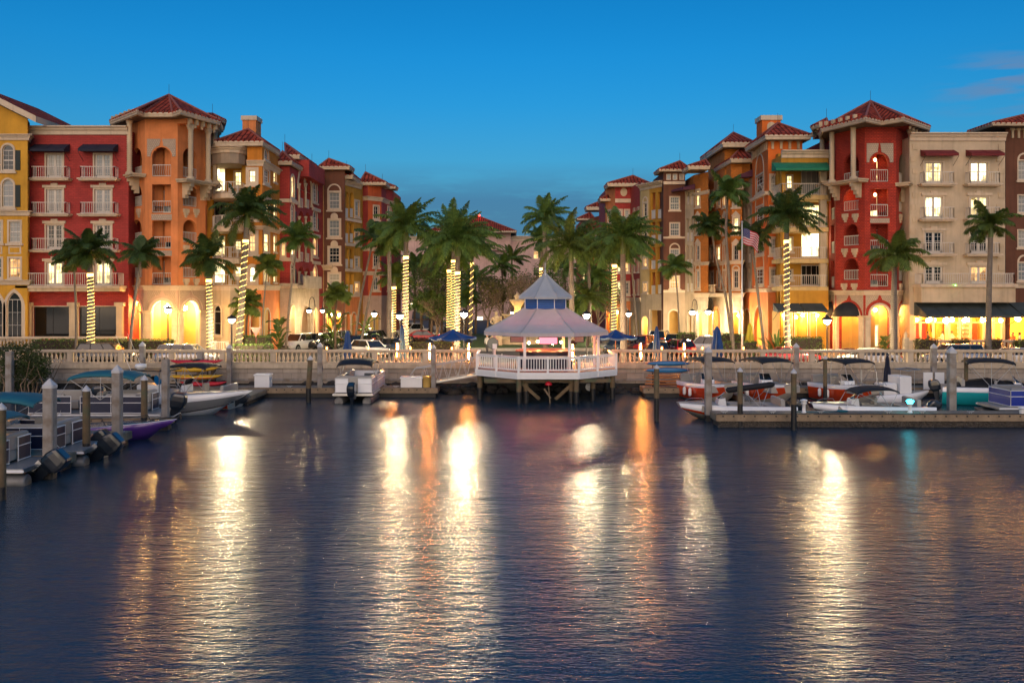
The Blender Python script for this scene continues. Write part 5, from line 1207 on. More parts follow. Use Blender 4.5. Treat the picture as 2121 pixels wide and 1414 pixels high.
for p in op: mb = MB(); mb.beam((p.x, p.y, ZD), (p.x, p.y, 4.5), .17, .17, 'white'); mb.build('post', t)
def canvas(ap0, z0, ap1, z1, name, val=.22, m='canvas_white'):
    mb = MB(); a = octa(ap0); c = octa(ap1)
    for k in range(8):
        k2 = (k + 1) % 8; mid0 = (a[k] + a[k2]) / 2; mid1 = (c[k] + c[k2]) / 2
        N = 5
        for i in range(N):      # cloth sags a little between the ribs
            def q(u, w_):
                p0 = a[k].lerp(a[k2], u); p1 = c[k].lerp(c[k2], u); p = p0.lerp(p1, w_)
                return V((p.x, p.y, lerp(z0, z1, w_) - .07 * sin(pi * w_) * 1.0 - .05 * sin(pi * u)))
            for j in range(4): mb.add([q(j / 4, i / N), q((j + 1) / 4, i / N), q((j + 1) / 4, (i + 1) / N), q(j / 4, (i + 1) / N)], [(0, 1, 2, 3)], m, True)
        mb.quad((a[k].x, a[k].y, z0 - val), (a[k2].x, a[k2].y, z0 - val), (a[k2].x, a[k2].y, z0 + .0), (a[k].x, a[k].y, z0 + .0), m)
        pts = [V((*a[k].lerp(c[k], w_), lerp(z0, z1, w_) - .07 * sin(pi * w_) + .02)) for w_ in lin(0, 1, 5)]; mb.tube(pts, .035, m, 5)
    return mb.build(name, t)
canvas(4.08, 4.42, 1.42, 5.92, 'lower_roof', .24); canvas(1.78, 6.68, .05, 8.25, 'upper_roof', .14)
oc = octa(1.36); mb = MB(); mb.prism(oc, 5.75, 6.74, 'blue_louver'); mb.build('lantern', t)
mb = MB()
for p in oc: mb.beam((p.x, p.y, 5.75), (p.x, p.y, 6.7), .05, .05, 'white')
mb.build('lantern_frame', t)
mb = MB(); mb.lathe((gx, gy, 8.1), [(.12, 0), (.14, .1), (.06, .2), (.1, .3), (.1, .36), (.03, .44), (.02, .8), (.005, .95)], 'steel', 10); mb.build('finial', t)
mb = MB(); oi = octa(1.75); mb.prism(oi, ZD, ZD + 1.05, 'fence_navy'); mb.prism(octa(2.0), ZD + 1.05, ZD + 1.12, 'wood'); mb.build('bar_counter', t)
mb = MB(); mb.sweep(octa(2.6), [(-.03, 4.62), (.03, 4.62), (.03, 4.66), (-.03, 4.66)], 'neon_red', True); mb.build('neon_strip', t)
mb = MB(); mb.sweep(octa(1.15), [(0, 5.70), (.03, 5.70), (.03, 5.73), (0, 5.73)], 'neon_red', True); mb.build('neon_strip', t)
for k in range(4): mb = MB(); c = V((gx + 1.2 * cos(.4 + k * pi / 2), gy + 1.2 * sin(.4 + k * pi / 2), 3.6)); mb.sphere(c, .09, 'lamp_dim', 8, 6); mb.bar(c, c + V((0, 0, 1.6)), .012, 'iron', 4); mb.build('pendant_lamp', t)
pl = octa(4.35)
for i, p in enumerate([pl[k] for k in range(8)] + [V((gx - 1.35, 57.6)), V((gx + 1.5, 57.6)), V((gx + 3.0, 59))]):
    mb = MB(); mb.tube([(p.x, p.y, .75), (p.x, p.y, ZD - .14)], .17, 'pile_wood', 10); q = mb.build('pile', t); mb = MB(); mb.tube([(p.x, p.y, -1.5), (p.x, p.y, .75)], .18, 'wetwood', 10); mb.build('wet_base', q)
mb = MB(); mb.beam((gx - 4.0, 57.4, ZD - .55), (gx + 4.0, 57.4, ZD - .55), .16, .22, 'pile_wood')
for s_ in (-1, 1): mb.beam((gx + s_ * 1.7, 57.5, ZD - .65), (gx + s_ * .5, 57.5, .25), .16, .2, 'pile_wood')
mb.beam((gx - .2, 57.5, .9), (gx + .2, 57.5, .3), .1, .1, 'beam'); mb.build('brace', t)
# televisions hanging under the pavilion roof
for x0, x1, y0, y1, D, m, lb in ((1116, 1155, 698, 713, 59.2, 'screen_red', 'glowing red television facing the water in the middle of the pavilion'), (1057, 1084, 697, 709, 59.8, 'vinyl', 'pale television panel under the left side of the pavilion roof'), (1190, 1210, 697, 709, 59.8, 'vinyl', 'pale television panel under the right side of the pavilion roof')):
    a, c = W(x0, y1, D), W(x1, y0, D); tv = thing('television', lb, 'television', ((a.x + c.x) / 2, D, a.z))
    mb = MB(); mb.box(a.x, D, a.z, c.x, D + .1, c.z, 'blackplastic'); mb.build('casing', tv); mb = MB(); mb.quad((a.x + .03, D - .004, a.z + .03), (c.x - .03, D - .004, a.z + .03), (c.x - .03, D - .004, c.z - .03), (a.x + .03, D - .004, c.z - .03), m); mb.build('screen', tv)
    mb = MB(); mb.bar(((a.x + c.x) / 2, D + .06, c.z - .1), ((a.x + c.x) / 2, D + .06, 4.6), .03, 'iron'); mb.build('hanger', tv)
stl = None
for i, a in enumerate((-.3, -.75, -1.2, -1.65, -2.1, -2.6)):
    x, y = gx + 2.55 * cos(a), gy + 2.55 * sin(a)
    if stl is None:
        stl = thing('bar_stool', 'x', 'stool', (0, 0, 0), 'stools round the pavilion bar'); mb = MB(); mb.lathe((0, 0, .72), [(.18, 0), (.2, .05), (.17, .09)], 'wood', 10); mb.build('seat', stl)
        for k in range(4):
            mb = MB(); mb.bar((.11 * (1 if k < 2 else -1), .11 * (1 if k % 2 else -1), .73), (.18 * (1 if k < 2 else -1), .18 * (1 if k % 2 else -1), 0), .02, 'iron'); mb.build('leg', stl)
        s_ = stl; s_.location = (x, y, ZD)
    else: s_ = dup(stl, (x, y, ZD))
    s_['label'] = 'round seated bar stool at the pavilion counter behind the white railing'
p = W(1021, 711, 59.5); td = thing('round_sign', 'tilted grey round disc with a small white card on the left of the pavilion', 'disc', (p.x, 59.5, ZD))
mb = MB(); mb.lathe((0, 0, 0), [(.36, -.03), (.39, 0), (.36, .03)], 'car_grey', 20); mb.v = [(p.x + a, 59.5 - c, p.z + b_) for a, b_, c in mb.v]; mb.build('disc', td)
mb = MB(); mb.box(p.x - .02, 59.44, p.z - .35, p.x + .26, 59.46, p.z - .02, 'white'); mb.build('card', td); mb = MB(); mb.bar((p.x, 59.55, ZD), (p.x, 59.55, p.z), .03, 'iron'); mb.build('post', td)
p = W(1136, 794, 57.3); fl_ = thing('mushroom_float', 'small pink mushroom shaped float on a stick under the pavilion', 'float', (p.x, 57.3, .2)); mb = MB(); mb.lathe((p.x, 57.3, p.z - .1), [(.22, 0), (.24, .06), (.16, .16), (.03, .24)], 'kayak_red', 12); mb.build('cap', fl_); mb = MB(); mb.bar((p.x + .12, 57.3, -.2), (p.x, 57.3, p.z - .1), .03, 'beam'); mb.build('stick', fl_)

# ------------------------------------------------------------------ promenade furniture
def closed_umbrella(px, yt, D, m, label, zb=ZP, h=None, rr=.3, stripe=None):
    p = P(px, D); zt = ZZ(yt, D); t = thing('closed_umbrella', label, 'umbrella', (p.x, D, zb))
    mb = MB(); mb.bar((p.x, D, zb), (p.x, D, zt), .03, 'rail', 8); mb.lathe((p.x, D, zb), [(.25, 0), (.25, .06), (.04, .1)], 'iron', 12); mb.build('pole', t)
    mb = MB(); n = 16; z0 = zb + (zt - zb) * .22; rings = []
    for i, (z, r) in enumerate(((z0, rr * .85), (z0 + .15, rr), (lerp(z0, zt, .5), rr * .8), (lerp(z0, zt, .6), rr * .62), (lerp(z0, zt, .85), rr * .5), (zt - .05, .05), (zt, .02))):
        rings.append([(p.x + r * (1 + (.28 if j % 2 else -.22)) * cos(2 * pi * j / n + i * .05), D + r * (1 + (.28 if j % 2 else -.22)) * sin(2 * pi * j / n + i * .05), z) for j in range(n)])
    ms = m if not stripe else [m if (j // 2) % 2 else stripe for j in range(n)]
    mb.loft(rings, ms, smooth=False); mb.build('canopy', t)
closed_umbrella(720, 684, 66.5, 'blue_cloth', 'folded blue umbrella behind the balustrade beside the white hatchback'); closed_umbrella(833, 672, 67.5, 'blue_cloth', 'folded dark blue umbrella next to the rope lit palm left of the pavilion', rr=.24)
closed_umbrella(1360, 675, 66.5, 'blue_cloth', 'folded blue umbrella in front of the red cars', rr=.25); closed_umbrella(1485, 675, 66.2, 'blue_cloth', 'fat folded bright blue umbrella beside the white pickup', rr=.4)
closed_umbrella(1553, 668, 84, 'yellow_cloth', 'folded yellow umbrella at the arcade behind the flagpole', ZS, rr=.34)
def open_umbrella(px, yt, ye, hw, D, label):
    p = P(px, D); zt = ZZ(yt, D); ze = ZZ(ye, D); r = hw * D / F; t = thing('open_umbrella', label, 'umbrella', (p.x, D, ZP)); n = 8
    mb = MB(); mb.bar((p.x, D, ZP), (p.x, D, zt), .03, 'wood', 8); mb.build('pole', t); mb = MB()
    a = [V((p.x + r * cos(pi / 8 + k * pi / 4), D + r * sin(pi / 8 + k * pi / 4), ze)) for k in range(n)]; ap = V((p.x, D, zt))
    for k in range(n):
        e0, e1 = a[k], a[(k + 1) % n]; ps = []
        for w_ in lin(0, 1, 4): ps.append([e0.lerp(e1, u).lerp(ap, w_) - V((0, 0, .13 * sin(pi * w_) + .10 * sin(pi * u) * (1 - w_))) for u in lin(0, 1, 4)])
        for i in range(4):
            for j in range(4): mb.add([ps[i][j], ps[i][j + 1], ps[i + 1][j + 1], ps[i + 1][j]], [(0, 1, 2, 3)], 'blue_cloth', True)
        for j in range(4): mb.quad(ps[0][j] - V((0, 0, .14)), ps[0][j + 1] - V((0, 0, .14)), ps[0][j + 1], ps[0][j], 'blue_cloth')
    mb.build('canopy', t)
    for e in a: mb = MB(); mb.bar(ap - V((0, 0, .1)), e - V((0, 0, .03)), .012, 'wood', 4); mb.build('rib', t)
open_umbrella(938, 681, 698, 52, 67.5, 'wide open blue umbrella left of the pavilion'); open_umbrella(1275, 682, 697, 46, 68, 'open blue umbrella half hidden behind the right side of the pavilion')
ht = None
for px, yf, D, lb in ((823, 712, 66.3, 'patio heater with a tall flame beside the folded dark umbrella'), (890, 714, 66, 'patio heater with a tall flame under the left tip of the open umbrella'), (971, 712, 66, 'patio heater with a tall flame under the right tip of the open umbrella'), (1186, 716, 64.6, 'patio heater burning inside the pavilion near the television'), (1239, 714, 65.4, 'patio heater burning at the right side of the pavilion'), (1327, 716, 66.2, 'patio heater with a tall flame left of the folded blue umbrella'), (1417, 714, 66.2, 'patio heater with the tallest flame in front of the red sedan')):
    p = P(px, D); z = ZP if D > 65.8 else ZP
    if ht is None:
        ht = thing('patio_heater', lb, 'heater', (0, 0, 0), 'flame heaters along the promenade'); mb = MB(); mb.loft([[(x * s_, y * s_, z_) for x, y in ((-1, -1), (1, -1), (1, 1), (-1, 1))] for z_, s_ in ((0, .26), (.06, .26), (.75, .14))], 'iron', smooth=False); mb.build('base', ht)
        mb = MB()
        for sx, sy in ((-1, -1), (1, -1), (1, 1), (-1, 1)): mb.bar((sx * .13, sy * .13, .75), (sx * .10, sy * .10, 2.0), .015, 'iron', 5)
        mb.build('cage', ht); mb = MB(); mb.loft([[(x * s_, y * s_, z_) for x, y in ((-1, -1), (1, -1), (1, 1), (-1, 1))] for z_, s_ in ((2.0, .30), (2.06, .28), (2.25, .05))], 'iron', smooth=False); mb.build('hood', ht)
        mb = MB(); mb.tube([(0, 0, .8), (.01, 0, 1.0), (-.01, .01, 1.3), (.01, 0, 1.65), (0, 0, 1.95)], .05, 'flame', 8, [.035, .06, .05, .035, .01]); mb.build('flame', ht); h_ = ht; h_.location = (p.x, D, z)
    else: h_ = dup(ht, (p.x, D, z), 0, lb)
lt = None
for px, lb in ((677, 'candle lantern on the handrail left of the folded blue umbrella'), (763, 'candle lantern on the handrail below the white hatchback'), (850, 'candle lantern on the handrail beside the rope lit palm'), (936, 'candle lantern on the handrail below the open blue umbrella'), (1371, 'candle lantern on the handrail right of the slim folded umbrella'), (1455, 'candle lantern on the handrail below the white pickup'), (1540, 'candle lantern on the handrail at the foot of the flagpole')):
    p = P(px, YW + .2)
    if lt is None:
        lt = thing('candle_lantern', lb, 'lantern', (p.x, YW + .2, 2.92), 'candle lanterns on the handrail'); mb = MB(); mb.box(-.09, -.09, 0, .09, .09, .02, 'iron'); mb.box(-.1, -.1, .22, .1, .1, .25, 'iron')
        for sx, sy in ((-1, -1), (1, -1), (1, 1), (-1, 1)): mb.bar((sx * .085, sy * .085, 0), (sx * .085, sy * .085, .22), .008, 'iron', 4)
        mb.v = [(a + p.x, b_ + YW + .2, c + 2.92) for a, b_, c in mb.v]; mb.build('frame', lt)
        mb = MB(); mb.lathe((p.x, YW + .2, 2.94), [(.05, 0), (.055, .12), (.02, .18)], 'lantern_glow', 8); mb.build('candle', lt)
    else: dup(lt, (p.x, YW + .2, 2.92), 0, lb)

# ------------------------------------------------------------------ lamp posts, flag, signs, fountain
def lamp_post(px, yg, D, label, zb=ZS, r=.25, kind='post', m='lamp_white'):
    p = P(px, D); z = ZZ(yg, D); t = thing('street_lamp', label, 'street lamp', (p.x, D, zb)); mb = MB()
    if kind == 'post': mb.lathe((p.x, D, zb), [(.16, 0), (.16, .3), (.07, .45), (.05, z - zb - .5), (.09, z - zb - .35), (.1, z - zb - r * .9)], 'iron', 10)
    else:
        s_ = .55; x = p.x + s_; mb.lathe((x, D + .2, zb), [(.14, 0), (.14, .3), (.06, .4), (.05, z - zb + .6)], 'iron', 8)
        mb.tube([(x - s_ / 2 + s_ / 2 * cos(a), D + .2 - .1 * (a / pi), z + .6 + .75 * sin(a)) for a in lin(0, pi, 10)] + [(p.x, D + .1, z + .25)], .035, 'iron', 6)
    mb.build('post', t); mb = MB(); mb.sphere((p.x, D, z), r, m, 12, 8); mb.build('globe', t)
    if kind == 'post': mb = MB(); mb.lathe((p.x, D, z + r * .22), [(r * 1.55, 0), (r * 1.6, .02), (r * 1.15, .18), (r * .4, r), (.03, r + .12)], 'iron', 14); mb.build('hood', t)  # hood added over the globe to keep its light off upper walls
    if kind != 'post': mb = MB(); mb.lathe((p.x, D, z + r * .1), [(r * 2.0, 0), (r * 2.0, .02), (r * 1.1, .14), (.04, .32)], 'iron', 12); mb.build('shade', t)  # shade shaped wide and low to hold light off the walls
lamp_post(348, 642, 77.5, 'street lamp glowing in front of the central arch of the orange tower', m='lamp_warm'); lamp_post(480, 662, 72, 'street lamp on a black post left of the leaning rope lit palm')
lamp_post(775, 650, 97, 'street lamp before the orange arcade at the end of the left row'); lamp_post(828, 654, 73, 'street lamp just left of the upright rope lit palm')
lamp_post(961, 650, 74, 'street lamp right of the central rope lit palms', r=.27); lamp_post(1215, 653, 73, 'street lamp right of the pavilion roof'); lamp_post(1302, 650, 98, 'street lamp before the pale arcade behind the right palms')
lamp_post(640, 643, 92, 'left crook necked lamp at the bright stone entrance of the crimson house', kind='c', r=.2, m='lamp_wall'); lamp_post(668, 643, 94, 'right crook necked lamp at the bright stone entrance of the crimson house', kind='c', r=.2, m='lamp_wall')
lamp_post(1434, 646, 98, 'left crook necked lamp at the terracotta mansion entrance', kind='c', r=.27); lamp_post(1467, 645, 97.5, 'right crook necked lamp at the terracotta mansion entrance', kind='c', r=.27)
lamp_post(1713, 664, 71.5, 'street lamp at the left foot of the red tower', r=.27)
# flagpole and flag
D = 73; p = P(1537, D); t = thing('flagpole', 'tall grey flagpole standing right of the terracotta mansion', 'flagpole', (p.x, D, ZS)); zt = ZZ(462, D)
mb = MB(); mb.tube([(p.x, D, ZS), (p.x, D, zt)], .09, 'steel', 8, [.10, .05]); mb.build('pole', t); mb = MB(); mb.sphere((p.x, D, zt + .08), .11, 'steel', 8, 6); mb.build('ball', t)
fg = thing('flag', 'stars and stripes flag hanging in folds from the flagpole', 'flag', (p.x, D, ZZ(495, D))); mb = MB(); NX, NZ = 24, 13
def fp(u, v):      # u along the fly, v down the hoist
    x = p.x + .08 + 1.3 * u * (1 - .12 * v); z = ZZ(474, D) - 1.25 * v - .6 * u * u + .05 * sin(9 * u + 2 * v); y = D - .05 + .22 * sin(7.5 * u + 1.2 * v) * u - .15 * u
    return V((x, y, z))
for i in range(NX):
    for j in range(NZ):
        m = 'flag_blue' if i < 10 and j < 7 else ('flag_red' if j % 2 == 0 else 'flag_white')
        mb.add([fp(i / NX, j / NZ), fp((i + 1) / NX, j / NZ), fp((i + 1) / NX, (j + 1) / NZ), fp(i / NX, (j + 1) / NZ)], [(0, 1, 2, 3)], m, True)
mb.build('cloth', fg); mb = MB()
for r in range(9):
    for c in range(6 if r % 2 == 0 else 5):
        u = (c + (.5 if r % 2 == 0 else 1.0)) / 6 * (10 / NX); v = (r + .5) / 9 * (7 / NZ); q = fp(u, v) + V((0, -.012, 0)); mb.add([q + V((.022 * (1 if k % 2 == 0 else .42) * sin(k * pi / 5), 0, .022 * (1 if k % 2 == 0 else .42) * cos(k * pi / 5))) for k in range(10)], [tuple(range(10))], 'flag_white')
mb.build('stars', fg)
# triangular give-way sign seen from the back
p = W(530, 688, 74); t = thing('give_way_sign', 'brownish back of a triangular road sign beside the leaning palm', 'road sign', (p.x, 74, ZS)); mb = MB(); mb.bar((p.x, 74.05, ZS), (p.x, 74.05, p.z + .3), .035, 'sign_red'); mb.build('post', t)
mb = MB(); mb.loft([[(p.x - .42, y, p.z + .4), (p.x, y, p.z - .4), (p.x + .42, y, p.z + .4)] for y in (73.98, 74.01)], 'sign_red', smooth=False); mb.build('plate', t)
# fountain
D = 98; p = P(1072, D); t = thing('fountain', 'tiered stone fountain glowing yellow behind the pavilion roof', 'fountain', (p.x, D, ZS)); b0 = ZS + .35
zz = lambda y: ZZ(y, D) - b0
mb = MB(); mb.lathe((p.x, D, b0), [(3.4, -.3), (3.4, .5), (3.1, .55), (3.0, .2)], 'statue', 24); mb.build('basin', t)
mb = MB(); mb.lathe((p.x, D, b0), [(.9, 0), (.7, .5), (.45, 1.2), (.5, 1.6), (1.7, zz(652)), (1.75, zz(650)), (1.5, zz(651)), (.42, zz(654))], 'statue', 18); mb.build('lower_bowl', t)
mb = MB(); mb.lathe((p.x, D, b0), [(.42, zz(654)), (.33, zz(645)), (.36, zz(636)), (.55, zz(631)), (.80, zz(624)), (.86, zz(620)), (.7, zz(621)), (.2, zz(622))], 'statue', 18); mb.build('upper_bowl', t)
mb = MB(); mb.lathe((p.x, D, b0), [(.24, zz(622)), (.26, zz(618)), (.4, zz(614)), (.3, zz(611)), (.12, zz(608)), (.02, zz(605))], 'statue', 14); mb.build('finial', t)
mb = MB()
for a in lin(0, 2 * pi, 6)[:-1]: mb = MB(); mb.sphere((p.x + .7 * cos(a + .4), D + .7 * sin(a + .4), b0 + zz(648)), .1, 'fountain_light', 8, 5); mb.build('spotlight', t)
p = P(1028, 94); t = thing('stone_figure', 'pale draped stone figure left of the fountain', 'statue', (p.x, 94, ZS + .35)); mb = MB(); z = ZS + .35
mb.box(p.x - .6, 93.4, z, p.x + .6, 94.6, z + .9, 'statue'); mb.build('plinth', t); mb = MB()
prof = [(.5, .5, .9), (.48, .42, 1.4), (.36, .3, 1.9), (.3, .26, 2.2), (.42, .28, 2.6), (.44, .26, 2.85), (.2, .16, 3.0), (.11, .11, 3.08), (.16, .18, 3.2), (.17, .19, 3.35), (.1, .1, 3.48)]
mb.loft([[(p.x + a * cos(g), 94 + c * sin(g), z + h) for g in lin(0, 2 * pi, 12)[:-1]] for a, c, h in prof], 'statue'); mb.tube([(p.x - .4, 94, z + 2.75), (p.x - .6, 93.9, z + 2.4), (p.x - .35, 93.7, z + 2.2)], .11, 'statue', 7); mb.tube([(p.x + .4, 94, z + 2.75), (p.x + .58, 93.9, z + 2.45), (p.x + .5, 93.8, z + 3.0)], .1, 'statue', 7); mb.build('figure', t)
# terraces in front of the corner houses
xl0, xl1 = P(-20, 79).x, P(366, 79).x; mb = MB(); mb.box(xl0, 78.8, ZS - .2, xl1, 81, 2.15, 'stone'); tag(mb.build('terrace_wall', None, ((xl0 + xl1) / 2, 79, ZS)), 'low pale terrace wall in front of the red brick townhouse', 'wall')
balustrade(xl0, P(262, 79).x, 79, 2.15, 1.0, 'small balustrade on the terrace in front of the red brick townhouse', n_ind=60)
xr0, xr1 = P(1880, 77).x, P(2140, 77).x
balustrade(xr0, xr1, 77, ZS + .15, 1.62, 'balustrade along the restaurant terrace below the beige townhouse', sp=.34, n_ind=60)
mb = MB(); mb.box(P(1872, 77).x, 76.8, ZS, P(1881, 77).x, 77.3, ZZ(700, 77), 'stone'); p = P(1876.5, 77); mb.lathe((p.x, 77.05, ZZ(700, 77)), [(.2, 0), (.12, .1), (.16, .3), (.05, .5), (.01, .7)], 'cream', 10); small(mb, 'gate_pier', 'stone pier with a finial at the left end of the restaurant terrace', 'pier', (p.x, 77, ZS))
# white planter railing beside the rope lit palm
t = thing('planter_railing', 'white railed planter stand right of the rope lit palm at the orange tower', 'railing', (P(454, 76).x, 76, ZS)); f0 = Face(type('o', (), {'root': t})(), P(441, 76), P(467, 76), 0, 1, 'rail'); f0.rail(0, f0.L, ZS + .2, 1.45, 0, t, sides=.8, sp=.16)
# ------------------------------------------------------------------ vegetation
def frond(mb, c, az, el, length, droop, rs, m, wind=0.0, w=.085, nl=28, ll=.75, plume=.3):
    """one pinnate frond: a bending midrib with hanging leaflets on both sides"""
    d = V((cos(az) * cos(el), sin(az) * cos(el), sin(el))); p = V(c); pts = [p.copy()]; n = nl; st = length / n; dirs = []
    for i in range(n):
        d = (d + V((wind / n, wind * .3 / n, -droop / n * (.5 + 1.2 * i / n)))).normalized(); p = p + d * st; pts.append(p.copy()); dirs.append(d.copy())
    mb.tube(pts[::3] + [pts[-1]], .02, m, 4, [lerp(.045, .008, i / len(pts[::3])) for i in range(len(pts[::3]) + 1)], cap=False)
    for i in range(2, n):
        t = i / n; dd = dirs[i]; side = dd.cross(V((0, 0, 1)))
        if side.length < .05: side = V((1, 0, 0))
        side.normalize(); up = side.cross(dd)
        L_ = ll * (sin(pi * min(1, .16 + t * .86)) ** .6) * rs.uniform(.8, 1.15)
        for sg in (-1, 1):
            for k in range(3):
                q = pts[i] + dd * (k * st * .33)
                v = (side * sg * rs.uniform(.75, 1.0) + dd * rs.uniform(.45, .75) + up * rs.uniform(-plume, plume)).normalized()
                a = q; mid = q + v * L_ * .5 + V((0, 0, -.06 * L_)); e = q + v * L_ * .92 + V((0, 0, -.42 * L_ * rs.uniform(.7, 1.3)))
                wv = dd * w * .5
                mb.add([a - wv * .6, a + wv * .6, mid + wv, mid - wv, e], [(0, 1, 2, 3), (3, 2, 4)], m)
def palm(label, pts, crown_r, nf=18, lit=None, m='frond', seed=0, r0=.2, r1=.14, shaft=1.0, droop=1.15, name='palm_tree', ll=.8, bark='bark', zb=None, rope=.2, group=None, coconuts=False):
    """pts = [(photo column, row, distance)...] from the foot of the trunk to the heart of the crown"""
    rs = random.Random(seed * 13 + 5); w3 = [W(*q) for q in pts]
    if zb is not None: w3[0].z = zb
    t = thing(name, label, 'palm tree', (w3[0].x, w3[0].y, w3[0].z), group)
    cv = []; k = len(w3) - 1
    for i in range(k):
        for s_ in range(6): cv.append(w3[i].lerp(w3[i + 1], s_ / 6))
    cv.append(w3[-1])
    for _ in range(2): cv = [cv[0]] + [(cv[i - 1] + cv[i] * 2 + cv[i + 1]) / 4 for i in range(1, len(cv) - 1)] + [cv[-1]]
    n = len(cv); mb = MB(); rad = [lerp(r0, r1, i / (n - 1)) * (1.25 if i == 0 else 1) for i in range(n)]; mb.tube(cv, r0, bark, 12, rad); mb.build('trunk', t)
    c = cv[-1]; d = (cv[-1] - cv[-2]).normalized(); mb = MB()
    mb.tube([c - d * .05, c + d * shaft * .3, c + d * shaft], .1, 'shaft', 8, [r1 * 1.15, r1 * 1.25, r1 * .5]); h = c + d * shaft * .8
    nf = int(nf * 1.45); wind = rs.uniform(-.15, .75)
    for i in range(nf):
        if rs.random() < .12: continue
        az = i * 2.399 + rs.uniform(-.25, .25); f_ = i / nf; el = lerp(1.25, -.25, f_ ** .9) + rs.uniform(-.12, .12)
        frond(mb, h + d * (1 - f_) * .2, az, el, crown_r * rs.uniform(.88, 1.1) * (1.0 if f_ > .15 else .8), droop * rs.uniform(.7, 1.3) * (1 if f_ > .2 else .55), rs, m, wind, ll=ll * rs.uniform(.85, 1.15))
    if coconuts:
        for i in range(5): mb.sphere(c + V((.2 * cos(i * 1.3), .2 * sin(i * 1.3), -.1)), .11, 'shaft', 7, 5)
    mb.build('crown', t)
    if lit:
        z1, z0 = ZZ(lit[0], pts[0][2]), max(ZZ(lit[1], pts[0][2]), w3[0].z + .1); hp = []; rope *= 1.4; turns = (z1 - z0) / rope; N = int(turns * 10)
        zs = [q.z for q in cv]
        def at(z):
            for i in range(n - 1):
                if cv[i].z <= z <= cv[i + 1].z: f_ = (z - cv[i].z) / max(1e-6, cv[i + 1].z - cv[i].z); return cv[i].lerp(cv[i + 1], f_), lerp(rad[i], rad[i + 1], f_)
            return cv[-1], rad[-1]
        for j in range(N + 1):
            z = lerp(z0, z1, j / N) + rs.uniform(-.006, .006); q, r_ = at(z); a = j / 10 * 2 * pi; hp.append(V((q.x + (r_ + .02) * cos(a), q.y + (r_ + .02) * sin(a), z)))
        mb = MB(); mb.tube(hp, .0085, 'rope_light', 5)
        q, r_ = at(z1)
        for j in range(5): mb.tube([(q.x + (r_ + .02) * cos(a), q.y + (r_ + .02) * sin(a), z1 + .05 * j) for a in lin(0, 2 * pi, 12)[:-1]], .013, 'rope_light', 5, closed=True)
        mb.build('light_rope', t)
    return t
G = ZS
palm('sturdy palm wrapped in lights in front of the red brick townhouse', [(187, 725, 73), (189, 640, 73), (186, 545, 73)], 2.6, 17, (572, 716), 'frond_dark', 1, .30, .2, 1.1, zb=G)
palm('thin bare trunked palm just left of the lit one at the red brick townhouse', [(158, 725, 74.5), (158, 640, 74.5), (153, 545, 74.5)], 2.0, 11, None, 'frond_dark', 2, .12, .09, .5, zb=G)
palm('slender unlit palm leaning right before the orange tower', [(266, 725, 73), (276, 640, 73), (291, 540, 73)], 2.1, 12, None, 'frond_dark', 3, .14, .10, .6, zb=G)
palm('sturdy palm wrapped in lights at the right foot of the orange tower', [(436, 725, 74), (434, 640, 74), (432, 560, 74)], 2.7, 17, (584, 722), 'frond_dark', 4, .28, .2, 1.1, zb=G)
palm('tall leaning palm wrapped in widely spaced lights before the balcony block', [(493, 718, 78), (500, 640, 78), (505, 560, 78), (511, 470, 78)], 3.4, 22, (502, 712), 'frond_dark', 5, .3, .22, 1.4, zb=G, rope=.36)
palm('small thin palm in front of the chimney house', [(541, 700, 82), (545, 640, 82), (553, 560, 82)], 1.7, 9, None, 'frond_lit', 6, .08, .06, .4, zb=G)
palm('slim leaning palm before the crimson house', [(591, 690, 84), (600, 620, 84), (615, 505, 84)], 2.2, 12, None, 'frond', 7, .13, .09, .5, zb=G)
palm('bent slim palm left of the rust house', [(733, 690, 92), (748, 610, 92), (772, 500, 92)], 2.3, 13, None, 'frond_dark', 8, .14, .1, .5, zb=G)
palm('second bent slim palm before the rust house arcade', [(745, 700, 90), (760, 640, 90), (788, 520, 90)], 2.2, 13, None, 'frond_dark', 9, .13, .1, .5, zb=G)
palm('grey unlit royal palm beside the rust house', [(806, 700, 88), (807, 600, 88), (806, 520, 88)], 2.6, 14, None, 'frond', 10, .24, .18, 1.0, zb=G)
palm('short palm wrapped in lights behind the grey royal palm', [(814, 692, 98), (815, 640, 98), (816, 585, 98)], 2.4, 15, (598, 690), 'frond_lit', 11, .3, .22, .8, zb=G)
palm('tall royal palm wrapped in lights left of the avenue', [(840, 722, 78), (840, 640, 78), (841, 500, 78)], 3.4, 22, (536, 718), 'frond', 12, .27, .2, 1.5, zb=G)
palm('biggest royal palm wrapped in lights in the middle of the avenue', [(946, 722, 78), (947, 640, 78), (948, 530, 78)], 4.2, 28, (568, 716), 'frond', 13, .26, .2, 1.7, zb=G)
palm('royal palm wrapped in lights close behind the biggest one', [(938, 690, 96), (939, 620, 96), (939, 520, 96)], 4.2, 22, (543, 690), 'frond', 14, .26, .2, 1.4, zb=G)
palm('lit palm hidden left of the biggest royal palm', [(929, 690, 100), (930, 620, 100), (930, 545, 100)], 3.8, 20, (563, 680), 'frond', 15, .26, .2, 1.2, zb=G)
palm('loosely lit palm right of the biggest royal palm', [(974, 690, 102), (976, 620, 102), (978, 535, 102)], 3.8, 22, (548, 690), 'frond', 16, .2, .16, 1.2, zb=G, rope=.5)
palm('tallest royal palm rising behind the pavilion finial', [(1130, 690, 90), (1129, 600, 90), (1128, 478, 90)], 3.0, 18, None, 'frond', 17, .27, .2, 1.6, zb=G)
palm('palm with a lit collar just left of the tallest royal palm', [(1119, 690, 96), (1120, 620, 96), (1122, 520, 96)], 2.6, 14, (559, 575), 'frond', 18, .22, .16, 1.2, zb=G)
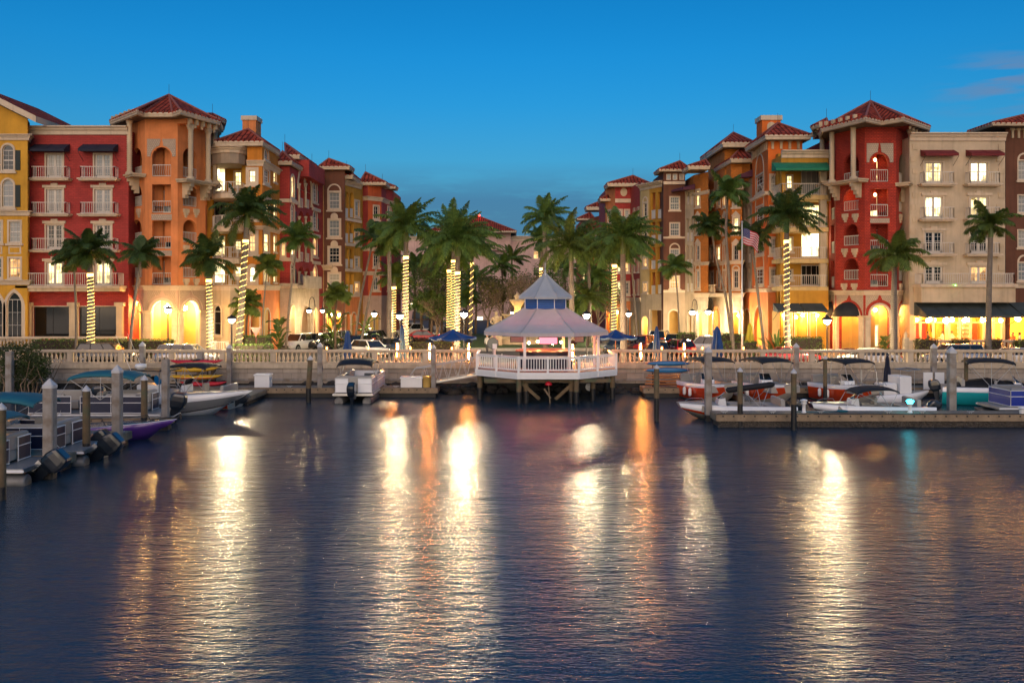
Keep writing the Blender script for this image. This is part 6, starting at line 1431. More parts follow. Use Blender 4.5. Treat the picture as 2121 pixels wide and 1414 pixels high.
palm('bushy royal palm right of the pavilion roof', [(1184, 690, 80), (1184, 620, 80), (1183, 540, 80)], 4.0, 26, None, 'frond_lit', 19, .27, .2, 1.7, zb=G)
palm('slim royal palm between the bushy one and the lit one', [(1224, 690, 98), (1221, 620, 98), (1219, 540, 98)], 3.6, 20, None, 'frond', 20, .2, .16, 1.1, zb=G)
palm('royal palm wrapped in lights in front of the cherry house', [(1271, 700, 84), (1272, 640, 84), (1273, 545, 84)], 2.6, 15, (553, 692), 'frond', 21, .27, .2, 1.2, zb=G)
palm('grey trunked royal palm right of the lit one at the cherry house', [(1292, 722, 76), (1291, 640, 76), (1290, 525, 76)], 3.6, 24, None, 'frond', 22, .3, .22, 1.5, zb=G)
palm('thin curved palm before the butter house', [(1322, 700, 88), (1314, 620, 88), (1307, 530, 88)], 2.2, 12, None, 'frond', 23, .12, .09, .5, zb=G)
palm('small thin palm before the brown house of the right row', [(1409, 690, 92), (1404, 620, 92), (1399, 562, 92)], 1.9, 11, None, 'frond', 24, .09, .07, .4, zb=G)
palm('tall thin curved palm crossing the terracotta mansion', [(1520, 705, 80), (1512, 600, 80), (1503, 480, 80), (1507, 412, 80)], 2.3, 13, None, 'frond', 25, .15, .1, .6, zb=G)
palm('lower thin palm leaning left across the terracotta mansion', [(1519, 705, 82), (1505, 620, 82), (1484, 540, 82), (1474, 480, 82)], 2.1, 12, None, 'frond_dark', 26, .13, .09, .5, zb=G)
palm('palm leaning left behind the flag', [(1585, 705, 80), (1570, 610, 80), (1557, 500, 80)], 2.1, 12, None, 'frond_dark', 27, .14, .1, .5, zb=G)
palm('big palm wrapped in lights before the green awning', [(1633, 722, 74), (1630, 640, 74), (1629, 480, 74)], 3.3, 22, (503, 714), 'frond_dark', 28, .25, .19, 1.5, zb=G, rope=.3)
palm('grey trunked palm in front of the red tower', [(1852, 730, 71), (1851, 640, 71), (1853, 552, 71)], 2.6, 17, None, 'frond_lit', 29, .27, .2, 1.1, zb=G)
palm('tall grey trunked palm before the beige townhouse', [(2047, 730, 71), (2048, 620, 71), (2052, 490, 71)], 2.3, 14, None, 'frond_lit', 30, .24, .17, 1.0, zb=G)
for i, (px, yc, D, r_) in enumerate(((872, 640, 112, 2.2), (893, 635, 106, 2.0), (914, 645, 108, 2.0), (965, 625, 112, 2.2), (1218, 625, 92, 2.6), (1205, 640, 100, 2.0), (1040, 560, 122, 3.0), (1060, 545, 126, 3.2), (858, 560, 124, 3.0), (890, 575, 130, 3.0), (900, 530, 126, 3.4), (1238, 580, 110, 2.4), (1170, 565, 128, 2.8), (985, 590, 118, 3.2))):
    lb = ('small low palm with pale twin trunks in the plaza left', 'low yellowish palm behind the left street lamp', 'low palm left of the central rope lit trunks', 'low palm behind the central street lamp', 'low bushy palm beside the street lamp right of the pavilion', 'low palm half hidden by the pavilion roof on the right', 'dark palm rising left of the pavilion tip in front of the pink block', 'bright topped palm in front of the pink block tower', 'dusky palm before the pink block on the left', 'palm behind the left avenue before the lit pink wall', 'thick headed palm behind the biggest royal palm', 'palm in the gap between the cherry house and the pavilion', 'dusky palm behind the bushy royal palm', 'date palm with arching fronds beside the bare tree')[i]
    palm(lb, [(px - 1, 690, D), (px + 2, lerp(690, yc, .5), D), (px, yc, D)], r_, 14, None, 'frond_lit' if i in (1, 2, 4, 7) else 'frond', 40 + i, .16, .11, .6, zb=G, ll=.7, bark='barkbrown')

def leafball(mb, c, rx, ry, rz, n, m, size, rs, hollow=.35):
    for _ in range(n):
        while True:
            v = V((rs.uniform(-1, 1), rs.uniform(-1, 1), rs.uniform(-1, 1)))
            if hollow < v.length < 1: break
        p = V((c[0] + v.x * rx, c[1] + v.y * ry, c[2] + v.z * rz)); a = V((rs.uniform(-1, 1), rs.uniform(-1, 1), rs.uniform(-.6, .6))).normalized(); b_ = a.cross(V((rs.uniform(-1, 1), rs.uniform(-1, 1), rs.uniform(-1, 1)))).normalized(); s_ = size * rs.uniform(.6, 1.3)
        mb.add([p - a * s_, p + b_ * s_ * .45, p + a * s_, p - b_ * s_ * .45], [(0, 1, 2, 3)], m)
def hedge(label, x0, x1, y0, y1, z0, z1, m='leaf', seed=0, name='hedge', dens=55, size=.09):
    rs = random.Random(seed); t = thing(name, label, 'hedge' if name == 'hedge' else 'shrub', ((x0 + x1) / 2, (y0 + y1) / 2, z0)); mb = MB(); e = .1
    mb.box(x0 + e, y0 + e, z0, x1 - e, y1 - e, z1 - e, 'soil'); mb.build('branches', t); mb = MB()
    for (ax, n) in (('y', (x1 - x0) * (z1 - z0)), ('z', (x1 - x0) * (y1 - y0)), ('x', (y1 - y0) * (z1 - z0) * 2)):
        for _ in range(int(n * dens)):
            u, v = rs.random(), rs.random(); d = rs.uniform(-.06, .10)
            p = V((lerp(x0, x1, u), y0 + d, lerp(z0, z1, v))) if ax == 'y' else V((lerp(x0, x1, u), lerp(y0, y1, v), z1 - d)) if ax == 'z' else V((x0 + d if rs.random() < .5 else x1 - d, lerp(y0, y1, u), lerp(z0, z1, v)))
            a = V((rs.uniform(-1, 1), rs.uniform(-1, 1), rs.uniform(-1, 1))).normalized(); b_ = a.cross(V((rs.uniform(-1, 1), rs.uniform(-1, 1), .3))).normalized(); s_ = size * rs.uniform(.6, 1.4)
            mb.add([p - a * s_, p + b_ * s_ * .5, p + a * s_, p - b_ * s_ * .5], [(0, 1, 2, 3)], m)
    mb.build('foliage', t); return t
X = lambda px, D: P(px, D).x
hedge('long clipped hedge under the terrace of the red brick townhouse', X(62, 77), X(352, 77), 77.2, 78.3, ZS, 2.95, seed=1)
hedge('clipped hedge block beside the give way sign', X(486, 79), X(556, 79), 79, 80.5, ZS, ZZ(697, 79), seed=2); hedge('low hedge in front of the give way sign', X(480, 73.5), X(560, 73.5), 73.6, 74.6, ZS, ZZ(713, 74), seed=3)
hedge('pale flowering hedge below the palms left of the pavilion', X(855, 86), X(940, 86), 86, 87, ZS, ZZ(709, 86), 'leaf_olive', 4); hedge('red leaved hedge behind the pale one left of the pavilion', X(848, 92), X(930, 92), 92, 93, ZS, ZZ(700, 92), 'redleaf', 5)
hedge('bright clipped hedge behind the red sedan', X(1408, 86), X(1443, 86), 86, 87.4, ZS, ZZ(690, 86), seed=6); hedge('clipped hedge right of the white pickup', X(1494, 85), X(1545, 85), 85, 86.4, ZS, ZZ(692, 85), seed=7); hedge('low hedge between the pickup and the flagpole', X(1500, 80), X(1570, 80), 80, 81, ZS, ZZ(708, 80), seed=8)
hedge('hedge below the palms at the yellow balcony block', X(1628, 80), X(1706, 80), 80, 81.2, ZS, ZZ(699, 80), seed=9)
for i, (x0, x1, y, lb) in enumerate(((1902, 1942, 702, 'leftmost clipped bush in front of the restaurant terrace'), (1978, 2010, 703, 'middle clipped bush in front of the restaurant terrace'), (2050, 2076, 703, 'clipped bush before the restaurant beside the tall grey palm'), (2110, 2140, 704, 'clipped bush before the restaurant at the picture edge'))): hedge(lb, X(x0, 75.8), X(x1, 75.8), 75.7, 76.7, ZS, ZZ(y, 75.8), 'leaf_olive' if i < 3 else 'leaf', 20 + i, 'clipped_bush')
# mangrove bush on the left bank
rs = random.Random(77); t = thing('mangrove_bush', 'large dark mangrove bush at the left foot of the balustrade', 'bush', (X(45, 61), 61, 0)); mb = MB()
for i in range(26): a = V((X(rs.uniform(15, 85), 61), rs.uniform(60, 63), -.3)); mb.tube([a, a + V((rs.uniform(-.4, .4), rs.uniform(-.3, .3), 1.2)), a + V((rs.uniform(-1, 1), rs.uniform(-.6, .6), rs.uniform(1.8, 2.8)))], .05, 'twig', 5, [.06, .04, .015])
mb.build('branches', t); mb = MB()
for px, py, rx, n in ((40, 735, 1.4, 1200), (15, 745, 1.6, 1300), (70, 758, 1.1, 900), (50, 775, 1.5, 1300), (85, 748, .6, 350), (20, 782, 1.4, 1000), (62, 725, .7, 350), (-15, 760, 1.8, 900), (88, 772, .55, 300)):
    q = W(px, py, 61); leafball(mb, q, rx, 1.1, rx * .7, n, 'mangrove', .085, rs, .2)
mb.build('foliage', t)
# bare winter tree and soft crowns in the plaza
def bare(mb, p, d, l, r, depth, rs):
    q = p + d * l; mid = p.lerp(q, .5) + V((rs.uniform(-1, 1), rs.uniform(-1, 1), rs.uniform(-1, 1))) * l * .07; mb.tube([p, mid, q], r, 'twig', 5 if depth > 2 else 3, [r, r * .85, r * .7], cap=False)
    if depth == 0: return
    for _ in range(3 if depth > 1 else 4):
        nd_ = (d + V((rs.uniform(-1, 1), rs.uniform(-1, 1), rs.uniform(-.35, .75))) * .75).normalized(); bare(mb, q if rs.random() < .7 else mid, nd_, l * rs.uniform(.62, .85), r * .62, depth - 1, rs)
for i, (px, D, h, lb, olive) in enumerate(((1040, 104, 2.3, 'bare brownish tree with a haze of fine twigs left of the fountain', 500), (1078, 110, 2.6, 'bare tree behind the fountain and the pavilion tip', 300), (1010, 112, 2.4, 'olive leaved tree with thin crown in the plaza', 2600), (908, 114, 2.0, 'round olive leaved tree behind the left avenue', 2600), (1102, 118, 2.5, 'dark leafy tree right of the fountain', 2200), (870, 118, 2.3, 'leafy green tree behind the low palms left of the pavilion', 3000), (955, 122, 2.6, 'tall leafy tree rising between the central lit palms', 3200), (1150, 116, 2.4, 'leafy tree behind the tallest royal palm', 3000), (1238, 112, 2.2, 'leafy tree under the palms beside the cherry house', 2800), (905, 104, 1.7, 'small round tree near the central street lamp', 2400))):
    rs = random.Random(100 + i); p = P(px, D); t = thing('bare_tree' if olive < 1000 else 'leafy_tree', lb, 'tree', (p.x, D, ZS)); mb = MB(); bare(mb, V((p.x, D, ZS)), V((.03, 0, 1)), h, .16, 6, rs); mb.build('branches', t); mb = MB()
    zz_ = (4.2, 7.2, 1.2) if i < 3 else (3.2, 9.2, 1.6)
    for _ in range(9): leafball(mb, (p.x + rs.uniform(-2.2, 2.2), D + rs.uniform(-1.5, 1.5), ZS + rs.uniform(zz_[0], zz_[1])), zz_[2], zz_[2], zz_[2] * .75, olive // 9, 'leaf_olive' if i < 4 else 'leaf', .15, rs, .1)
    mb.build('foliage', t)
# broad-leaved clumps at the feet of the houses
def clump(label, px, yb, D, h, n, seed, m='leaf', name='banana_plant', blade=.26, spread=.9):
    rs = random.Random(seed); p = P(px, D); t = thing(name, label, 'plant', (p.x, D, ZS)); mb = MB()
    for i in range(n):
        az = i * 2.4 + rs.uniform(-.3, .3); el = rs.uniform(.55, 1.45) if spread < .7 else rs.uniform(.6, 1.3); L_ = h * rs.uniform(.55, 1.0) * (1 if spread < .7 else .42); d = V((cos(az) * cos(el), sin(az) * cos(el), sin(el))); q = V((p.x + rs.uniform(-.25, .25), D + rs.uniform(-.25, .25), ZS + (0 if spread < .7 else rs.uniform(0, .62) * h))); pts = [q.copy()]
        for k in range(8): d = (d + V((0, 0, -.05 - .035 * k * spread))).normalized(); q = q + d * L_ / 8; pts.append(q.copy())
        side = d.cross(V((0, 0, 1))).normalized(); prev = None
        for k in range(2, 9):
            w_ = blade * sin(pi * (k - 1.6) / 7.4) + .01; a, b_ = pts[k] - side * w_ + V((0, 0, w_ * .35)), pts[k] + side * w_ + V((0, 0, w_ * .35))
            if prev: mb.add([prev[0], prev[2], pts[k], a], [(0, 1, 2, 3)], m); mb.add([prev[2], prev[1], b_, pts[k]], [(0, 1, 2, 3)], m)
            prev = (a, b_, pts[k].copy())
        mb.tube(pts[:5], .03, 'shaft', 4)
    mb.build('leaves', t); return t
clump('tall broad leaved plant at the corner of the chimney house', 577, 700, 84, 4.6, 30, 1); clump('tall banana plant glowing at the lit entrance of the crimson house', 692, 700, 90, 5.4, 34, 2); clump('broad leaved plant before the orange arcade', 757, 690, 94, 4.0, 24, 3)
clump('spiky fan plant beside the lit palm at the yellow balcony block', 1606, 700, 78.5, 2.9, 40, 4, 'leaf', 'fan_plant', .07, .6); clump('potted bushy plant at the red tower entrance', 1832, 715, 80.5, 2.6, 26, 5, 'leaf', 'potted_plant', .14)
palm('old palm with shaggy lit fronds at the crimson house entrance', [(695, 715, 88), (694, 670, 88), (697, 620, 88)], 1.6, 16, None, 'frond_lit', 60, .12, .1, .4, zb=G, bark='barkbrown'); palm('short palm before the beige arcade of the balcony block', [(508, 712, 82), (510, 670, 82), (514, 640, 82)], 1.9, 14, None, 'frond_lit', 61, .13, .1, .4, zb=G, bark='barkbrown')
mb = MB(); p = P(1832, 80.5); mb.lathe((p.x, 80.5, ZS), [(.3, 0), (.42, .5), (.46, .55), (.38, .56)], 'board_rim', 14); small(mb, 'plant_pot', 'terracotta pot holding the bushy plant at the red tower entrance', 'pot', (p.x, 80.5, ZS))
p = P(1759, 80.8); mb = MB(); mb.lathe((p.x, 80.8, ZS), [(.28, 0), (.45, .75), (.5, .82), (.4, .84)], 'sign_red', 14); small(mb, 'plant_pot', 'empty dark red pot left of the red tower door', 'pot', (p.x, 80.8, ZS))
# ------------------------------------------------------------------ vehicles
def car(label, px, D, head, kind='suv', col='car_black', brake=False, lights=False, name='parked_car', group=None):
    """built about its own origin (x forward), then set down on the street"""
    Ln, Wd, H, belt = {'suv': (4.7, 1.92, 1.74, 1.08), 'sedan': (4.75, 1.84, 1.45, .93), 'hatch': (4.3, 1.82, 1.56, .98), 'pickup': (5.5, 1.95, 1.78, 1.10)}[kind]
    t = thing(name, label, 'pickup' if kind == 'pickup' else 'car', (0, 0, 0), group); h = Wd / 2; hl = Ln / 2; mb = MB(); rings = []
    hood = belt - .04
    back = {'suv': (belt + .02, belt + .02), 'hatch': (belt, belt), 'sedan': (belt + .02, belt - .02), 'pickup': (belt - .02, belt - .02)}[kind]
    prof = [(-hl, .42, .72, .80), (-hl + .04, .30, back[0] - .14, .93), (-hl + .25, .24, back[0] - .02, .98), (-hl * .5, .22, belt, 1.), (0, .21, belt, 1.), (hl * .45, .22, belt, 1.), (hl * .55, .22, hood, .995), (hl - .45, .24, hood - .08, .97), (hl - .12, .30, hood - .2, .90), (hl, .40, .66, .78)]
    for x, zb, zt, s_ in prof:
        w_ = h * s_; rings.append([(x, y, z) for y, z in ((-w_ * .86, zb), (-w_ * .98, zb + .14), (-w_, (zb + zt) / 2), (-w_ * .97, zt - .10), (-w_ * .88, zt), (w_ * .88, zt), (w_ * .97, zt - .10), (w_, (zb + zt) / 2), (w_ * .98, zb + .14), (w_ * .86, zb))])
    mb.loft(rings, col)
    if kind == 'pickup': mb.box(-hl + .1, -h * .82, belt - .35, -.75, h * .82, belt - .0195 + .0, 'blackplastic')
    wx = hl - .88
    for x in (-wx, wx):
        for sg in (-1, 1): mb.lathe((0, 0, 0), [(.40, 0), (.40, .012)], 'blackplastic', 20); k = len(mb.v) - 40; mb.v[k:] = [(x + a, sg * (h * .985 + .004 + c), .36 + b_) for a, b_, c in mb.v[k:]]
    mb.build('body', t)
    # cabin
    x0, x1, x2, x3 = {'suv': (-hl + .1, -hl + .42, .55, 1.25), 'hatch': (-hl + .12, -hl + .6, .45, 1.2), 'sedan': (-hl + .75, -hl + 1.45, .35, 1.15), 'pickup': (-.7, -.55, .75, 1.4)}[kind]
    b_, r_ = h * .9, h * .70; zr = H - .05
    q = [(x0, b_, belt - .03), (x1, r_, zr), (x2, r_, zr), (x3, b_, belt - .03)]
    gl = MB(); P4 = [[(x, -y, z), (x, y, z)] for x, y, z in q]
    gl.add([P4[0][0], P4[1][0], P4[2][0], P4[3][0]], [(3, 2, 1, 0)], 'carglass'); gl.add([P4[0][1], P4[1][1], P4[2][1], P4[3][1]], [(0, 1, 2, 3)], 'carglass')
    gl.add([P4[2][0], P4[3][0], P4[3][1], P4[2][1]], [(0, 1, 2, 3)], 'carglass'); gl.add([P4[0][0], P4[1][0], P4[1][1], P4[0][1]], [(3, 2, 1, 0)], 'carglass'); gl.build('windows', t)
    rf = MB(); rf.loft([[(x, y, z) for y, z in ((-r_ - .02, zr - .02), (-r_ * .8, zz_), (r_ * .8, zz_), (r_ + .02, zr - .02))] for x, zz_ in ((x1 - .06, zr + .01), (x1 + .3, H), (x2 - .3, H), (x2 + .06, zr))], col)
    for sg in (-1, 1):
        for a, c in (((x0, b_, belt - .03), (x1, r_, zr)), ((x3, b_, belt - .03), (x2, r_, zr))): rf.beam((a[0], sg * (a[1] + .008), a[2]), (c[0], sg * (c[1] + .008), c[2]), .07, .07, col)
        for fx in ((.5,) if kind != 'suv' else (.36, .70)):
            a = lerp(x0, x3, fx); c = lerp(x1, x2, fx); rf.beam((a, sg * (b_ + .004), belt), (c, sg * (r_ + .006), zr), .07, .03, 'blackplastic')
    rf.build('roof', t)
    for x in (-wx, wx):
        for sg in (-1, 1):
            m = MB(); m.lathe((0, 0, 0), [(.2, 0), (.33, .0), (.345, .04), (.345, .18), (.33, .22), (.2, .22)], 'tyre', 18); m.v = [(x + a, sg * (h * .99 - .20 + c), .345 + e) for a, e, c in m.v]; w_ = m.build('wheel', t)
            m = MB(); m.lathe((0, 0, 0), [(.22, .20), (.20, .225), (.05, .215), (.01, .23)], 'alu', 10, capb=False); m.v = [(x + a, sg * (h * .99 - .20 + c), .345 + e) for a, e, c in m.v]; m.build('rim', w_)
    for sg in (-1, 1):
        m = MB(); m.loft([[(hl - .30, sg * h * .86, hood - .28), (hl - .06, sg * h * .62, hood - .34), (hl - .08, sg * h * .62, hood - .24), (hl - .34, sg * h * .87, hood - .17)], [(hl - .24, sg * h * .88, hood - .28), (hl - .0, sg * h * .62, hood - .34), (hl - .03, sg * h * .62, hood - .24), (hl - .28, sg * h * .89, hood - .17)]], 'head_light' if lights else 'gel', smooth=False); m.build('headlight', t)
        m = MB(); zt = back[0] - .1; m.box(-hl - .03, min(sg * h * .5, sg * h * .86), zt - .16, -hl + .12, max(sg * h * .5, sg * h * .86), zt, 'tail_light' if brake else 'hull_red'); m.build('tail_light', t)
        m = MB(); m.sphere((x3 - .25, sg * (h + .09), belt + .06), .1, col, 8, 5, .7); m.build('mirror', t)
    m = MB(); m.box(hl - .10, -h * .48, .46, hl + .012, h * .48, .64, 'blackplastic'); m.box(hl - .06, -h * .6, .32, hl - .0, h * .6, .42, 'blackplastic'); m.build('grille', t)
    m = MB(); m.box(-hl - .015, -.26, .52, -hl + .02, .26, .64, 'white'); m.build('number_plate', t)
    p = P(px, D); t.location = (p.x, D, ZS); t.rotation_euler = (0, 0, R(head)); return t
gk = 'cars parked in the plaza'
car('dark blue car roof at the far left behind the mangrove bush', 22, 72.5, 0, 'sedan', 'car_blue'); car('black SUV facing right behind the lit palm at the left', 222, 73.2, 0, 'suv', 'car_black'); car('silver SUV with a black roof rail parked before the orange tower', 388, 71.5, 0, 'suv', 'car_silver')
car('white SUV facing the viewer left of two black ones', 619, 90, -112, 'suv', 'car_white', group=gk); car('black SUV directly beside the white SUV', 668, 92, -110, 'suv', 'car_black', group=gk); car('second black SUV from the white one, with its nose to the viewer', 694, 96, -108, 'suv', 'car_black', group=gk)
car('dark grey car behind the folded blue umbrella', 742, 91, -100, 'hatch', 'car_grey', group=gk); car('large black SUV behind the white hatchback', 777, 98, 80, 'suv', 'car_black', group=gk); car('white hatchback with glaring headlights turning towards the quay', 766, 81, -48, 'hatch', 'car_white', lights=True); car('grey sedan right of the white hatchback', 808, 87, -80, 'sedan', 'car_grey', group=gk); car('black car mostly hidden by the rope lit royal palm', 836, 90, -95, 'sedan', 'car_black', group=gk)
car('white pickup far back by the dark shop awning', 862, 118, -150, 'pickup', 'car_white', group=gk); car('maroon car behind the pale flowering hedge', 868, 104, -170, 'sedan', 'car_red', brake=True, group=gk); car('black SUV far back under the low palms', 908, 112, 170, 'suv', 'car_black', group=gk)
car('grey SUV right of the pavilion behind the grey palm trunk', 1287, 84, -120, 'suv', 'car_grey', group=gk); car('red SUV standing left of the slim folded umbrella', 1328, 86, -118, 'suv', 'car_red', group=gk); car('dark grey SUV behind the red SUV and the black sedan', 1368, 98, 70, 'suv', 'car_grey', group=gk); car('black sedan just right of the slim folded umbrella', 1366, 81, 75, 'sedan', 'car_black', group=gk); car('black wagon behind the red hatchback', 1399, 94, 75, 'hatch', 'car_black', group=gk); car('red hatchback with lit tail lights behind the tallest flame', 1407, 82.5, 98, 'hatch', 'car_red', brake=True, group=gk)
car('white pickup with red tail lights beside the fat folded umbrella', 1467, 84, 158, 'pickup', 'car_white', brake=True, group=gk); car('dark red sedan with bright tail lights added in place of a light trail before the lit palm', 1640, 73, 0, 'sedan', 'car_red', brake=True); car('white sedan roof before the red tower entrance', 1797, 71, 180, 'sedan', 'car_white'); car('pale grey SUV before the restaurant bushes', 1973, 71.4, 180, 'suv', 'car_silver'); car('white sedan at the right edge of the picture', 2096, 71.6, 180, 'sedan', 'car_white')  # dark red sedan added in place of a red light trail

# ------------------------------------------------------------------ boats
def hull(t, L_, B, sh0, sh1, bot, low, up, nose=.0, mid=.55, t0=.45, pw=2.2, draft=.35, floor=.45, deckbow=.62, rake=.6, n=18, name='hull', gun=.16, top=None, flo=None):
    """x forward; cross-sections from transom to stem with gunwale, sunken cockpit and a closed foredeck"""
    mb = MB(); rings = []
    for i in range(n + 1):
        s_ = i / n; k = max(0, (s_ - t0) / (1 - t0)); b_ = B / 2 * (1 - (1 - nose) * k ** pw); b_ = max(b_, .02); sh = lerp(sh0, sh1, s_ ** 1.6); x = -L_ / 2 + L_ * s_
        zk = -draft + (draft + sh * .55) * max(0, (s_ - .6) / .4) ** 2.2; zc = lerp(.08, sh * .62, max(0, (s_ - .35) / .65) ** 2.0); zm = lerp(lerp(zc, sh, mid), zc + (sh - zc) * mid, .5)
        xk = x - rake * k * (L_ * .09) * 1.0; bc = b_ * lerp(.88, .55, k); fl = sh - floor if s_ < deckbow else sh + .03; g = min(gun, b_ * .4)
        if i == 0: fl = sh - floor
        rings.append([(xk, 0, zk), (lerp(xk, x, .35), bc, zc), (lerp(xk, x, .7), lerp(bc, b_, .72), zm), (x, b_, sh), (x, b_ - g, sh + .015), (x, b_ - g, fl), (x, -b_ + g, fl), (x, -b_ + g, sh + .015), (x, -b_, sh), (lerp(xk, x, .7), -lerp(bc, b_, .72), zm), (lerp(xk, x, .35), -bc, zc)])
    tp = top or up; fl_ = flo or ('vinyl' if up == 'gel' else up)
    mb.loft(rings, [bot, low, up, tp, fl_, fl_, fl_, tp, up, low, bot]); return mb.build(name, t)
def outboard(t, x, y, z, tilt=40, s=1.0, m='outboard'):
    """cowl, leg and propeller; tilted up about the transom"""
    a = R(tilt); tr = lambda p: (x + s * (p[0] * cos(a) - p[2] * sin(a)), y + s * p[1], z + s * (p[0] * sin(a) + p[2] * cos(a)))
    def put(mb): mb.v = [tr(p) for p in mb.v]
    mb = MB(); rings = []
    for zz_, x0, x1, w_ in ((-.02, -.44, .02, .15), (.12, -.56, .08, .21), (.36, -.62, .10, .23), (.56, -.60, .05, .22), (.66, -.56, -.02, .20), (.70, -.50, -.08, .15)):
        rings.append([((x0 + x1) / 2 + (x1 - x0) / 2 * (abs(cos(g)) ** .38) * (1 if cos(g) > 0 else -1), w_ * (abs(sin(g)) ** .38) * (1 if sin(g) > 0 else -1), zz_) for g in lin(0, 2 * pi, 14)[:-1]])
    mb.loft(rings, m, smooth=False); put(mb); o = mb.build('outboard_motor', t)
    mb = MB(); mb.loft([[(-.23 + c * e, d * f, zz_) for c, d in ((-1, -1), (1, -1), (1, 1), (-1, 1))] for zz_, e, f in ((0, .17, .10), (-.5, .13, .07), (-.9, .12, .05))], 'outboard', smooth=False); mb.box(-.5, -.14, -.64, .02, .14, -.61, 'outboard'); mb.tube([(-.62, 0, -.86), (-.5, 0, -.86), (.05, 0, -.86), (.14, 0, -.86)], .07, 'outboard', 8, [.05, .075, .06, .01]); mb.loft([[(-.3, -.012, -.9), (-.1, -.012, -.9), (-.14, -.012, -1.1), (-.3, -.012, -1.08)], [(-.3, .012, -.9), (-.1, .012, -.9), (-.14, .012, -1.1), (-.3, .012, -1.08)]], 'outboard', smooth=False); put(mb); mb.build('leg', o)
    mb = MB(); mb.lathe((0, 0, 0), [(.236, .60), (.24, .62), (.236, .64)], 'alu', 4) if False else None
    for k in range(3):
        g = k * 2.09; mb.add([(-.64, 0, -.86), (-.60, .05 * cos(g) - .02 * sin(g), -.86 + .05 * sin(g)), (-.66, .20 * cos(g - .35), -.86 + .20 * sin(g - .35)), (-.60, .21 * cos(g + .25), -.86 + .21 * sin(g + .25))], [(0, 1, 3, 2)], 'alu')
    put(mb); mb.build('propeller', o)
    mb = MB(); mb.box(-.05, -.17, -.32, .10, .17, .05, 'alu'); put(mb); mb.build('bracket', o)
def bimini(t, x0, x1, w_, z, m='blackcloth', h=.16, foot=None, zf=.95, name='canopy', tilt=0.0, n=8, droop=.12):
    mb = MB(); rings = []
    for i in range(n + 1):
        u = i / n; x = lerp(x0, x1, u); zz_ = z + tilt * (u - .5) - droop * (2 * u - 1) ** 4 + .05 * sin(pi * u)
        top = [(x, w_ * cos(g), zz_ + h * sin(g) ** .7) for g in lin(0, pi, 8)]
        rings.append(top + [(x, w_ * cos(g) * .97, zz_ - .05 + (h - .02) * sin(g) ** .7) for g in lin(pi, 0, 8)])
    mb.loft(rings, m); o = mb.build(name, t)
    mb = MB(); fx = foot if foot is not None else (x0 + x1) / 2
    for sg in (-1, 1):
        f = (fx, sg * w_ * 1.02, zf)
        for u in (.04, .5, .96): x = lerp(x0, x1, u); mb.bar(f, (x, sg * w_ * .98, z + tilt * (u - .5) - (droop * (2 * u - 1) ** 4)), .017, 'alu', 6)
        mb.bar((lerp(x0, x1, 1.15), sg * w_, zf), (lerp(x0, x1, .96), sg * w_ * .98, z + tilt * .46 - droop * .7), .014, 'alu', 5)
    mb.build('frame', o); return o
def cush(mb, x0, y0, z0, x1, y1, z1, m='vinyl'):
    e = .05; mb.loft([[(x0 + a, y0 + a, z), (x1 - a, y0 + a, z), (x1 - a, y1 - a, z), (x0 + a, y1 - a, z)] for z, a in ((z0, 0), (z1 - e, 0), (z1, e))], m, smooth=False)
def add_seat(t, *a): mb = MB(); cush(mb, *a); mb.build('seat', t)
def deckboat(label, low='hull_red', bot='hull_cream', up='gel', L_=6.1, sh=(.92, 1.02), mid=.55, name='deck_boat', group=None):
    t = thing(name, label, 'boat', (0, 0, 0), group); hull(t, L_, 2.45, sh[0], sh[1], bot, low, up, .38, mid, .5, 2.4); z = sh[0] - .45
    mb = MB(); add_seat(t, -2.4, -1.0, z, -1.7, 1.0, z + .45); add_seat(t, -2.5, -1.0, z + .4, -2.3, 1.0, z + .95); add_seat(t, -.5, -.95, z, .2, -.35, z + .45); add_seat(t, -.65, -.95, z + .4, -.5, -.35, z + .95); add_seat(t, 1.0, .45, z + .1, 2.0, 1.0, z + .55); add_seat(t, 1.0, -1.0, z + .1, 2.0, -.45, z + .55)
    mb = MB(); mb.loft([[(a, -.95, z), (c, -.95, zz_), (c, -.2, zz_), (a, -.2, z)] for a, c, zz_ in ((.35, .45, z + .85), (.95, .8, z + .8))], up, smooth=False); mb.build('console', t)
    mb = MB(); mb.add([(.55, -.95, z + .8), (.8, -.6, z + .82), (.8, -.25, z + .8), (.5, -.25, z + 1.2), (.35, -.9, z + 1.2)], [(0, 1, 2, 3, 4)], 'carglass'); mb.tube([(.55, -.95, z + .8), (.35, -.9, z + 1.2), (.5, -.25, z + 1.2), (.8, -.25, z + .8)], .015, 'alu', 5); mb.build('windscreen', t)
    mb = MB()
    for sg in (-1, 1): mb.tube([(1.5, sg * 1.02, sh[1]), (1.6, sg * 1.0, sh[1] + .16), (2.3, sg * .82, sh[1] + .18), (2.6, sg * .7, sh[1] + .02)], .016, 'alu', 5)
    mb.build('bow_rail', t); return t
def fenders(t, xs, sg, z, y):
    for x in xs: mb = MB(); mb.lathe((x, sg * y, z - .55), [(.02, 0), (.1, .06), (.11, .15), (.11, .42), (.08, .5), (.02, .54)], 'white', 10); mb.bar((x, sg * y, z - .02), (x, sg * (y - .1), z + .18), .008, 'alu', 4); mb.build('fender', t)
def place(t, px, D, head, z=0.0, dx=0.0):
    p = P(px, D); t.location = (p.x + dx, D, z); t.rotation_euler = (0, 0, R(head)); return t
gr = 'red and white rental deck boats'
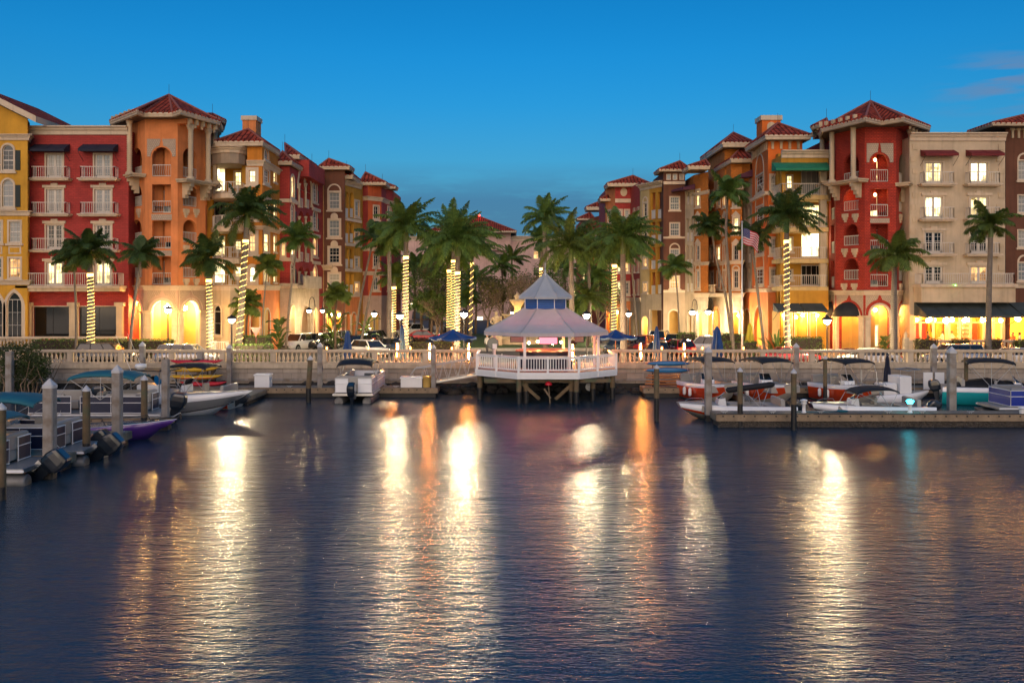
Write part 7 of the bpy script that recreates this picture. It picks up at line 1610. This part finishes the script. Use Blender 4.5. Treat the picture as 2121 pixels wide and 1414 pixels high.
for px, D, hd, lb, ex in ((1473, 58.6, -75, 'red and white deck boat under a black canopy nearest the paddleboards', 1), (1592, 58.4, -75, 'red and white deck boat under a black canopy behind the folded canopy boom', 1), (1758, 57.8, -72, 'red and white deck boat with two white fenders beside the green piling', 1)):
    t = deckboat(lb, 'hull_red', L_=5.2, sh=(1.10, 1.28), mid=.74, group=gr); bimini(t, -1.7, 1.1, 1.12, 2.62, zf=.95); fenders(t, (-.4, -1.2), -1, .85, 1.3); outboard(t, -2.65, 0, .75, 10); place(t, px, D, hd)
t = deckboat('white deck boat with red bow stripe and canopy folded into a slanting black boom', 'hull_red', 'hull_cream', 'gel', 6.3, (.92, 1.06), .34); outboard(t, -3.15, 0, .68, 28)
mb = MB(); a, c = (-2.05, .6, 2.35), (.6, .6, 1.95); mb.tube([a, (-1.9, .6, 2.35), (.5, .6, 1.98), c], .2, 'blackcloth', 10, [.1, .2, .2, .1]); o = mb.build('folded_canopy', t); mb = MB()
for sg in (-1, 1):
    for q in ((-1.8, .6, 2.25), (-1.1, .6, 2.1), (-.3, .6, 2.05)): mb.bar(q, (-1.2, sg * 1.1, .85), .017, 'alu', 6)
mb.build('frame', o); place(t, 1521, 50.6, 180); t.scale = (1, 1, .82)
t = deckboat('white deck boat with a maroon bottom and a low black canopy at the right dock', 'hull_maroon', 'hull_maroon', 'gel', 6.5, (.90, 1.02), .22); outboard(t, -3.25, 0, .72, 34); bimini(t, -1.35, .95, 1.0, 1.98, h=.12, zf=.85, tilt=-.12, droop=.2, foot=-.8); place(t, 1798, 50.6, 180); t.scale = (1, 1, .82)
t = deckboat('turquoise and white bowrider with black cover and black canopy at right edge', 'hull_teal', 'hull_teal', 'gel', 7.2, (1.1, 1.22), .72, 'bowrider'); bimini(t, -2.2, .5, 1.12, 2.68, zf=1.15)
mb = MB(); mb.loft([[(x, w_ * cos(g), 1.05 + zz_ * sin(g)) for g in lin(0, pi, 8)] for x, w_, zz_ in ((-3.0, 1.1, .12), (-2.0, 1.1, .45), (-.9, 1.08, .62), (0, 1.0, .45), (.2, 1.0, .5), (1.0, .9, .38), (2.2, .6, .16))], 'blackcloth', closed=False, caps=False, smooth=False); mb.build('cover', t); outboard(t, -3.6, 0, .8, 10); place(t, 2078, 56.6, -18)
t = thing('skiff', 'small white skiff with box seat and metal rail beside the third red boat', 'boat', (0, 0, 0)); hull(t, 4.6, 1.9, .6, .75, 'gel', 'gel', 'gel', .1, .5, .45, 2.2, floor=.3); mb = MB(); add_seat(t, -1.2, -.5, .4, -.3, .5, 1.3, 'white'); add_seat(t, -.2, -.7, .4, .6, .7, 1.75, 'white')
mb = MB(); mb.tube([(-1.9, -.8, .6), (-1.9, -.8, 2.1), (-1.9, .8, 2.1), (-1.9, .8, .6)], .025, 'alu', 6, smooth=False); mb.tube([(.4, -.7, 2.1), (1.2, -.7, 2.15), (1.2, .7, 2.15), (.4, .7, 2.1)], .04, 'alu', 6, smooth=False, closed=True)
for y in (-.7, .7): mb.bar((.8, y, .7), (.8, y, 2.12), .02, 'alu', 5)
mb.build('rail', t); outboard(t, -2.35, 0, .6, 35, .8); place(t, 1856, 57.5, 12)
closed_umbrella(1838, 735, 58.2, 'fence_navy', 'small folded navy and white umbrella standing on the skiff', zb=.7, rr=.19, stripe='navy')

def pontoon(label, col='fence_navy', L_=7.0, canopy=None, name='pontoon_boat', fence=((-2.3, 3.2),), group=None, stern_seat=True, seat='vinyl'):
    t = thing(name, label, 'pontoon boat', (0, 0, 0), group); B = 1.2; zd = .62
    for sg in (-1, 1): mb = MB(); y = sg * .88; mb.tube([(-L_ / 2 + .1, y, .10), (-L_ / 2 + .16, y, .10), (L_ / 2 - .9, y, .10), (L_ / 2 - .3, y, .2), (L_ / 2, y, .38)], .3, 'dull_alu', 14, [.25, .3, .3, .2, .02]); mb.build('pontoon_tube', t)
    mb = MB(); mb.box(-L_ / 2 + .1, -B - .05, zd - .14, L_ / 2 - .35, B + .05, zd, 'alu'); mb.box(-L_ / 2 + .12, -B, zd, L_ / 2 - .37, B, zd + .015, 'hull_grey'); mb.box(-L_ / 2 + .05, -B - .08, zd - .10, L_ / 2 - .3, -B - .051, zd - .03, 'gel'); mb.box(-L_ / 2 + .05, B + .051, zd - .10, L_ / 2 - .3, B + .08, zd - .03, 'gel'); mb.build('deck', t)
    def panel(p, q):
        mb = MB(); p, q = V(p), V(q); z0, z1 = zd + .06, zd + .92
        mb.beam(p.to_3d() + V((0, 0, (z0 + z1) / 2)), q.to_3d() + V((0, 0, (z0 + z1) / 2)), .03, z1 - z0 - .04, col)
        d = (q - p).normalized(); nrm = V((d.y, -d.x)) * .03
        for z in (z0, lerp(z0, z1, .62), z1):
            for s_ in (-1, 1): mb.bar((p.x + nrm.x * s_, p.y + nrm.y * s_, z), (q.x + nrm.x * s_, q.y + nrm.y * s_, z), .02, 'white', 5)
        k = max(1, int((q - p).length / 1.3))
        for i in range(k + 1): c = p.lerp(q, i / k); mb.bar((c.x, c.y, zd), (c.x, c.y, z1 + .01), .024, 'white', 5)
        mb.build('fence_panel', t)
    for a, c in fence:
        for y in (-B + .05, B - .05): panel((a, y), (c, y))
    a, c = min(f[0] for f in fence), max(f[1] for f in fence); panel((c, -B + .05), (c, B - .05)); panel((a, -B + .05), (a, -.3)); panel((a, .35), (a, B - .05))
    mb = MB()
    if stern_seat: add_seat(t, a + .06, -B + .12, zd + .1, a + .8, B - .12, zd + .5, seat); add_seat(t, a + .04, -B + .1, zd + .5, a + .32, B - .1, zd + 1.08, seat); add_seat(t, a + .1, B - .75, zd + .1, a + 1.8, B - .12, zd + .5, seat); add_seat(t, a + .1, B - .3, zd + .5, a + 1.9, B - .1, zd + 1.05, seat); add_seat(t, a + .1, -B + .1, zd + .5, a + 1.9, -B + .3, zd + 1.05, seat)
    add_seat(t, c - 1.8, -B + .12, zd + .1, c - .1, -B + .7, zd + .5, seat); add_seat(t, c - 1.8, -B + .1, zd + .5, c - .06, -B + .28, zd + 1.05, seat); add_seat(t, c - 1.8, B - .7, zd + .1, c - .1, B - .12, zd + .5, seat); add_seat(t, c - 1.8, B - .28, zd + .5, c - .06, B - .1, zd + 1.05, seat)
    mb = MB(); mb.loft([[(x, -.9, z), (x, -.2, z), (x + e, -.2, z), (x + e, -.9, z)] for x, z, e in ((.0, zd, .5), (.0, zd + .8, .4), (.1, zd + 1.0, .2))], 'hull_grey', smooth=False); mb.build('console', t)
    if canopy: x0, x1, z, m = canopy; bimini(t, x0, x1, B - .05, z, m, h=.22, zf=zd + .75, droop=.18)
    return t
gp = 'navy pontoon boats at the left docks'
t = pontoon('nearest navy pontoon boat cut by the left edge, low teal canopy', 'fence_navy', 7, (-2.4, 1.0, 2.32, 'teal_cloth'), fence=((-2.4, 3.0),), group=gp); outboard(t, -3.45, 0, .64, 45, 1.2); place(t, 62, 34.0, 180, dx=-3.0)
t = pontoon('navy pontoon boat with blue outboard and wide teal canopy behind the nearest one', 'fence_navy', 7.5, (-1.6, 2.3, 2.55, 'teal_cloth'), fence=((-2.5, 3.2),), group=gp); outboard(t, -3.7, 0, .64, 45, 1.25); fenders(t, (-1.0, 1.4), 1, .66, 1.3); place(t, 148, 37.8, 180, dx=-2.6)
t = pontoon('navy pontoon boat under the square teal canopy in front of the white sport boat', 'fence_navy', 7.4, (-2.2, 1.3, 2.55, 'teal_cloth'), fence=((-2.6, .6), (1.1, 3.3)), group=gp); outboard(t, -3.7, 0, .8, 10, 1.25); fenders(t, (-1.5, 1.6), 1, .66, 1.3); place(t, 342, 48.8, 180, dx=-3.4)
t = pontoon('white pontoon boat seen from the stern in the middle, black canopy and raised outboard', 'gel', 6.5, (-2.6, .4, 2.42, 'blackcloth'), fence=((-2.9, 2.9),)); outboard(t, -3.25, 0, .66, 20, 1.15); place(t, 748, 60.4, 90)
t = pontoon('bright blue pontoon boat with white framed panels at the right dock end', 'fence_blue', 7.0, None, fence=((-2.5, 2.5),), seat='hull_grey'); place(t, 2045, 51.6, 180, dx=3.2)
t = thing('skiff', 'low white skiff with the middle blue outboard behind the second left pontoon boat', 'boat', (0, 0, 0)); hull(t, 4.6, 1.5, .5, .65, 'gel', 'gel', 'gel', .05, .5, .4, 2.2, floor=.25); mb = MB(); mb.tube([(-1.2, -.6, .5), (-1.3, -.6, .95), (-1.3, .6, .95), (-1.2, .6, .5)], .03, 'blackplastic', 6); mb.build('rail', t); outboard(t, -2.3, 0, .54, 45, 1.2); place(t, 200, 39.45, 180, dx=-2.6)
t = thing('bass_boat', 'purple metallic fishing boat with a sharp bow pointing right', 'boat', (0, 0, 0)); hull(t, 5.6, 1.95, .62, .95, 'hull_purple', 'hull_purple', 'hull_purple', .0, .5, .35, 2.0, floor=.12, deckbow=.4, rake=1.6, top='gel', flo='car_grey', gun=.07)
mb = MB(); mb.add([(-1.5, -.75, .66), (.6, -.8, .72), (2.1, -.32, .88), (2.1, .32, .88), (.6, .8, .72), (-1.5, .75, .66)], [(0, 1, 2, 3, 4, 5)], 'car_grey'); mb.build('deck_carpet', t); mb = MB(); mb.tube([(.4, -.75, .74), (.5, -.72, 1.12), (1.6, -.45, 1.2), (1.75, -.42, .86)], .022, 'blackplastic', 6); mb.tube([(-1.6, -.8, .6), (-1.5, -.8, 1.05), (-.4, -.85, 1.1), (-.2, -.85, .68)], .022, 'blackplastic', 6); mb.build('grab_rail', t)
mb = MB(); mb.tube([(1.6, 0, .92), (2.3, 0, 1.02), (2.9, .05, 1.02)], .035, 'blackplastic', 6); mb.tube([(2.5, .05, 1.0), (2.95, .05, 1.25)], .03, 'alu', 6); mb.lathe((2.95, .05, .92), [(.05, 0), (.06, .2), (.04, .3)], 'blackplastic', 8); mb.build('trolling_motor', t); place(t, 362, 43.4, 0, dx=-2.7)
t = thing('sport_boat', 'long white sport boat with a sharp raised bow and a dark hull stripe', 'boat', (0, 0, 0)); hull(t, 8.4, 2.6, 1.05, 1.35, 'gel', 'hull_grey', 'gel', .0, .62, .35, 2.0, draft=.4, floor=.55, deckbow=.5, rake=1.7)
mb = MB()
for sg in (-1, 1): mb.tube([(-4.1, sg * 1.17, .14), (-1.5, sg * 1.18, .16), (.8, sg * 1.08, .26), (2.2, sg * .70, .47), (3.0, sg * .38, .66)], .035, 'blackplastic', 5)
mb.build('hull_stripe', t); mb = MB(); cush(mb, -2.2, -.55, .6, -.9, .55, 1.75, 'gel'); mb.build('console', t); mb = MB(); mb.loft([[(-1.0, -.55, 1.7), (-1.0, .55, 1.7), (-1.5, .5, 2.2), (-1.5, -.5, 2.2)], [(-1.02, -.55, 1.7), (-1.02, .55, 1.7), (-1.52, .5, 2.2), (-1.52, -.5, 2.2)]], 'carglass', smooth=False); mb.build('windscreen', t)
mb = MB(); mb.loft([[(-2.9, -1.0, z), (-.2, -1.0, z), (-.2, 1.0, z), (-2.9, 1.0, z)] for z in (2.52, 2.58)], 'blackcloth', smooth=False)
for sx in (-2.5, -.8):
    for sg in (-1, 1): mb.bar((sx * .9 - .2, sg * .6, 1.05), (sx, sg * .85, 2.52), .028, 'alu', 6)
o = mb.build('hard_top', t); mb = MB(); mb.lathe((-2.2, 0, 2.58), [(.2, 0), (.2, .05), (.31, .08), (.32, .22), (.28, .3), (.1, .33)], 'white', 14); mb.build('radar_dome', o); outboard(t, -4.3, 0, .95, 5)
for y in (-.8, .8): mb = MB(); mb.bar((-2.4, y, 2.5), (-3.3, y, 4.6), .014, 'white', 5, .006); mb.build('antenna', t)
fenders(t, (-1.6, .4), -1, 1.12, 1.33); place(t, 519, 52.2, 0, dx=-4.1)
t = deckboat('red and white deck boat behind the white sport boat, black canopy over it', 'hull_red', 'hull_cream', 'gel', 5.6, group=gr); bimini(t, -1.4, 1.2, 1.1, 2.5, zf=.95); outboard(t, -2.85, 0, .6, 48); place(t, 398, 55.6, 172)
# mooring lines sagging from the piles to the boats
for a, c, lb in ((W(103, 905, 36), W(150, 935, 37.5), 'thin mooring line from the nearest square pile to the second pontoon boat'), (W(1467, 850, 49.5), W(1452, 838, 50.2), 'mooring line from the dock tip pile to the white deck boat'), (W(1745, 852, 48.6), W(1756, 838, 49.5), 'white mooring line from the right dock to the maroon bottomed boat')):
    mb = MB(); mb.tube([a.lerp(c, k / 6) - V((0, 0, .18 * sin(pi * k / 6))) for k in range(7)], .018, 'white', 5); tag(mb.build('mooring_line', None, a), lb, 'rope')

# ------------------------------------------------------------------ a few people on the restaurant terrace and in the plaza
def person(label, px, D, zg, pose='stand', face=-90, top='cloth_white', legs='cloth_dark', h=1.7):
    t = thing('person', label, 'person', (0, 0, 0)); s_ = h / 1.7; sit = pose == 'sit'; hip = .5 if sit else .88; k = lambda *p: V(p) * s_
    pts = [k(0, 0, hip), k(0, 0, hip + .22), k(0, 0, hip + .42), k(.01, 0, hip + .56), k(.02, 0, hip + .65), k(.03, 0, hip + .75)]; rad = [.15, .135, .16, .06, .055, .09]; ed = [(i, i + 1) for i in range(4)]
    sh = [(k(0, sg * .18, hip + .5), k(.02 if not sit else .06, sg * .24, hip + .24), k(.10 if not sit else .30, sg * .20, hip + .04 if not sit else hip + .22)) for sg in (-1, 1)]
    lg = [((k(0, sg * .09, hip - .03), k(.42, sg * .11, hip), k(.42, sg * .11, .06)) if sit else (k(0, sg * .09, hip - .05), k(.04, sg * .10, .47), k(-.02 + .1 * sg, sg * .10, .05))) for sg in (-1, 1)]
    me = MB()
    def limb(ps, rs_, m): me.tube([ps[0].lerp(ps[1], u) for u in (0, .35, .7)] + [ps[1]] + [ps[1].lerp(ps[2], u) for u in (.3, .65, 1)], .05, m, 8, [lerp(rs_[0], rs_[1], u) for u in (0, .35, .7, 1)] + [lerp(rs_[1], rs_[2], u) for u in (.3, .65, 1)])
    vs = []
    for z, a, b_ in ((hip - .10, .10, .14), (hip, .12, .17), (hip + .16, .10, .145), (hip + .36, .125, .19), (hip + .48, .10, .19), (hip + .53, .06, .09), (hip + .60, .05, .055)): vs.append([(a * s_ * cos(g), b_ * s_ * sin(g), z * s_) for g in lin(0, 2 * pi, 12)[:-1]])
    me.loft(vs, top)
    for s3 in sh: limb(s3, (.055 * s_, .045 * s_, .03 * s_), top if s3 else top); me.tube([s3[2], s3[2] + k(.05, 0, -.05), s3[2] + k(.09, 0, -.09)], .03, 'skin', 7, [.03, .042, .02])
    for l3 in lg: limb(l3, (.085 * s_, .06 * s_, .04 * s_), legs); me.tube([l3[2] + k(-.06, 0, -.02), l3[2] + k(.06, 0, -.02), l3[2] + k(.17, 0, -.04)], .04, 'cloth_dark', 7, [.035, .045, .02])
    hd = k(.015, 0, hip + .71); me.sphere(hd, .098 * s_, 'skin', 12, 8, 1.2); me.sphere(hd + k(.10, 0, -.01), .017, 'skin', 6, 4)
    for sg in (-1, 1): me.sphere(hd + k(.085, sg * .035, .02), .011, 'hair', 6, 4); me.sphere(hd + k(0, sg * .1, 0), .022, 'skin', 6, 4)
    me.build('body', t); mb = MB(); mb.sphere(hd + k(-.022, 0, .03), .107 * s_, 'hair', 12, 8, 1.12); mb.build('hair', t)
    p = P(px, D); t.location = (p.x, D, zg); t.rotation_euler = (0, 0, R(face)); return t
person('diner in an orange top sitting near the right restaurant window', 2098, 80.6, ZS + .9, 'sit', -150, 'cloth_orange'); person('diner in a white top sitting beside the orange one', 2112, 80.4, ZS + .9, 'sit', -20, 'cloth_white')
person('diner in dark clothes sitting at the left restaurant window', 1922, 83.0, ZS + .9, 'sit', 0, 'cloth_dark'); person('diner in white sitting below the red restaurant wall', 1952, 83.2, ZS + .9, 'sit', 180, 'cloth_white'); person('diner in white facing right below the red restaurant wall', 1972, 83.4, ZS + .9, 'sit', -60, 'cloth_white')
person('person in a white shirt standing in the plaza left of the pavilion roof', 1009, 88, ZS, 'stand', -120, 'cloth_white')
mb = MB(); mb.box(P(1890, 82).x, 79.6, ZS - .1, P(2190, 82).x, 87.5, ZS + .45, 'paver'); tag(mb.build('terrace_floor', None, (P(1990, 82).x, 82, ZS)), 'paved floor of the restaurant terrace behind its balustrade', 'terrace', kind='structure')
tb = None
for i, (px, D) in enumerate(((1937, 83.0), (1962, 83.2), (2104, 80.7), (1995, 81.2), (2060, 81.2))):
    p = P(px, D)
    if tb is None:
        tb = thing('restaurant_table', 'small white clothed restaurant table among the diners', 'table', (0, 0, 0), 'restaurant tables'); mb = MB(); mb.lathe((0, 0, .7), [(.5, -.35), (.46, 0), (.45, .03)], 'cloth_white', 16); mb.build('tablecloth', tb); mb = MB(); mb.lathe((0, 0, 0), [(.25, 0), (.05, .06), (.05, .7)], 'iron', 10); mb.build('leg', tb); tb.location = (p.x, D, ZS + .9 - .45)
    else: dup(tb, (p.x, D, ZS + .45))

ct = None
for i, (px, D) in enumerate(((1500, 47.4), (1600, 47.4), (1700, 47.4), (1840, 47.4), (1910, 47.4), (2010, 47.4), (600, 60.8), (700, 60.8), (820, 60.8), (120, 35.6), (250, 41.0))):
    p = P(px, D); z = .68 if D == 47.4 else .62
    if ct is None:
        ct = thing('dock_cleat', 'small galvanised cleat bolted to the edge of a dock', 'cleat', (0, 0, 0), 'cleats along the docks'); mb = MB(); mb.bar((-.05, 0, 0), (-.05, 0, .1), .025, 'alu'); mb.bar((.05, 0, 0), (.05, 0, .1), .025, 'alu'); mb.tube([(-.18, 0, .13), (-.1, 0, .1), (.1, 0, .1), (.18, 0, .13)], .025, 'alu', 6); mb.build('horn', ct); ct.location = (p.x, D, z)
    else: dup(ct, (p.x, D, z))
mb = MB(); p = P(1745, 47.9); mb.tube([(p.x + (.22 + .02 * k / 12) * cos(k * .55), 47.9 + (.22 + .02 * k / 12) * sin(k * .55), .72 + .012 * (k / 11)) for k in range(46)] + [(p.x - 1.2, 47.7, .71), (p.x - 2.6, 48.0, .71)], .022, 'teal_cloth', 5); tag(mb.build('hose', None, (p.x, 47.9, .7)), 'coiled teal water hose lying on the right dock', 'hose')
SKY_STRENGTH = .15; SUN_EL = 3; SUN_ROT = 180; SKY_HUE = .5; SKY_SAT = 1.14; SKY_TINT = (.58, .96, 1.0)
CLOUD_LOW = (.18, .50, 1.02); CLOUD_HIGH = (.42, .76, 1.35); ZENITH = (.05, .46, 1.12)
SUN_E = .95; SUN_C = (1., .69, .47); SUN_ANG = 60; SUN_EL2 = 20; SUN_AZ = 4; EXPO = 1.12
# ------------------------------------------------------------------ sky, sun, camera
w = bpy.data.worlds.new('World'); S.world = w; w.use_nodes = True; nt = w.node_tree; nt.nodes.clear(); L = nt.links.new
out = nd(nt, 'ShaderNodeOutputWorld'); bg = nd(nt, 'ShaderNodeBackground', i_Strength=SKY_STRENGTH)
sky = nd(nt, 'ShaderNodeTexSky', sky_type='NISHITA', sun_disc=False)
sky.sun_elevation = R(SUN_EL); sky.sun_rotation = R(SUN_ROT); sky.air_density = 1.0; sky.dust_density = 0.6; sky.ozone_density = 4.0
tc = nd(nt, 'ShaderNodeTexCoord'); sp = nd(nt, 'ShaderNodeSeparateXYZ'); L(tc.outputs['Generated'], sp.inputs[0])
hs = nd(nt, 'ShaderNodeHueSaturation', i_Hue=SKY_HUE, i_Saturation=SKY_SAT, i_Value=1.0); L(sky.outputs[0], hs.inputs['Color'])
c = mixc(nt, 1.0, hs.outputs[0], SKY_TINT, 'MULTIPLY')
c = mixc(nt, maprange(nt, sp.outputs[2], .25, .6), c, ZENITH)
c = mixc(nt, maprange(nt, sp.outputs[2], .07, .2, .4, 0.0), c, (.26, .86, 1.62))
# thin evening cloud: bands low over the horizon and a pink wisp high on the right
mp = nd(nt, 'ShaderNodeMapping'); mp.inputs['Scale'].default_value = (2.6, 2.6, 17); L(tc.outputs['Generated'], mp.inputs[0])
nz = nd(nt, 'ShaderNodeTexNoise', i_Scale=1.7, i_Detail=8.0, i_Roughness=.6); L(mp.outputs[0], nz.inputs['Vector'])
low = maprange(nt, sp.outputs[2], .10, .142, 1.0, 0.0)
cl = math_(nt, 'MULTIPLY', maprange(nt, nz.outputs[0], .40, .56), low)
c = mixc(nt, math_(nt, 'MULTIPLY', cl, .7), c, CLOUD_LOW)
mp2 = nd(nt, 'ShaderNodeMapping'); mp2.inputs['Scale'].default_value = (5, 5, 34); mp2.inputs['Rotation'].default_value = (0, .12, 0); L(tc.outputs['Generated'], mp2.inputs[0])
n2 = nd(nt, 'ShaderNodeTexNoise', i_Scale=2.6, i_Detail=8.0); L(mp2.outputs[0], n2.inputs['Vector'])
hi = math_(nt, 'MULTIPLY', maprange(nt, sp.outputs[0], .40, .46), math_(nt, 'MULTIPLY', maprange(nt, sp.outputs[2], .165, .19), maprange(nt, sp.outputs[2], .235, .21)))
c = mixc(nt, math_(nt, 'MULTIPLY', math_(nt, 'MULTIPLY', hi, maprange(nt, n2.outputs[0], .42, .58)), .8), c, CLOUD_HIGH)
L(c, bg.inputs[0]); L(bg.outputs[0], out.inputs[0])
sl = bpy.data.lights.new('sun', 'SUN'); sl.energy = SUN_E; sl.color = SUN_C; sl.angle = R(SUN_ANG)
so = bpy.data.objects.new('sun', sl); COL.objects.link(so); so.rotation_euler = (R(90 - SUN_EL2), 0, R(-SUN_AZ))
cam = bpy.data.cameras.new('camera'); cam.sensor_width = 36; cam.lens = F / 2121 * 36; cam.shift_y = -(707 - HY) / 2121; cam.clip_end = 6000; cam.clip_start = .1
co = bpy.data.objects.new('camera', cam); COL.objects.link(co); co.location = (0, 0, CH); co.rotation_euler = (R(90), 0, 0); S.camera = co
S.view_settings.view_transform = 'Standard'; S.view_settings.look = 'None'; S.view_settings.exposure = EXPO; S.view_settings.gamma = 1
for n_ in ('rope_light', 'glass_lit', 'glass_bright', 'glass_amber', 'tail_light', 'red_beacon', 'lantern_glow', 'screen_red', 'green_lamp'): MATS[n_].cycles.emission_sampling = 'NONE'
S.render.engine = 'CYCLES'; S.cycles.use_denoising = True; S.cycles.denoising_prefilter = 'ACCURATE'; S.cycles.max_bounces = 6; S.cycles.diffuse_bounces = 2; S.cycles.glossy_bounces = 3; S.cycles.transmission_bounces = 2; S.cycles.sample_clamp_indirect = 8.0; S.cycles.use_light_tree = True; S.cycles.caustics_reflective = True
S.cycles.use_adaptive_sampling = True; S.cycles.adaptive_threshold = .02
